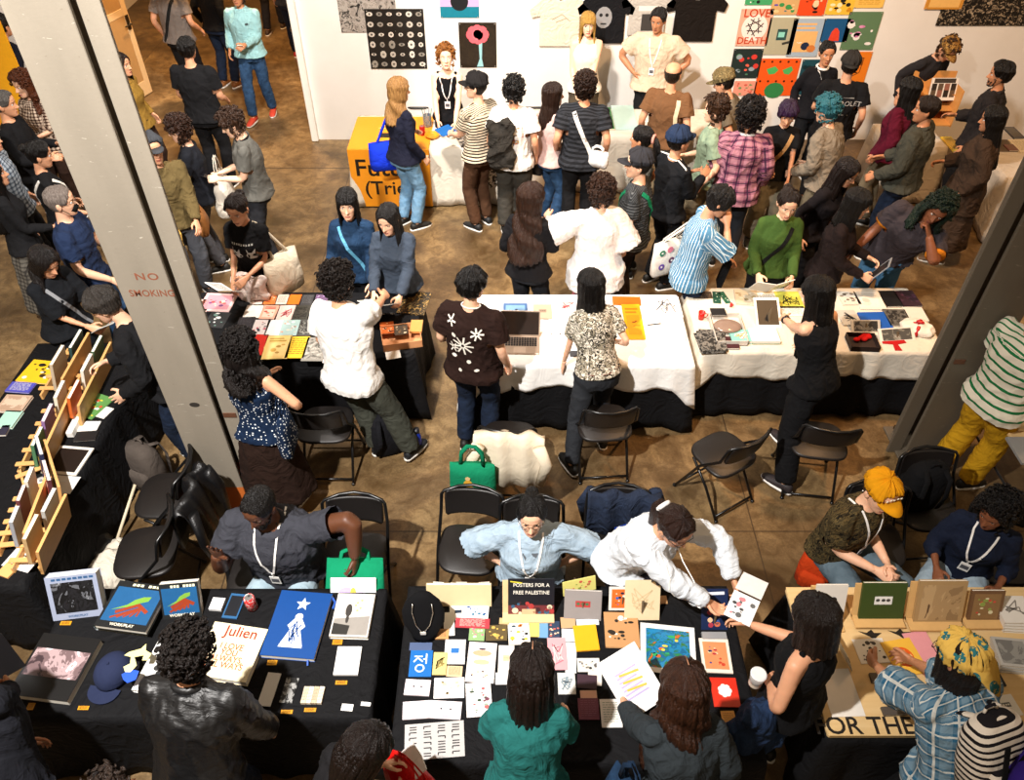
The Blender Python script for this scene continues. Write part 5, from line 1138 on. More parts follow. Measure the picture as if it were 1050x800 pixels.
def jeong(E0, w_, d, t):
    S = [bar(-.040, .042, .008, .042, .007), bar(-.014, .040, -.042, .008, .008), bar(-.014, .030, .010, .010, .008), bar(.030, .060, .030, -.002, .008), bar(.012, .026, .030, .026, .007)]
    P = [bar(.03*math.cos(a)*.8-.004, -.03+.021*math.sin(a), .03*math.cos(a+.55)*.8-.004, -.03+.021*math.sin(a+.55), .008) for a in [k*.524 for k in range(12)]]
    put_art(E0, [(q, '#e8eef2') for q in S+P], TR(0, 0, t), 'syllable')
item('sleeve', 'bright blue card with a white Korean syllable in a clear sleeve', 'card', (420, 667, 443, 694), .005, '#1263ae', h=.75, ext=jeong, pages=False); item('plastic_bag', 'empty flap of the clear sleeve above the blue card', 'sleeve', (420, 659, 443, 667), .003, '#4a5a7c', h=.75, pages=False)
def pal(E0, w_, d, T):
    text('POSTERS FOR A', .034, T @ TR(.0, d*.34, .001), plain('#dcd8cc', .5), E0, sx=.9); text('FREE PALESTINE', .034, T @ TR(.0, d*.14, .001), plain('#dcd8cc', .5), E0, sx=.9)
    r = random.Random(8); put_art(E0, [([(-w_*.5, -d*.5), (w_*.5, -d*.5), (w_*.5, -d*.2), (-w_*.5, -d*.2)], '#6a2c30')]+[(blob(r.uniform(-.45, .45)*w_, r.uniform(-.42, -.12)*d, r.uniform(.008, .02), 8), random.Random(k).choice(['#a83838', '#2f5a78', '#e0d0b0', '#3a2028'])) for k in range(16)]+[([(-w_*.2, -d*.48), (w_*.1, -d*.48), (w_*.1, -d*.3), (-w_*.2, -d*.3)], '#d8b08a'), (bar(-w_*.45, d*.44, -w_*.2, d*.40, .008), '#d8c83a')], T)
standing('poster_board', 'black poster board with white hand lettering about posters and painted flowers', 'poster', (521, 594, 568, 632), .008, '#16181f', h=.75, tilt=25, ext=pal, stand=plain('#d9b98a', .5))
standing('book', 'open yellow and green book fanned behind the grey book', 'book', (577, 594, 612, 608), .006, '#d8d07a', 'blobs', ['#8a9a4a', '#c8584a'], h=.80, tilt=20, rz=14); standing('book', 'grey clothbound book with a small label standing on the crowded table', 'book', (578, 606, 616, 636), .02, '#8c8684', 'label', ['#a83a38', '#3a6a4a'], h=.75, tilt=35, rz=-3)
standing('print', 'print of a blue and orange face standing behind the kraft book', 'print', (624, 602, 652, 626), .004, '#e2dcd2', 'frame', ['#e06a2a', '#1f5fae', '#1c2a44', '#e8e0d0'], h=.75, tilt=30); standing('envelope', 'large cream envelope standing behind the colourful poster', 'envelope', (640, 595, 676, 636), .004, '#dcc7a2', 'scribble', ['#cdb68e'], h=.75, tilt=32)
def dkp(E0, w_, d, T): r = random.Random(3); put_art(E0, [(bar(-w_*.38, d*.38, w_*.36, d*.40, .018), '#dfe2ea')]+[(blob(r.uniform(-.35, .35)*w_, r.uniform(-.4, .2)*d, .016, 8), random.Random(k).choice(['#c86a4a', '#e0b890', '#3a5a9a', '#a83848'])) for k in range(14)], T)
standing('poster', 'dark navy poster with tiny figures under the hands of the white-shirted seller', 'poster', (719, 604, 746, 646), .004, '#17264a', h=.75, tilt=40, ext=dkp)
# ---- bottom right plywood table
wood = plain('#d2a86c', .5, var=.1)
standing('board', 'white board with a black flower cut-out standing at the plywood table end', 'board', (831, 600, 863, 641), .012, '#dcd6cc', 'flower', ['#1c1a1c', '#1c1a1c'], h=.752, tilt=22, stand=wood)
standing('book', 'dark green book with a white photo label on a wooden stand', 'book', (880, 598, 925, 637), .02, '#37491f', 'label', ['#e0e0dc', '#3a3a3a'], h=.765, tilt=26, stand=wood); standing('book', 'tan photo book of a landscape on a wooden stand', 'book', (936, 596, 985, 640), .02, '#a8895e', 'photo', [printmat(61, ['#8f7350', '#a88a62', '#b89a70', '#5a4430'], 5)], h=.765, tilt=26, stand=wood)
standing('book', 'brown book with a pale flower on its cover on a wooden stand', 'book', (991, 606, 1025, 638), .02, '#6e4f34', 'frame', ['#8a6a44', '#d8cfa8', '#8a9a4a', '#c8483a'], h=.765, tilt=26, stand=wood)
for i in range(4): item('book', f'white book with a small feather drawing, {["lowest", "second", "third", "topmost"][i]} in its stack', 'book', (1024, 620-i*3, 1056, 648-i*3), .018, '#d8d2c8', 'scribble' if i == 3 else None, ['#7a746c'], h=.752+.019*i, rz=-4+i, group='stack of white feather books')
for i in range(3): item('book', f'grey book with a feather photo, {["lowest", "middle", "topmost"][i]} in its stack', 'book', (1022, 660-i*3, 1056, 690-i*3), .018, '#a8a49c', 'photo' if i == 2 else None, [printmat(63, ['#6a6864', '#86847e', '#a8a6a0'], 9)], h=.752+.019*i, rz=-6, group='stack of grey feather books')
item('zine', 'white zine with black floral specks under the reaching hand', 'zine', (878, 655, 910, 680), .005, '#dedad2', 'blobs', ['#1c1a1a', '#2c2828', '#3a3636'], h=.753, rz=3); 
def peo(E0, w_, d, t): put_art(E0, [(blob(.0, .0, w_*.30, 20, 1.1), '#dc5a14')], TR(0, 0, t), 'cover_print'); [text(s_, .024, TR(0, .03-.030*i, t+.001), plain('#f3d48a', .5), E0) for i, s_ in enumerate(('THE', "PEOPLE'S"))]; put_art(E0, [(bar(-.045+.018*k, -.03, -.033+.018*k, -.03, .015), '#f3d48a') for k in range(6)], TR(0, 0, t+.001), 'faded_title')
item('book', 'yellow book with an orange oval on its cover on the plywood table', 'book', (911, 656, 944, 692), .01, '#e6b23e', h=.753, rz=10, ext=peo); item('folder', 'plain pink folder on the plywood table', 'folder', (936, 648, 962, 692), .008, '#dc949a', h=.753, rz=8, pages=False)
item('paper', 'large white curved paper sheet on the plywood table', 'paper', (845, 686, 879, 735), .003, '#e2dcd2', h=.753, rz=2); item('book', 'dark grey book under the reaching arm', 'book', (893, 690, 913, 699), .02, '#4c443e', h=.753); item('book', 'dark silver book at the front of the plywood table', 'book', (905, 724, 930, 733), .018, '#4e4842', h=.753, rz=4)
item('phone', 'black phone lying on the plywood table by the bandana wearer', 'phone', (1010, 687, 1028, 704), .012, '#131315', 'photo', ['#0c0c0e'], h=.753, rz=5, pages=False); item('card', 'white card with a small emblem at the front right of the plywood table', 'card', (1021, 713, 1044, 735), .003, '#dcd8d0', 'label', ['#5a5a5a', '#dcd8d0'], h=.753, rz=8)
for nm, px_, py_, s_ in (('left', 893, 651, 1), ('right', 923, 650, 1)):
    q = at(px_, py_, .755); b = MB(); b.prism([(q.x+x*.011, q.y+y*.011) for x, y in [(-6, 2), (-2, 1), (1, 3), (2, 1), (6, 1), (3, -1), (1, -3), (-1, -1)]], .754, .757); tag(b.build('bird_silhouette', plain('#17130f', .6)), f'black bird silhouette lying on the plywood, {nm} of the two', 'silhouette', 'bird silhouettes')
# ---- left table: wooden racks with books standing in them
def rack(label, x, y, L, rz, n, cols, seed, z=.75):
    E0 = empty('book_rack', (x, y, z), rz); tag(E0, label, 'rack', 'wooden book racks'); wd = plain('#d2a062', .55, var=.12)
    for s in (-1, 1): b = MB(); b.box(s*.085-.008, s*.085+.008, -L/2, L/2, 0, .05, bev=.002); b.build('rail', wd, E0)
    b = MB(); b.box(.075, .093, -L/2, L/2, .0, .24, TR(0, 0, 0, 0, .25, 0)); b.build('back_board', wd, E0)
    for k in range(n):
        b = MB(); yy = -L/2+L*(k+.5)/n; b.box(-.12, .10, yy-.018, yy+.018, .05, .062, bev=.002); b.build('slat', wd, E0)
    r = random.Random(seed)
    for k in range(len(cols)):
        yy = -L/2+L*(k+.5)/len(cols); w_ = L/len(cols)*.42; c_, nm = cols[k]; hgt = r.uniform(.2, .28); dd = .06-r.uniform(0, .03)
        m = Matrix.Translation((x, y, z)) @ Matrix.Rotation(rz, 4, 'Z') @ TR(dd, yy, .066, 0, math.radians(14), 0); B0 = empty('book'); B0.matrix_world = m; tag(B0, nm, 'book', 'books standing in the wooden racks')
        b = MB(); b.box(-.012, -.010, -w_, w_, 0, hgt); b.box(.010, .012, -w_, w_, 0, hgt); b.box(-.011, .011, -w_, -w_+.003, 0, hgt); b.build('cover', plain(c_, .5), B0); b = MB(); b.box(-.010, .010, -w_+.003, w_-.002, .002, hgt-.003); b.build('pages', PAG, B0)
        put_art(B0, artwork(['title', 'blobs', 'frame'][k % 3], w_*1.9, hgt*.9, [['#e8e0d0', '#c8503a', '#2f5a78'], ['#1c1c1c', '#e0b83a', '#8a3a4a']][k % 2], k+seed), TR(-.0121, 0, hgt/2, PI/2, 0, -PI/2), 'cover_print')
def ppt(px, py, z): q = at(px, py, z); return q
for lb, (ax, ay), (bx, by), n, cols, sd in (
 ('wooden book rack nearest the man in the black sweater', (66, 428), (100, 362), 5, [('#c8642a', 'orange book in the rack nearest the man in the black sweater'), ('#dcd6c8', 'cream book in the rack nearest the man in the black sweater'), ('#3a5a40', 'green book in the rack nearest the man in the black sweater')], 1),
 ('wooden book rack reaching the far corner of the left table', (50, 400), (78, 352), 4, [('#b8a890', 'beige book in the rack at the far corner of the left table'), ('#2a4a4a', 'dark teal book in the rack at the far corner of the left table')], 2),
 ('wooden book rack in the middle of the left table', (28, 478), (60, 410), 5, [('#4a7a58', 'green book in the middle rack of the left table'), ('#8a6a9a', 'lilac book in the middle rack of the left table'), ('#e0d8c4', 'pale book in the middle rack of the left table')], 3),
 ('wooden book rack behind the tablet on the left table', (44, 520), (30, 470), 3, [('#5a3038', 'dark red book behind the tablet'), ('#2a3050', 'navy book behind the tablet')], 4),
 ('wooden book rack at the left edge below the tablet', (8, 560), (32, 500), 5, [('#9aa0a8', 'silver book in the rack at the left edge'), ('#6a3a40', 'wine red book in the rack at the left edge'), ('#d8d4c8', 'white book in the rack at the left edge')], 5),
 ('wooden book rack at the near end of the left table', (22, 578), (52, 518), 4, [('#c8a878', 'tan book in the near end rack of the left table'), ('#b8b8b4', 'pale grey book in the near end rack of the left table')], 6)):
    a = ppt(ax, ay, .85); c_ = ppt(bx, by, .85); L = (c_-a).length; rack(lb, (a.x+c_.x)/2, (a.y+c_.y)/2, L, -math.atan2(c_.x-a.x, c_.y-a.y), n, cols, sd)
lt = [((24, 370, 58, 392), .012, '#e2b420', 'blobs', ['#3a2a10', '#e8e0d0', '#1c1c1c'], 'book', 'yellow book with a skull drawing at the far end of the left table', -8), ((8, 392, 34, 402), .012, '#4a4aa8', 'lines', ['#e0dcd0'], 'book', 'violet blue book behind the face photo book', -6), ((0, 405, 28, 422), .02, '#b59a84', 'photo', [printmat(71, ['#c8b09a', '#a88c76', '#54443a'], 5)], 'book', 'book with a large face photo on the left table', -4), ((0, 421, 18, 438), .02, '#9fc8b8', None, [], 'book', 'mint green book on the left table', -3), ((0, 436, 8, 446), .02, '#2c2a3a', None, [], 'book', 'dark book under the mint green book', 4),
 ((86, 405, 108, 428), .008, '#5a8a4a', 'blobs', ['#e0c83a', '#c84a2a', '#e8e8e0'], 'magazine', 'green illustrated magazine on the black cloth by the rack', -22), ((98, 417, 113, 428), .003, '#dcd8cf', None, [], 'paper', 'white sheet under the green magazine', -20), ((74, 432, 100, 446), .004, '#e2e0da', None, [], 'paper', 'white sheet left of the tablet edge', 0), ((77, 442, 99, 452), .01, '#1a1a1c', None, [], 'book', 'black notebook above the tablet', 5),
 ((50, 458, 88, 486), .010, '#dcd6cc', 'photo', ['#1c130f'], 'tablet', 'white framed tablet with a dark screen on the left table', -6), ((47, 488, 78, 505), .004, '#e2e0dc', None, [], 'paper', 'white sheets of paper below the tablet', -6), ((50, 506, 62, 514), .004, '#e0deda', None, [], 'paper', 'small white slip below the sheets of paper', -4),
 ((8, 562, 40, 584), .004, '#dcdad8', 'label', ['#1c1512', '#e0c8a8'], 'card', 'white card with a black picture at the near end of the left table', -16), ((19, 544, 41, 559), .012, '#dba567', None, [], 'block', 'blond wood slat on the cloth above the white card', -20), ((0, 578, 15, 591), .012, '#dba567', None, [], 'block', 'blond wood slat at the left edge below the white card', -20)]
for bb, t_, c_, s_, cs, nm, lb, rz_ in lt:
    item({'book': 'book', 'magazine': 'magazine', 'paper': 'paper', 'tablet': 'tablet', 'card': 'card', 'block': 'wooden_block'}[nm], lb, nm, bb, t_, c_, s_, cs or ('#222222',), rz=rz_, h=.75, pages=nm == 'book')
a, c_ = at(70, 444, .80), at(98, 392, .80); b = MB(); d_ = (c_-a); T = TR((a.x+c_.x)/2, (a.y+c_.y)/2, .75, 0, 0, -math.atan2(d_.x, d_.y)); b.box(-.025, .025, -d_.length/2, d_.length/2, 0, .05, T, bev=.003); tag(b.build('long_box', plain('#e4e2dc', .5)), 'long narrow white box beside the rack on the left table', 'box')
for i, (x_, y_) in enumerate(((42, 493), (42, 513))):
    q = at(x_, y_, .78); E0 = empty('puck', (q.x, q.y, .75)); tag(E0, f'white round puck on the left table, {["upper", "lower"][i]} of the two', 'puck', 'white pucks'); b = MB(); b.cyl((0, 0), .042, 0, .03, 22, r2=.038); b.build('puck_body', plain('#dcdad8', .35), E0, True); b = MB(); b.cyl((0, 0), .012, .0301, .034, 14); b.build('knob', plain('#77777a', .4), E0); b = MB(); b.tube([(.038, 0, .012), (.09, .01, .005), (.16, .015, .004)], .0035, 6); b.build('cable', plain('#dcdad8', .4), E0, True)
# ---- the back wall: posters, cloths and pinned t-shirts
WY = 10.43
def wat(px, py, y=WY): u = (px-525)/CF; v = (py-400)/CF; k = y/(CC-v*CS); return u*k, CH-(CS+v*CC)*k
def poster(name, label, cat, bb, col, style=None, cols=('#222222',), group=None, seed=1, ext=None, t=.006):
    x0_, y0_, x1_, y1_ = bb; xm = (x0_+x1_)/2; zt = wat(xm, y0_)[1]; zb = wat(xm, y1_)[1]; ym = (y0_+y1_)/2; xa, xb = wat(x0_, ym)[0], wat(x1_, ym)[0]
    w_, d = xb-xa, zt-zb; E0 = empty(name, ((xa+xb)/2, WY, (zt+zb)/2)); tag(E0, label, cat, group); T = TR(0, 0, 0, PI/2); b = MB(); b.box(-w_/2, w_/2, -d/2, d/2, 0, t, T); b.build('sheet', col if not isinstance(col, str) else plain(col, .5, var=.05), E0)
    if style: put_art(E0, artwork(style, w_, d, cols, seed), T @ TR(0, 0, t), 'printed_picture', .001)
    if ext: ext(E0, w_, d, T @ TR(0, 0, t))
    b = MB(); [b.cyl((sx*w_*.46, sy*d*.47), .006, t, t+.006, 8, T) for sx in (-1, 1) for sy in (-1, 1)]; b.build('pin', plain('#c8c4bc', .3, .6), E0); return E0
poster('printed_cloth', 'grey patterned cloth pinned at the top left of the white wall', 'cloth', (347, -12, 406, 33), printmat(81, ['#23211f', '#8f8880', '#a69f96', '#3a3734', '#b8b0a6'], 11, 'noise'))
def shells(E0, w_, d, T):
    r = random.Random(6); S = []
    for i in range(6):
        for j in range(6): S.append((blob((-.42+.168*i)*w_, (-.42+.168*j)*d, w_*r.uniform(.04, .062), 8, r.uniform(.5, 1.3), r.random()*3), random.Random(i*7+j).choice(['#b8b0a4', '#8a847a', '#cfc8bc']))); S.append((blob((-.42+.168*i)*w_, (-.42+.168*j)*d, w_*.02, 6), '#3a3632'))
    put_art(E0, S, T @ TR(0, 0, .001), 'printed_shells', .001)
poster('printed_cloth', 'black cloth printed with grey shells pinned beside the laughing seller', 'cloth', (377, 9, 436, 70), '#14120f', ext=shells, t=.012)
def top1(E0, w_, d, T): put_art(E0, [([(-w_/2, -d/2), (w_/2, -d/2), (w_/2, -d*.12), (-w_/2, -d*.12)], '#0e7488'), (blob(0, .06*d, w_*.23, 20, 1.0), '#15181c')], T, 'printed_picture', .001)
poster('painting', 'pink and teal picture with a black disc at the top of the wall', 'picture', (451, -12, 491, 18), '#c9a2c8', ext=top1)
def rose(E0, w_, d, T): put_art(E0, [([(-w_*.04, -d*.48), (w_*.14, -d*.48), (w_*.10, -d*.3), (w_*.12, d*.08), (w_*.02, d*.08), (w_*.04, -d*.3)], '#8fc0c4')]+[(blob(w_*(.0+.17*math.cos(k*.8)), d*(.24+.10*math.sin(k*.8)), w_*.14, 10), '#e0606a') for k in range(8)]+[(blob(0, d*.24, w_*.15, 12), '#e8707a')]+[(blob(0, d*.25, w_*.04*k, 9), ['#d84a5a', '#f08a90'][k % 2]) for k in (3, 2, 1)], T, 'painted_rose', .001)
poster('painting', 'dark painting of a pink rose on a pale blue stem', 'picture', (471, 23, 509, 69), printmat(83, ['#241c14', '#2c2318', '#3a2f22'], 16), ext=rose)
def tee(label, px0, px1, py1, col, prt=None, grp='t-shirts pinned to the wall', slv=.11):
    xa, xb = wat(px0, py1-15)[0], wat(px1, py1-15)[0]; zb = wat((px0+px1)/2, py1)[1]; w_ = (xb-xa)/2; x = (xa+xb)/2; hh = w_*2.35; E0 = empty('t_shirt', (x, WY, zb)); tag(E0, label, 't-shirt', grp)
    P = [(-w_, 0), (w_, 0), (w_*.98, hh*.62), (w_*1.38, hh*.58), (w_*1.5, hh*.74), (w_*.95, hh*.96), (w_*.35, hh), (w_*.2, hh*.94), (0, hh*.92), (-w_*.2, hh*.94), (-w_*.35, hh), (-w_*.95, hh*.96), (-w_*1.5, hh*.74), (-w_*1.38, hh*.58), (-w_*.98, hh*.62)]
    b = MB(); b.prism(P, .0, .03, TR(0, 0, 0, PI/2)); o = b.build('shirt_body', fabric(col, fold=.7), E0); md = o.modifiers.new('soft_edges', 'BEVEL'); md.width = .01; md.segments = 2
    if prt: put_art(E0, prt(w_, hh), TR(0, -.032, 0, PI/2), 'shirt_print', .001)
    b = MB(); b.cyl((0, hh*.97), .02, 0, .035, 8, TR(0, 0, 0, PI/2)); b.build('hook', plain('#8a8884', .3, .8), E0)
tee('cream t-shirt with a faint line drawing pinned left of the blonde seller', 553, 594, 47, '#d8cdb8', lambda w_, h_: [(bar(-w_*.4, h_*.55, w_*.1, h_*.66, .008), '#9a8f7a'), (bar(w_*.1, h_*.66, w_*.5, h_*.52, .008), '#9a8f7a'), (bar(-w_*.2, h_*.5, w_*.3, h_*.58, .008), '#9a8f7a')])
tee('black t-shirt with a grey face print pinned between the two sellers', 600, 640, 44, '#141417', lambda w_, h_: [(blob(-w_*.1, h_*.55, w_*.42, 14, 1.25), '#8f8f90'), (blob(-w_*.25, h_*.6, w_*.09, 8), '#1c1c1e'), (blob(w_*.05, h_*.6, w_*.09, 8), '#1c1c1e'), (bar(-w_*.25, h_*.42, w_*.05, h_*.42, .02), '#2c2c2e')])
tee('grey t-shirt with white squares pinned behind the man in beige', 644, 682, 36, '#b4b0a8', lambda w_, h_: [(bar(-w_*.5, h_*.6, w_*.5, h_*.6, .06), '#dcd8d0'), (bar(-w_*.3, h_*.3, w_*.5, h_*.3, .2), '#3a3836')])
tee('black t-shirt pinned right of the man in beige', 690, 732, 42, '#17120f', lambda w_, h_: [(bar(-w_*.1, h_*.85, w_*.1, h_*.85, .03), '#c8c4bc')])
def love(E0, w_, d, T):
    put_art(E0, [(blob(0, 0, w_*.40, 20, 1.0), '#e8dcd2')]+[(bar(w_*.25*math.cos(a), d*.02+w_*.25*math.sin(a), w_*.28*math.cos(a+2.2), d*.02+w_*.28*math.sin(a+2.2), .012), '#2c2022') for a in [k*.9 for k in range(7)]], T, 'printed_emblem', .001)
    text('LOVE', w_*.34, T @ TR(0, d*.38, .002), plain('#b8401c', .5), E0); text('DEATH', w_*.29, T @ TR(0, -d*.36, .002), plain('#b8401c', .5), E0)
GP = 'screen prints pinned in a grid on the wall'
grid_posters = [((757, 9, 790, 47), '#e0a48c', None, [], 'poster reading love and death in red', love), ((765, -12, 793, 5), '#3f9a62', 'blobs', ['#1c1c1c', '#e8e4dc'], 'green and white print above the love and death poster', None), ((792, -14, 820, 15), '#c8a06a', 'blobs', ['#5a4aa0', '#3a8a4a', '#e0c08a'], 'tan print with a purple flower at the top of the grid', None), ((820, -14, 848, 16), '#d8481c', 'blobs', ['#1c1210', '#e8c8a0', '#6a1c10'], 'orange red print at the top of the grid', None), ((849, -14, 877, 15), '#e4b83c', 'blobs', ['#1c1a18', '#c8881c', '#f0e0b0'], 'yellow print with black shapes at the top of the grid', None), ((878, -14, 908, 8), '#e8bc5a', 'lines', ['#c8902a'], 'pale yellow print at the top right of the grid', None),
 ((786, 18, 815, 56), '#aaa58a', None, [], 'grey green print of an old computer', lambda E0, w_, d, T: put_art(E0, [([(-w_*.15, -d*.1), (w_*.2, -d*.1), (w_*.2, d*.2), (-w_*.15, d*.2)], '#2c4a48'), ([(-w_*.1, -d*.02), (w_*.12, -d*.02), (w_*.12, d*.12), (-w_*.1, d*.12)], '#8ad0c0'), (bar(w_*.1, -d*.2, w_*.35, -d*.15, .03), '#3a3a34')], T, 'printed_computer', .001)), ((810, 19, 842, 58), '#9fb0be', 'title', ['#e8b070', '#e0b070', '#1f2a44', '#e8e4dc', '#c8783a'], 'pale blue and peach print with dotted flowers', None), ((843, 19, 871, 43), '#16507e', None, [], 'deep blue print with a red bell shape', lambda E0, w_, d, T: put_art(E0, [([(-w_*.2, -d*.45), (w_*.2, -d*.45), (w_*.14, -d*.05), (w_*.04, d*.1), (-w_*.04, d*.1), (-w_*.14, -d*.05)], '#d8422a')], T, 'printed_bell', .001)), ((866, 12, 900, 51), '#5c7a58', 'blobs', ['#d890b8', '#e8e4e0', '#c87aa8', '#e8e4e0'], 'green print with pink and white leaves', None),
 ((750, 50, 780, 80), '#1d2a28', 'blobs', ['#c83a30', '#8a98a0', '#e0604a', '#4a7a5a'], 'dark print of red flowers in a vase', None), ((776, 60, 817, 98), '#dd5516', None, [], 'large orange print with two green birds', lambda E0, w_, d, T: put_art(E0, [([(-.3*w_, .22*d), (-.1*w_, .3*d), (0, .2*d), (-.08*w_, .1*d), (-.22*w_, .08*d)], '#4aa85a'), ([(.1*w_, .2*d), (.3*w_, .3*d), (.36*w_, .2*d), (.28*w_, .08*d), (.16*w_, .1*d)], '#4aa85a'), (blob(0, -.35*d, w_*.25, 12, .8), '#2f7a44')]+[(blob((-.4+.2*i)*w_, (.42 if j else -.1)*d, .015, 7), '#3a1408') for i in range(5) for j in (0, 1)], T, 'printed_birds', .001)), ((819, 61, 846, 97), '#17434e', 'blobs', ['#2f8a8a', '#0d262c'], 'dark teal print behind the woman with the white collar', None), ((866, 53, 890, 86), '#e07a1c', 'scribble', ['#1c1410'], 'orange print with black lattice behind the black cap', None), ((752, 83, 775, 98), '#d8907a', 'blobs', ['#c85a4a', '#6a8a5a'], 'small salmon print under the flower vase print', None)]
for i, (bb, c_, s_, cs, lb, ex) in enumerate(grid_posters): poster('poster', lb, 'poster', bb, c_, s_, cs or ('#222222',), GP, seed=i+3, ext=ex)
poster('picture_frame', 'gold framed picture at the top right of the wall', 'picture', (951, -14, 989, 9), '#c88a34', 'photo', ['#e8b86a'], t=.02); poster('printed_cloth', 'black and white speckled cloth at the top right corner of the wall', 'cloth', (966, -14, 1060, 26), printmat(85, ['#0e0c0a', '#1c1814', '#9a8a74', '#c8b89c'], 24), t=.012)
# back tables
item('paper', 'white paper sheet in front of the laughing seller', 'paper', (446, 114, 468, 132), .004, '#e6e0d8'); 
def bowl(label, px, py, r_, col, h=.75):
    p = at(px, py, h+.04); E0 = empty('bowl', (p.x, p.y, h)); tag(E0, label, 'bowl'); b = MB(); b.rings([[(q*math.cos(a), q*math.sin(a), z) for a in [2*PI*k/22 for k in range(22)]] for q, z in ((r_*.5, 0), (r_*.9, .025), (r_, .045), (r_*.94, .045), (r_*.8, .025), (r_*.4, .01))]); b.build('bowl_body', plain(col, .35), E0, True); b = MB(); b.cyl((0, 0), r_*.45, 0, .006); b.build('foot_ring', plain(col, .4), E0)
bowl('deep blue bowl between the two visitors at the back table', 459, 133, .085, '#12309a'); bowl('mustard yellow dish beside the deep blue bowl', 443, 138, .09, '#c88a1c')
can('orange and purple drink can at the back table', 472, 127, .75, fabric('#d8902a', 'blotch', '#6a3a78', '#c85a2a', 2)); can('small red drink can at the back table', 433, 134, .75, '#b8201c'); 
b = MB(); q = at(438, 122, .85)
E0 = empty('glass_jar', (q.x, q.y, .752)); tag(E0, 'clear jar of pens behind the red can', 'jar'); b.rings([[(.05*k*math.cos(a), .05*k*math.sin(a), z) for a in [2*PI*i/18 for i in range(18)]] for k, z in ((.9, 0), (1, .02), (1, .15), (.9, .15), (.9, .02), (.8, .012))]); gm = NT('glass'); gm.b.inputs['Transmission Weight'].default_value = .8; b.build('jar_body', gm.set('#d8dcd8', .08), E0, True)
for k in range(5): b = MB(); b.tube([(.01*k-.02, 0, .02), (.03*k-.06, .02, .22)], .004, 6); b.build('pen', plain(['#1c6a44', '#8a8a8a', '#d8d8d8', '#2a4a8a', '#1c8a54'][k], .4), E0)
q = at(478, 165, .76); cb = MB(); P0 = [(-.42, .28), (.30, .30), (.46, -.12), (.30, -.26), (-.1, -.22)]
x8 = T8[0]+1.18; b = MB(); z8 = .762; fr = T8[2]-.03
b.add([(x8-.02, fr+.52, z8), (x8+.50, fr+.60, z8), (x8+.80, fr+.02, z8), (x8+.12, fr+.02, z8), (x8+.80, fr-.035, z8-.05), (x8+.12, fr-.035, z8-.05), (x8+.78, fr-.05, z8-.22), (x8+.45, fr-.055, z8-.48)], [(0, 3, 2, 1), (3, 5, 4, 2), (5, 7, 6, 4)]); o = b.build('printed_cloth', printmat(87, ['#14120f', '#1c1a16', '#b8b0a4', '#14120f', '#8a847a'], 15)); md = o.modifiers.new('thickness', 'SOLIDIFY'); md.thickness = .004; tag(o, 'black cloth printed with grey shells hanging off the front of the back table', 'cloth')
item('box', 'pale mint board on the table in front of the man in beige', 'board', (629, 108, 652, 132), .02, '#a8c4bc', pages=False); item('book', 'green book left of the pale mint board', 'book', (620, 110, 628, 132), .02, '#2f6a3a'); item('paper', 'white print in front of the blonde seller', 'print', (578, 112, 596, 124), .004, '#e0dcd6', 'scribble', ['#3a3a3a'])
for i, (x_, c_) in enumerate(((590, '#c8c0b4'), (606, '#d8a878'), (656, '#dcd6cc'), (668, '#b8a894'))): item('zine', f'{["pale grey", "peach", "off-white", "tan"][i]} zine on the table in front of the two sellers', 'zine', (x_, 124, x_+13, 136), .006, c_, 'lines', ['#6a645c'])
def wbox(label, px, py, w_, d_, h_, rz, z0): 
    q = at(px, py, z0+h_); E0 = empty('display_shelf', (q.x, q.y, z0), rz); tag(E0, label, 'shelf', 'wooden display shelves'); wd = plain('#c98e4c', .5, var=.1); b = MB(); b.box(-w_/2, w_/2, d_/2-.015, d_/2, 0, h_); b.build('back_board', wd, E0)
    for s in (-1, 1): b = MB(); b.box(s*w_/2-.008, s*w_/2+.008, -d_/2, d_/2, 0, h_*.8); b.build('side_panel', wd, E0)
    for k in range(3): b = MB(); b.box(-w_/2, w_/2, -d_/2+.08*k, d_/2, h_*(.02+.28*k), h_*(.05+.28*k)); b.build('shelf', wd, E0)
    return E0
E0 = wbox('stepped wooden display shelf on the small white table by the wall', 965, 78, .5, .34, .55, -.05, .75)
standing('picture_frame', 'white framed sheet of small pictures on the wooden display shelf', 'frame', (951, 80, 978, 103), .012, '#dcd6cc', None, h=1.02, tilt=15, ext=lambda E0, w_, d, T: put_art(E0, [([((-.36+.24*i)*w_-.03, (.1-.3*j)*d-.04), ((-.36+.24*i)*w_+.03, (.1-.3*j)*d-.04), ((-.36+.24*i)*w_+.03, (.1-.3*j)*d+.04), ((-.36+.24*i)*w_-.03, (.1-.3*j)*d+.04)], ['#2a241e', '#5a4a3a', '#8a5a4a'][(i+j) % 3]) for i in range(4) for j in range(2)]+[(bar(-w_*.4, d*.38, w_*.4, d*.38, .05), '#3a342e')], T))
standing('photo_board', 'small dark photo card on the lower step of the display shelf', 'card', (966, 106, 975, 116), .004, '#dcd6cc', 'photo', ['#3a4448'], h=.80, tilt=15)
for i, (bb, c_) in enumerate((((971, 140, 982, 155), '#e0b83a'), ((1034, 130, 1046, 142), '#3a3634'), ((1040, 143, 1058, 156), '#d8c8a8'), ((1032, 148, 1042, 154), '#6a3a2a'))): item('book', ['yellow booklet at the left end of the far right table', 'dark booklet at the far right table behind the brown coat', 'cream booklet at the right edge of the far right table', 'small brown booklet beside the cream booklet at the far right table'][i], 'book', bb, .015, c_, 'lines', ['#8a7a5a'])
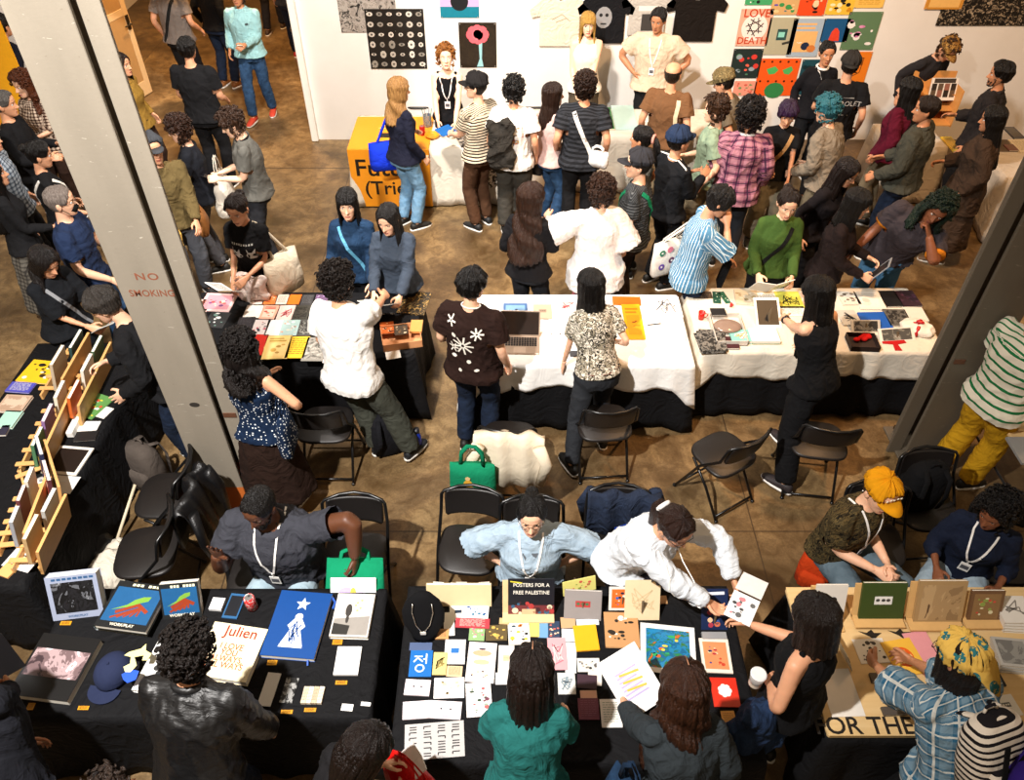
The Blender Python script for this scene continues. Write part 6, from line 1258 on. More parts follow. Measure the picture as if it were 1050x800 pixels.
# small surface at the right edge
table('small table half out of frame behind the striped shirt visitor', 3.7, 4.6, 3.66, 4.7, .74, ply, None)
for i, (bb, c_) in enumerate((((1040, 425, 1060, 440), '#dcc8a0'), ((1040, 448, 1060, 475), '#8a8a88'))): item('tray', ['cream tray on the small table at the right edge', 'grey metal tray on the small table at the right edge'][i], 'tray', bb, .02, c_, h=.745, pages=False)
p = at(6, 15, 1.3); E0 = empty('sign_board', (-6.2, 9.3, 0)); tag(E0, 'bright yellow standing sign at the top left corner', 'sign'); b = MB(); b.box(-.45, .45, -.01, .01, .7, 2.0); b.build('panel', plain('#e8a414', .5), E0); b = MB(); [b.tube([(s*.4, 0, 0), (s*.4, 0, .75)], .02, 8) for s in (-1, 1)]; b.build('post', plain('#2c2c2e', .4), E0)
# ---- chairs, bags and garments
chair_at('folding chair right of the left column facing the zine table', 334, 436, 0)
chair_at('folding chair behind the girl in the patterned top', 619, 434, -4); chair_at('folding chair turned aslant left of the woman in black', 742, 466, -32)
chair_at('folding chair right of the woman in black with its backrest turned sideways', 838, 452, 8)
chair_at('empty folding chair left of the woman in chambray', 482, 562, 186); chair_at('folding chair under the man in the grey polo', 268, 590, 178); chair_at('folding chair behind the man in the grey polo, right of him', 365, 570, 180)
chair_at('folding chair holding the denim jacket and the pink can', 632, 560, 182); chair_at('folding chair under the woman in chambray', 545, 572, 180); chair_at('folding chair draped with the cream jacket', 522, 452, 4)
chair_at('folding chair beside the black bag, right of the yellow cap', 948, 520, 176); chair_at('folding chair under the man in the yellow cap', 893, 556, 185); chair_at('folding chair under the woman in the navy sweater', 1020, 572, 185)
chair_at('folding chair with an empty seat left of the black leather jacket', 152, 566, 262); chair_at('folding chair under the draped black leather jacket', 172, 508, 268); chair_at('folding chair leaning near the back wall at right', 1008, 98, 180)
chair_at('folding chair behind the striped shirt visitors by the wall', 505, 108, 180); chair_at('folding chair near the wall between the sellers', 545, 108, 180); chair_at('folding chair behind the laughing seller', 430, 104, 180)
def drape(name, label, cat, px, py, yaw, w_, fr, bk, mat, z=.84, seed=1, group=None, lump=0.0, dx=0):
    """a garment hung over something: a folded sheet over a ridge at height z"""
    p = at(px, py, z); E0 = empty(name, (p.x, p.y, 0), -math.radians(yaw)); tag(E0, label, cat, group); r = random.Random(seed); b = MB(); R0 = []
    b2 = MB(); prof = [(-.075-.02, z-bk), (-.075, z-bk*.6), (-.055, z-bk*.2), (-.035, z-.01), (0, z+.02), (.035, z-.01), (.06, z-fr*.25), (.07, z-fr*.7), (.075, z-fr)]
    n = 22
    for i, (y_, z_) in enumerate(prof): R0.append([(-w_/2+w_*k/(n-1), y_+.018*math.sin(k*.9+i*.4+seed)+lump*math.sin(k*.5), z_+.012*math.sin(k*.7+seed)-(.03*abs(k/(n-1)-.5) if 2 < i < 6 else 0)) for k in range(n)])
    inn = [[(x*.985, y*.72, zz-.016) for x, y, zz in row] for row in R0]
    nn = len(R0); V = [p_ for r_ in R0 for p_ in r_]+[p_ for r_ in inn for p_ in r_]; q = nn*n; Fc = []
    for i in range(nn-1):
        for j in range(n-1): Fc += [(i*n+j, i*n+j+1, (i+1)*n+j+1, (i+1)*n+j), (q+i*n+j, q+(i+1)*n+j, q+(i+1)*n+j+1, q+i*n+j+1)]
    for j in range(n-1): Fc += [(j, q+j, q+j+1, j+1), ((nn-1)*n+j, (nn-1)*n+j+1, q+(nn-1)*n+j+1, q+(nn-1)*n+j)]
    for i in range(nn-1): Fc += [(i*n, (i+1)*n, q+(i+1)*n, q+i*n), (i*n+n-1, q+i*n+n-1, q+(i+1)*n+n-1, (i+1)*n+n-1)]
    b.add(V, Fc); b.build('cloth_body', mat, E0, True)
    for s in (-1, 1): b = MB(); b.tube([(s*w_*.42, -.07, z-.05), (s*(w_*.5+.02), -.09, z-bk*.45), (s*(w_*.46), -.10, z-bk*.9)], [.05, .045, .035], 10, sq=.6); b.build('sleeve', mat, E0, True)
    return E0
drape('jacket', 'cream jacket hung over a folding chair beside the green tote', 'jacket', 522, 446, 4, .52, .10, .46, fabric('#d6c9b2', fold=.2), seed=3)
drape('jacket', 'dark denim jacket with blue lining hung over a folding chair', 'jacket', 641, 506, 182, .50, .36, .48, fabric('#1c2332', 'denim', '#2c3850', fold=.8), seed=4)
drape('jacket', 'black leather jacket draped over a chair beside the left column', 'jacket', 193, 500, 268, .46, .36, .62, fabric('#0d0d0f', 'leather'), seed=5, lump=.02)
p = at(640, 520, .82); b = MB(); b.prism([(p.x-.09, 0), (p.x+.09, 0), (p.x+.07, .16), (p.x, .2), (p.x-.07, .16)], 0, .004, Matrix.Translation((0, p.y-.125, .60)) @ Euler((PI/2, 0, 0)).to_matrix().to_4x4()); o = b.build('jacket_lining', fabric('#123a9c', fold=.6)); tag(o, 'bright blue lining patch showing inside the dark denim jacket on the chair', 'lining')
def tote(label, pos, yaw, w_, hgt, mat, strap=.22, name='tote_bag', art=None, tilt=0, cat='tote bag', strapmat=None, thick=.05, anchor=None):
    E0 = empty(name, pos, -math.radians(yaw)); E0.rotation_euler[0] = math.radians(tilt); tag(E0, label, cat, 'bags'); b = MB(); R0 = []
    for i, (z_, k, tk) in enumerate(((0, .9, .7), (.03, 1, 1), (hgt*.35, 1.03, 1.1), (hgt*.7, 1.0, .8), (hgt, .98, .35))): R0.append([(w_/2*k*math.copysign(abs(math.cos(a))**.5, math.cos(a)), thick*tk*math.copysign(abs(math.sin(a))**.8, math.sin(a))+.008*math.sin(3*a+i), z_-hgt) for a in [2*PI*q/28 for q in range(28)]])
    soft = cat == 'jacket' or 'bundle' in name
    if soft:
        b.rings(R0); V, N, F_ = remesh(b, .014, 2); V = V+N*(.022*np.sin(V[:, 0]*26+3*np.sin(V[:, 2]*9))*np.sin(V[:, 2]*11+2))[:, None]; mesh_obj('folded_cloth', folds(V, N, int(pos[0]*10) % 50, .012), F_, mat, E0, None, True)
    else: b.rings(R0); b.build('bag_body', mat, E0, True)
    inv = (Matrix.Translation(E0.location) @ E0.rotation_euler.to_matrix().to_4x4()).inverted()
    if not soft:
        for s in (-1, 1):
            b = MB()
            if anchor is not None: A = inv @ Vector(anchor); b.tube([(-w_*.25, s*.018, -.03), (-w_*.2, s*.012, .02), A+Vector((-.03, s*.02, -.02)), A+Vector((0, s*.02, .012)), A+Vector((.03, s*.02, -.02)), (w_*.2, s*.012, .02), (w_*.25, s*.018, -.03)], .012, 6, sq=.3)
            else: b.tube([(-w_*.25, s*.018, -.03), (-w_*.22, s*.012, strap*.6), (-w_*.08, s*.008, strap), (w_*.08, s*.008, strap), (w_*.22, s*.012, strap*.6), (w_*.25, s*.018, -.03)], .014, 6, sq=.25)
            b.build('strap', strapmat or mat, E0, True)
    if art: put_art(E0, art(w_, hgt), TR(0, -thick*1.15, -hgt*.5, PI/2), 'bag_print', .001); put_art(E0, art(w_, hgt), TR(0, thick*1.15, -hgt*.5, PI/2, 0, PI), 'bag_print', .001)
    return E0
p = at(490, 455, .72); tote('green tote bag with a yellow character print hanging on a chair', (p.x-.04, p.y-.14, .66), 4, .34, .36, fabric('#0f7a55', fold=.3), .18, art=lambda w_, h_: [(blob(-.03, 0, .035, 10, 1.6), '#e0a83a'), (blob(-.03, .07, .02, 8), '#e8c48a'), (blob(.005, -.04, .02, 8), '#d8d0b8')])
p = at(364, 572, .86); tote('green tote bag with a white printed panel held over the chair by the seated man', (p.x, p.y, .86), 0, .36, .34, fabric('#0c8058', fold=.3), .06, tilt=-42, art=lambda w_, h_: [([(-.14, -.14), (.14, -.14), (.14, .06), (-.14, .06)], '#e6e4e0'), (blob(-.04, -.03, .05, 10, .6), '#b0a0c8'), (blob(.04, -.02, .04, 10, .7), '#c8b8d8'), (blob(0, -.04, .02, 8, 2), '#e0b04a')])
def backpack(label, pos, yaw, mat, s=1.0, name='backpack', tilt=0, extra=None, parent=None):
    E0 = empty(name, pos, -math.radians(yaw)); E0.rotation_euler[0] = math.radians(tilt); tag(E0, label, 'backpack', 'bags'); T = Matrix.Scale(s, 4); b = MB(); R0 = []
    for z_, w_, d_ in ((0, .12, .07), (.03, .15, .095), (.2, .155, .105), (.36, .145, .09), (.43, .11, .06), (.45, .05, .03)): R0.append([(w_*math.copysign(abs(math.cos(a))**.6, math.cos(a)), d_*math.copysign(abs(math.sin(a))**.7, math.sin(a)), z_) for a in [2*PI*q/28 for q in range(28)]])
    b.rings(R0, T); b.build('main_bag', mat, E0, True); b = MB(); R0 = []
    for z_, w_, d_ in ((.04, .09, .03), (.06, .115, .045), (.20, .115, .045), (.24, .09, .025)): R0.append([(w_*math.copysign(abs(math.cos(a))**.5, math.cos(a)), -.095+d_*math.copysign(abs(math.sin(a))**.6, math.sin(a)), z_) for a in [2*PI*q/24 for q in range(24)]])
    b.rings(R0, T); b.build('front_pocket', mat, E0, True)
    for sg in (-1, 1): b = MB(); b.tube([(sg*.07, .05, .43), (sg*.085, .12, .40), (sg*.09, .15, .25), (sg*.12, .10, .06)], .022, 8, T, sq=.35); b.build('shoulder_strap', mat, E0, True)
    b = MB(); b.tube([(-.04, .03, .44), (-.02, .03, .48), (.02, .03, .48), (.04, .03, .44)], .008, 6, T); b.build('top_handle', mat, E0, True)
    if extra: extra(E0, T)
    return E0
p = at(150, 478, .2); backpack('grey canvas backpack on the floor behind the man in the black sweater', (p.x, p.y, .0), 25, fabric('#4f4741', fold=.4)); p = at(398, 440, .2); backpack('black backpack with a blue bottle on the floor under the zine table', (p.x, p.y-.05, 0), 160, fabric('#141418'), .95)
p = at(945, 505, .6); backpack('black backpack resting on the folding chair right of the yellow cap', (p.x-.02, p.y, .475), 176, fabric('#0e0e10'), .95)
def bottle(label, px, py, h, col, capc): 
    p = at(px, py, h+.12); E0 = empty('water_bottle', (p.x, p.y, h)); tag(E0, label, 'bottle', 'bottles'); b = MB(); b.rings([[(q*math.cos(a), q*math.sin(a), z) for a in [2*PI*k/18 for k in range(18)]] for q, z in ((.032, 0), (.036, .01), (.036, .18), (.026, .21), (.024, .225))]); b.build('bottle_body', plain(col, .3, .2), E0, True); b = MB(); b.cyl((0, 0), .027, .225, .26, 16); b.build('lid', plain(capc, .4), E0, True)
bottle('tall teal water bottle standing by the woman in the dotted top', 300, 466, .0, '#0b4c66', '#0d5a78'); bottle('short blue water bottle on the floor by the black backpack', 428, 452, 0, '#1638b0', '#1c1c20')
p = at(115, 585, .1); b = MB(); b.ball((p.x, p.y, .12), (.16, .16, .12), nu=18, nv=10); b.ball((p.x-.06, p.y+.14, .08), (.12, .16, .08), nu=16, nv=8); V, N, F_ = remesh(b, .016, 3); o = mesh_obj('cloth_bag', folds(V, N, 9, .016), F_, fabric('#cfc6b6', fold=.6), None, None, True); tag(o, 'crumpled cream cloth bag on the floor under the slipcased book', 'bag')
p = at(92, 565, .1); b = MB(); b.ball((p.x, p.y, .12), (.15, .22, .12), nu=18, nv=10); V, N, F_ = remesh(b, .016, 3); o = mesh_obj('leather_bag', folds(V, N, 3, .014), F_, fabric('#121214', 'leather'), None, None, True); tag(o, 'glossy black leather bag on the floor by the cream cloth bag', 'bag')
a, c_ = at(112, 560, .1), at(135, 490, .4); b = MB(); b.tube([(a.x, a.y, .02), (c_.x, c_.y, .02+.3)], .012, 8); tag(b.build('cardboard_tube', plain('#cfc0a4', .5), None, True), 'thin pale tube leaning beside the black tablecloth of the left table', 'tube')
b = MB(); q = at(765, 440, .1)
for i, (dx, c_) in enumerate(((-.35, '#0f7a5a'), (-.1, '#7ab0b8'), (.35, '#9ab4b8'))):
    b = MB(); b.box(q.x+dx-.1, q.x+dx+.1, q.y+.30, q.y+.55, .0, .16, bev=.01); o = b.build('storage_box', plain(c_, .5)); tag(o, ['green storage box under the cream cloth table, leftmost of the three', 'pale blue storage box under the cream cloth table, next to the green one', 'grey blue storage box under the cream cloth table, behind the black trousers'][i], 'box', 'boxes under the table')
# ================================================================= THE CROWD
jean = fabric('#1f3550', 'denim', '#3d5f86', fold=.4); jeanl = fabric('#5f87a8', 'denim', '#86a8c0', fold=.4); jeand = fabric('#141c2a', 'denim', '#22304a', fold=.4)
blk_f = fabric('#151517'); blk2 = fabric('#1d1b1b'); wht_f = fabric('#e4e1dc', fold=.5); grn = fabric('#3f4139', fold=.6); brn = fabric('#2c1d16', fold=.5); chr_f = fabric('#26282c'); khaki = fabric('#6f6450')
HB_, HK, HD = '#17110d', '#0e0b0a', '#2a1a10'
def hold(c, name, label, w_, d, col, style=None, cols=('#222222',), dz=.0, dy=.10, tilt=35, open_=True, group=None, cat='book', mid=None, yaw=0, x=0):
    """an open booklet between or in the hands"""
    m = (c['WR'][1]+c['WR'][-1])/2 if mid is None else c['WR'][mid]+(c['WR'][mid]-c['EL'][mid]).normalized()*.09
    q = c['root']+c['Rz']@(m+Vector((x, dy, dz))); E0 = empty(name, q, c['E'].rotation_euler[2]+math.radians(yaw)); tag(E0, label, cat, group); T0 = TR(0, 0, 0, math.radians(tilt))
    cm = col if not isinstance(col, str) else plain(col, .45, var=.04)
    for s in ((-1, 1) if open_ else (0,)):
        T = T0 @ (TR(s*w_/2*.97, 0, .0, 0, -s*.22) if s else TR()); b = MB(); b.box(-w_/2, w_/2, -d/2, d/2, -.003, .003, T); b.build('page' if open_ else 'cover', cm, E0)
        if style: put_art(E0, artwork(style, w_, d, cols, int(q.x*50)+s), T @ TR(0, 0, .003), 'printed_page')
    return E0
def bag_on(c, label, side=1, h=.0, w_=.34, hg=.36, mat=None, art=None, y=0, x=.30, name='tote_bag', strap=.25, yaw=90, tilt=0, z=None, cat='tote bag', thick=.06, smat=None):
    anchor = wpt(c, c['SH'][side]*.62+c['neckB']*.38+Vector((0, 0, .035))) if strap > .12 and abs(x) > .12 else None
    q = c['sp'](side*x, y, h); q = c['root']+c['Rz']@q; return tote(label, q, math.degrees(-c['E'].rotation_euler[2])+yaw*side, w_, hg, mat, strap, name, art, tilt, cat, smat, thick, anchor)
# -- hall and doorway
c = person('person in a pale blue windbreaker and jeans walking in through the doorway', 243, -6, 184, 1.74, 'm', 'c', R=(.26, .05, .95), L=(-.06, .28, 1.10), hL='hold', feet=((.08, .22), (-.10, -.14)), hair=('messy', '#3a2a1e', .014), top=fabric('#8fbcc0', fold=.6), sleeve='long', loose=.024, bottom=('jeans', jean), shoe='#c0402c', extra=(collar(fabric('#8fbcc0', fold=.6), .022), decal([blob(0, 0, .03, 10, .5)], 1, -.09, .36, 'chest_logo', '#2c3a3c')))
hold(c, 'paper', 'crumpled white paper in the hand of the visitor in pale blue', .07, .07, '#e0dcd6', None, open_=False, mid=-1, dy=.0, dz=.02, cat='paper')
person('person seen from behind in a grey shirt with a black strap across the back', 168, -22, 10, 1.80, 'm', 'b', hair=('short', HB_, .012), top=fabric('#6e655f'), bottom=('trousers', blk_f), R=(.26, .16, .98), L=(-.27, .05, .93), build=1.08, loose=.02, extra=(sling(.022),))
person('person in a black t-shirt with faded short hair seen from behind near the doorway', 192, 50, 4, 1.78, 'm', 'b', hair=('short', HK, .014), top=blk_f, bottom=('trousers', blk_f), build=1.12, loose=.02, R=(.2, .25, 1.0), L=(-.2, .25, 1.0))
person('person in dark trousers and brown shoes walking off in the hall, left of the pair', 262, -75, 8, 1.72, 'm', 'b', hair=('short', HB_, .012), top=blk_f, bottom=('trousers', fabric('#1c1b20')), shoe='#3a2a20', feet=((.08, .2), (-.08, -.16)))
person('person in navy trousers and red trainers walking in the hall, right of the pair', 286, -52, 6, 1.72, 'm', 'b', hair=('short', HB_, .012), top=fabric('#1a1c26'), bottom=('trousers', fabric('#1d2130')), shoe='#b02828', feet=((.08, -.12), (-.08, .16)))
person('person in a black jacket standing in the doorway behind the grey shirt', 208, -30, 20, 1.72, 'm', 'b', hair=('short', HB_, .012), top=blk_f, sleeve='long', bottom=('jeans', jeand), shoe='#7a4a20')
person('person with long dark hair and an ochre top half hidden behind the left column', 124, 66, 100, 1.62, 'f', 'b', hair=('long', '#20110b', .014, None, .34), top=fabric('#8a6a2c'), sleeve='long', bottom=('trousers', brn))
# -- left of the column
person('person in a navy sweater leaning in at the top left corner', 2, 26, 20, 1.76, 'm', 'b', hair=('short', HB_, .012), top=fabric('#161a26'), sleeve='long', bottom=('trousers', blk_f), lean=16)
person('woman with curly auburn hair and a brown checked blouse laughing beside the column', 24, 86, 192, 1.64, 'f', 'a', hair=('curlylong', '#4a2412', .026, '#7a4020', .16), top=fabric('#4a2f24', 'plaid', '#c8b4a0', '#2c1c16', 2.6), sleeve='elbow', loose=.018, bottom=('trousers', brn), R=(.12, .26, 1.14), L=(-.06, .28, 1.12), hR='hold', hL='hold', head=(8, 18, 0), extra=(decal([blob(0, -.06*k, .008, 6) for k in range(5)], 1, 0, .40, 'buttons', '#e0d8cc'),))
person('man with short grey hair in a black sweater facing right at the left edge', 4, 106, 82, 1.74, 'm', 'b', hair=('short', '#4a4542', .010, '#8a8580'), top=blk_f, sleeve='long', bottom=('trousers', blk_f), R=(.16, .3, 1.12), L=(-.12, .32, 1.15), hR='hold', hL='hold', head=(6, -6, 0))
person('person with tied black hair and a tattooed arm in a black top by the column', 40, 158, 60, 1.66, 'f', 'b', hair=('bun', HK, .012), top=blk_f, bottom=('trousers', blk_f), R=(.18, .28, 1.02), L=(-.3, .12, .98), head=(14, 0, 0), extra=(sling(.016, '#d8d4cc'),))
person('man with short grey hair, glasses and a black face mask in a navy t-shirt', 62, 206, 78, 1.76, 'm', 'a', hair=('short', '#6a5a50', .008, '#b8aca4'), top=fabric('#1f2c48', fold=.5), bottom=('jeans', jean), build=1.08, R=(.20, .24, .98), L=(-.18, .32, 1.0), loose=.02, head=(6, -6, 0), extra=(glasses(), mask))
c = person('woman with curly dark hair tied back in a black t-shirt looking down at a leaflet', 46, 268, 118, 1.62, 'f', 'b', hair=('wavy', HK, .016, '#2a2220', .14), top=fabric('#16181c', fold=.5), sleeve='elbow', loose=.018, bottom=('trousers', fabric('#13151a')), R=(.02, .36, 1.04), L=(-.16, .36, 1.06), hR='hold', hL='hold', lean=8, head=(24, 0, 0), extra=(sling(.014, '#8a8c90'),))
hold(c, 'leaflet', 'grey leaflet held by the woman with curly dark hair tied back', .12, .18, '#b8bcb8', 'lines', ['#55585a'], dy=.12, cat='leaflet')
c = person('man with slicked back grey hair in a black sweater reaching over the wooden racks', 106, 312, 262, 1.80, 'm', 'a', hair=('short', '#17130f', .016, '#5a524c'), top=fabric('#151517', fold=.5), sleeve='long', loose=.022, bottom=('jeans', jeand), R=(.05, .42, 1.08), L=('w', 128, 404, 1.0), hL='flat', hR='hold', lean=18, head=(14, 0, 0), build=1.08)
c = person('person in a black cardigan and grey checked skirt cut off by the left edge', -8, 178, 60, 1.66, 'f', 'b', hair=('long', HK, .014), top=fabric('#1a1a1c'), sleeve='long', bottom=('skirt', fabric('#4a4640', 'plaid', '#6a665e', '#2c2a28', 2)), shoe='#dcdad6', R=(.1, .3, 1.05))
person('person in a blue and white checked shirt cut off at the left edge', -14, 142, 80, 1.7, 'm', 'b', hair=('short', HB_, .012), top=fabric('#55606e', 'plaid', '#9aa4ae', '#2c343e', 2), sleeve='long', bottom=('trousers', blk_f))
c = person('person with curly brown hair and a black vest carrying a white tote beside the column', 183, 132, 262, 1.66, 'f', 'a', hair=('curly', '#24140d', .026, '#4a2c1c'), top=fabric('#14161c'), bottom=('trousers', fabric('#4c4c50')), R=(.14, .3, 1.1), L=(-.12, .3, 1.08), head=(12, 0, 0))
bag_on(c, 'large white canvas bag on the back of the person with the black vest', 1, .12, .36, .42, fabric('#d8cfc0', fold=.6), y=-.2, x=.08, yaw=0, strap=.2, thick=.09)
c = person('person in a grey cap and olive jacket half hidden behind the column', 156, 152, 140, 1.74, 'm', 'b', hair=('short', HB_, .010), top=fabric('#5a4c2e', fold=.7), sleeve='long', loose=.026, bottom=('trousers', fabric('#4a4c52')), shoe='#1c1a1a', extra=(cap('#3a3c40'),), R=(.2, .3, .95), L=(-.1, .32, 1.0))
bag_on(c, 'tan leather satchel at the hip of the person in the olive jacket', -1, -.02, .30, .24, fabric('#8a5a30', fold=.2, rough=.5), x=.24, yaw=70, name='satchel', cat='bag', thick=.06); bag_on(c, 'mustard cloth bundle beside the tan satchel', 1, -.02, .24, .30, fabric('#c8a050', fold=.9), x=.16, y=.12, yaw=20, name='cloth_bundle', cat='bag', strap=.1, thick=.07)
c = person('young man with tousled brown hair in a grey polo shirt looking at his phone', 237, 126, 255, 1.72, 'm', 'f', hair=('messy', '#2c1b11', .018, '#4a3020'), top=fabric('#55544f'), loose=.02, bottom=('trousers', fabric('#25262a')), R=(.10, .34, 1.08), L=(-.10, .34, 1.12), hR='hold', hL='hold', head=(22, 0, 0), lean=4, extra=(collar('#141414', .013),))
q = wpt(c, (c['WR'][1]+c['WR'][-1])/2+Vector((0, .13, .02))); b = MB(); b.box(-.036, .036, -.075, .075, -.004, .005, None, bev=.002); o = b.build('phone', plain('#101012', .2)); o.location = q; o.rotation_euler = (.5, 0, c['E'].rotation_euler[2]); tag(o, 'black phone in the hands of the young man in the grey polo', 'phone')
# -- visitors at the zine table
def cats(c):
    S = []
    for s in (-1, 1): S += [blob(s*.065, 0, .048, 12, .75), [(s*.035, .02), (s*.03, .075), (s*.06, .035)], [(s*.095, .02), (s*.105, .075), (s*.07, .035)]]
    S += [bar(-.10+.022*k, .11, -.088+.022*k, .11, .016) for k in range(9)]; decal(S, 1, 0, .27, 'cat_print', '#b8b8b4', sc=1.0)(c)
c = person('woman in a black t-shirt with two cats reading a white booklet', 243, 214, 190, 1.66, 'f', 'b', hair=('bun', '#1a0f0b', .014), top=fabric('#111113', fold=.5), loose=.02, bottom=('jeans', jean), R=(.10, .30, 1.0), L=(-.05, .32, 1.08), hR='hold', hL='hold', head=(14, 0, 0), lean=5, extra=(cats,))
hold(c, 'booklet', 'white booklet held open by the woman with the cat t-shirt', .15, .20, '#e4e2de', 'lines', ['#3a3a3a'], dy=.14, yaw=-15, x=.06, cat='booklet')
bag_on(c, 'cream tote bag on the shoulder of the woman with the cat t-shirt', -1, .16, .38, .40, fabric('#d8cbb4', fold=.5), x=.21, y=-.04, yaw=65, strap=.26, thick=.08); bag_on(c, 'pale pink jacket bundled over the arm of the woman with the cat t-shirt', -1, .10, .30, .30, fabric('#d8c8c0', fold=.9), x=.0, y=.20, yaw=0, strap=.03, name='folded_jacket', cat='jacket', thick=.05)
c = person('girl with a black fringe in a dark denim jacket with a light blue strap', 356, 208, 182, 1.62, 'f', 'a', hair=('bobfringe', HK, .013, None, .05), top=fabric('#15283f', 'denim', '#243f5e', fold=.6), sleeve='long', loose=.022, bottom=('trousers', blk_f), head=(2, -6, 0), R=(.22, .14, .92), L=(-.16, .26, .95), extra=(collar(fabric('#15283f', 'denim', '#243f5e', fold=.6), .02), sling(.014, '#5a9ab8', 1)))
c = person('girl with shoulder length black hair in a grey blue sweater reading beside the denim jacket', 398, 224, 188, 1.60, 'f', 'a', hair=('bob', HK, .013, None, .16), top=fabric('#39424f', fold=.6), sleeve='long', loose=.022, bottom=('trousers', blk_f), head=(12, 10, 0), lean=4, R=(.14, .32, 1.0), L=(-.10, .34, 1.0), hR='hold', hL='hold')
hold(c, 'magazine', 'black and white comic held open by the girl in the grey blue sweater', .16, .24, '#c8c6c0', 'blobs', ['#1c1c1c', '#3a3a3a', '#8a8a86'], dy=.14, cat='magazine', x=.03)
hold(c, 'pouch', 'glossy black patterned pouch under the comic on the zine table', .13, .16, fabric('#1a1a1c', 'print', '#b8b4ac', k=3), None, dy=.10, dz=-.13, open_=False, cat='pouch')
c = person('man with black curly hair in a white t-shirt and green trousers seen from behind', 346, 288, 24, 1.78, 'm', 'b', hair=('curly', HK, .034, '#2a1c14'), top=wht_f, loose=.032, bottom=('wide', grn), shoe='#16181c', build=1.06, lean=10, side=-7, R=('w', 398, 300, 1.22), L=(-.2, .25, .95), hR='hold', feet=(('w', 424, 468), ('w', 388, 460)), hem=-.14, extra=(decal([bar(0, -.03, 0, .03, .05)], -1, .1, -.12, 'pocket_tag', '#4a1a10'),))
c = person('woman with curly hair in a navy dotted top and brown skirt by the column', 246, 358, 12, 1.66, 'f', 'b', hair=('curlylong', HK, .028, '#2a2220', .14), sleeve='tank', top=fabric('#12233c', 'dots', '#dfe3e6', k=1.5), bottom=('skirt', fabric('#241610', fold=.7)), L=(-.05, .28, 1.15), R=(.20, .12, 1.08), hR='hold', head=(8, -10, 0), pR=(1, -.4, -.2))
bag_on(c, 'navy dotted cloth bag under the arm of the woman with the brown skirt', 1, .22, .26, .38, fabric('#12233c', 'dots', '#dfe3e6', k=1.5), x=.22, y=-.05, yaw=75, strap=.1, thick=.05)
# -- laptop table
def flowers(c):
    S = burst(-.02, .02, .085, 9, .014)+burst(.09, .14, .05, 7, .012)+[blob(-.09, .10, .02, 8), blob(-.1, -.1, .022, 8, .7), blob(.02, -.13, .018, 8), blob(.08, -.2, .02, 8, .6), blob(-.05, -.22, .016, 8)]+burst(-.10, -.02, .045, 6, .010)+burst(-.12, .2, .04, 5, .01); decal(S, -1, .0, .24, 'flower_print', '#e4ded2')(c)
c = person('man with short black hair in a dark brown t-shirt with white flowers seen from behind', 484, 292, 18, 1.74, 'm', 'a', hair=('short', HK, .018), top=fabric('#241511', fold=.5), loose=.028, bottom=('jeans', jeand), L=(-.24, .20, 1.0), R=(.26, .08, .90), hR='grip', head=(4, 16, 0), build=1.05, extra=(flowers, collar('#e0dcd4', .006, .53)), hem=-.12, sleeve='short')
c = person('girl with a black bob in a patterned top leaning on the laptop table', 606, 292, 345, 1.64, 'f', 'a', hair=('bob', HK, .016, None, .15), top=fabric('#8a8270', 'blotch', '#1c1a17', '#d8d0c0', 2.2), loose=.014, bottom=('trousers', chr_f), lean=24, L=('w', 578, 372, .80), R=(.22, .20, 1.02), hL='flat', head=(-6, -14, 0), feet=((.12, .02), (-.24, -.22)), hem=-.02)
b = MB(); b.rings([[tuple(c['P']+Vector((.178*c['s']*math.cos(a), .132*math.sin(a), z))) for a in [2*PI*k/30 for k in range(30)]] for z in (.0, .01, .035, .045)]); b.build('belt', plain('#5a2a1a', .4), c['E'], True)
c = person('woman in all black with long straight hair leaning over the art book table', 838, 300, 326, 1.72, 'f', 'a', hair=('long', HK, .018, None, .36), top=fabric('#0f0f11', fold=.6), sleeve='tank', loose=.014, bottom=('wide', fabric('#0f0f11', fold=.6)), lean=16, L=('w', 795, 322, .98), R=(.24, .28, .95), hL='grip', head=(4, -18, 0), shoe='#2a2426', shoemat2='#e6e2dc', feet=((.12, .12), (-.30, -.22)))
b = MB(); m = c['WR'][-1]; d_ = (c['WR'][-1]-c['EL'][-1]).normalized(); b.tube([m-d_*.045, m-d_*.02], .036, 14, sq=.85); b.ball(tuple(m-d_*.03+Vector((0, 0, .03))), .016); b.build('wristwatch', plain('#0c0c0e', .3), c['E'], True)
# -- between the tables
c = person('woman with very long curly brown hair in a black top seen from behind', 545, 203, 22, 1.66, 'f', 'b', hair=('wavy', '#1f120b', .024, '#4a2a18', .40), top=fabric('#131214', fold=.5), sleeve='three', loose=.018, bottom=('trousers', fabric('#202227')), head=(0, 45, 0), R=(.15, .3, 1.18), L=(-.2, .15, 1.0), hR='flat')
c = person('person with a brown curly bob in an oversized white t-shirt holding an arm out', 617, 196, 350, 1.70, 'f', 'a', hair=('curly', '#2a170e', .034, '#4a2c1a'), top=fabric('#e2dedb', fold=.6), sleeve='elbow', loose=.055, bottom=('trousers', fabric('#c06a70')), L=(-.40, .28, 1.28), R=(.30, .12, .95), hem=-.26, pL=(-.8, -.2, -.3))
c = person('man in a black cap and dark striped t-shirt with a green strap', 655, 168, 292, 1.74, 'm', 'a', hair=('short', HB_, .010), top=fabric('#26282a', 'stripes', '#55585a', k=3.2, w=.22), loose=.022, bottom=('trousers', fabric('#2a1f1c')), extra=(cap('#2a2a2e'), sling(.022, '#0f6a48', -1)), R=(.25, .15, .95), L=(-.24, .18, .95), head=(0, -14, 0))
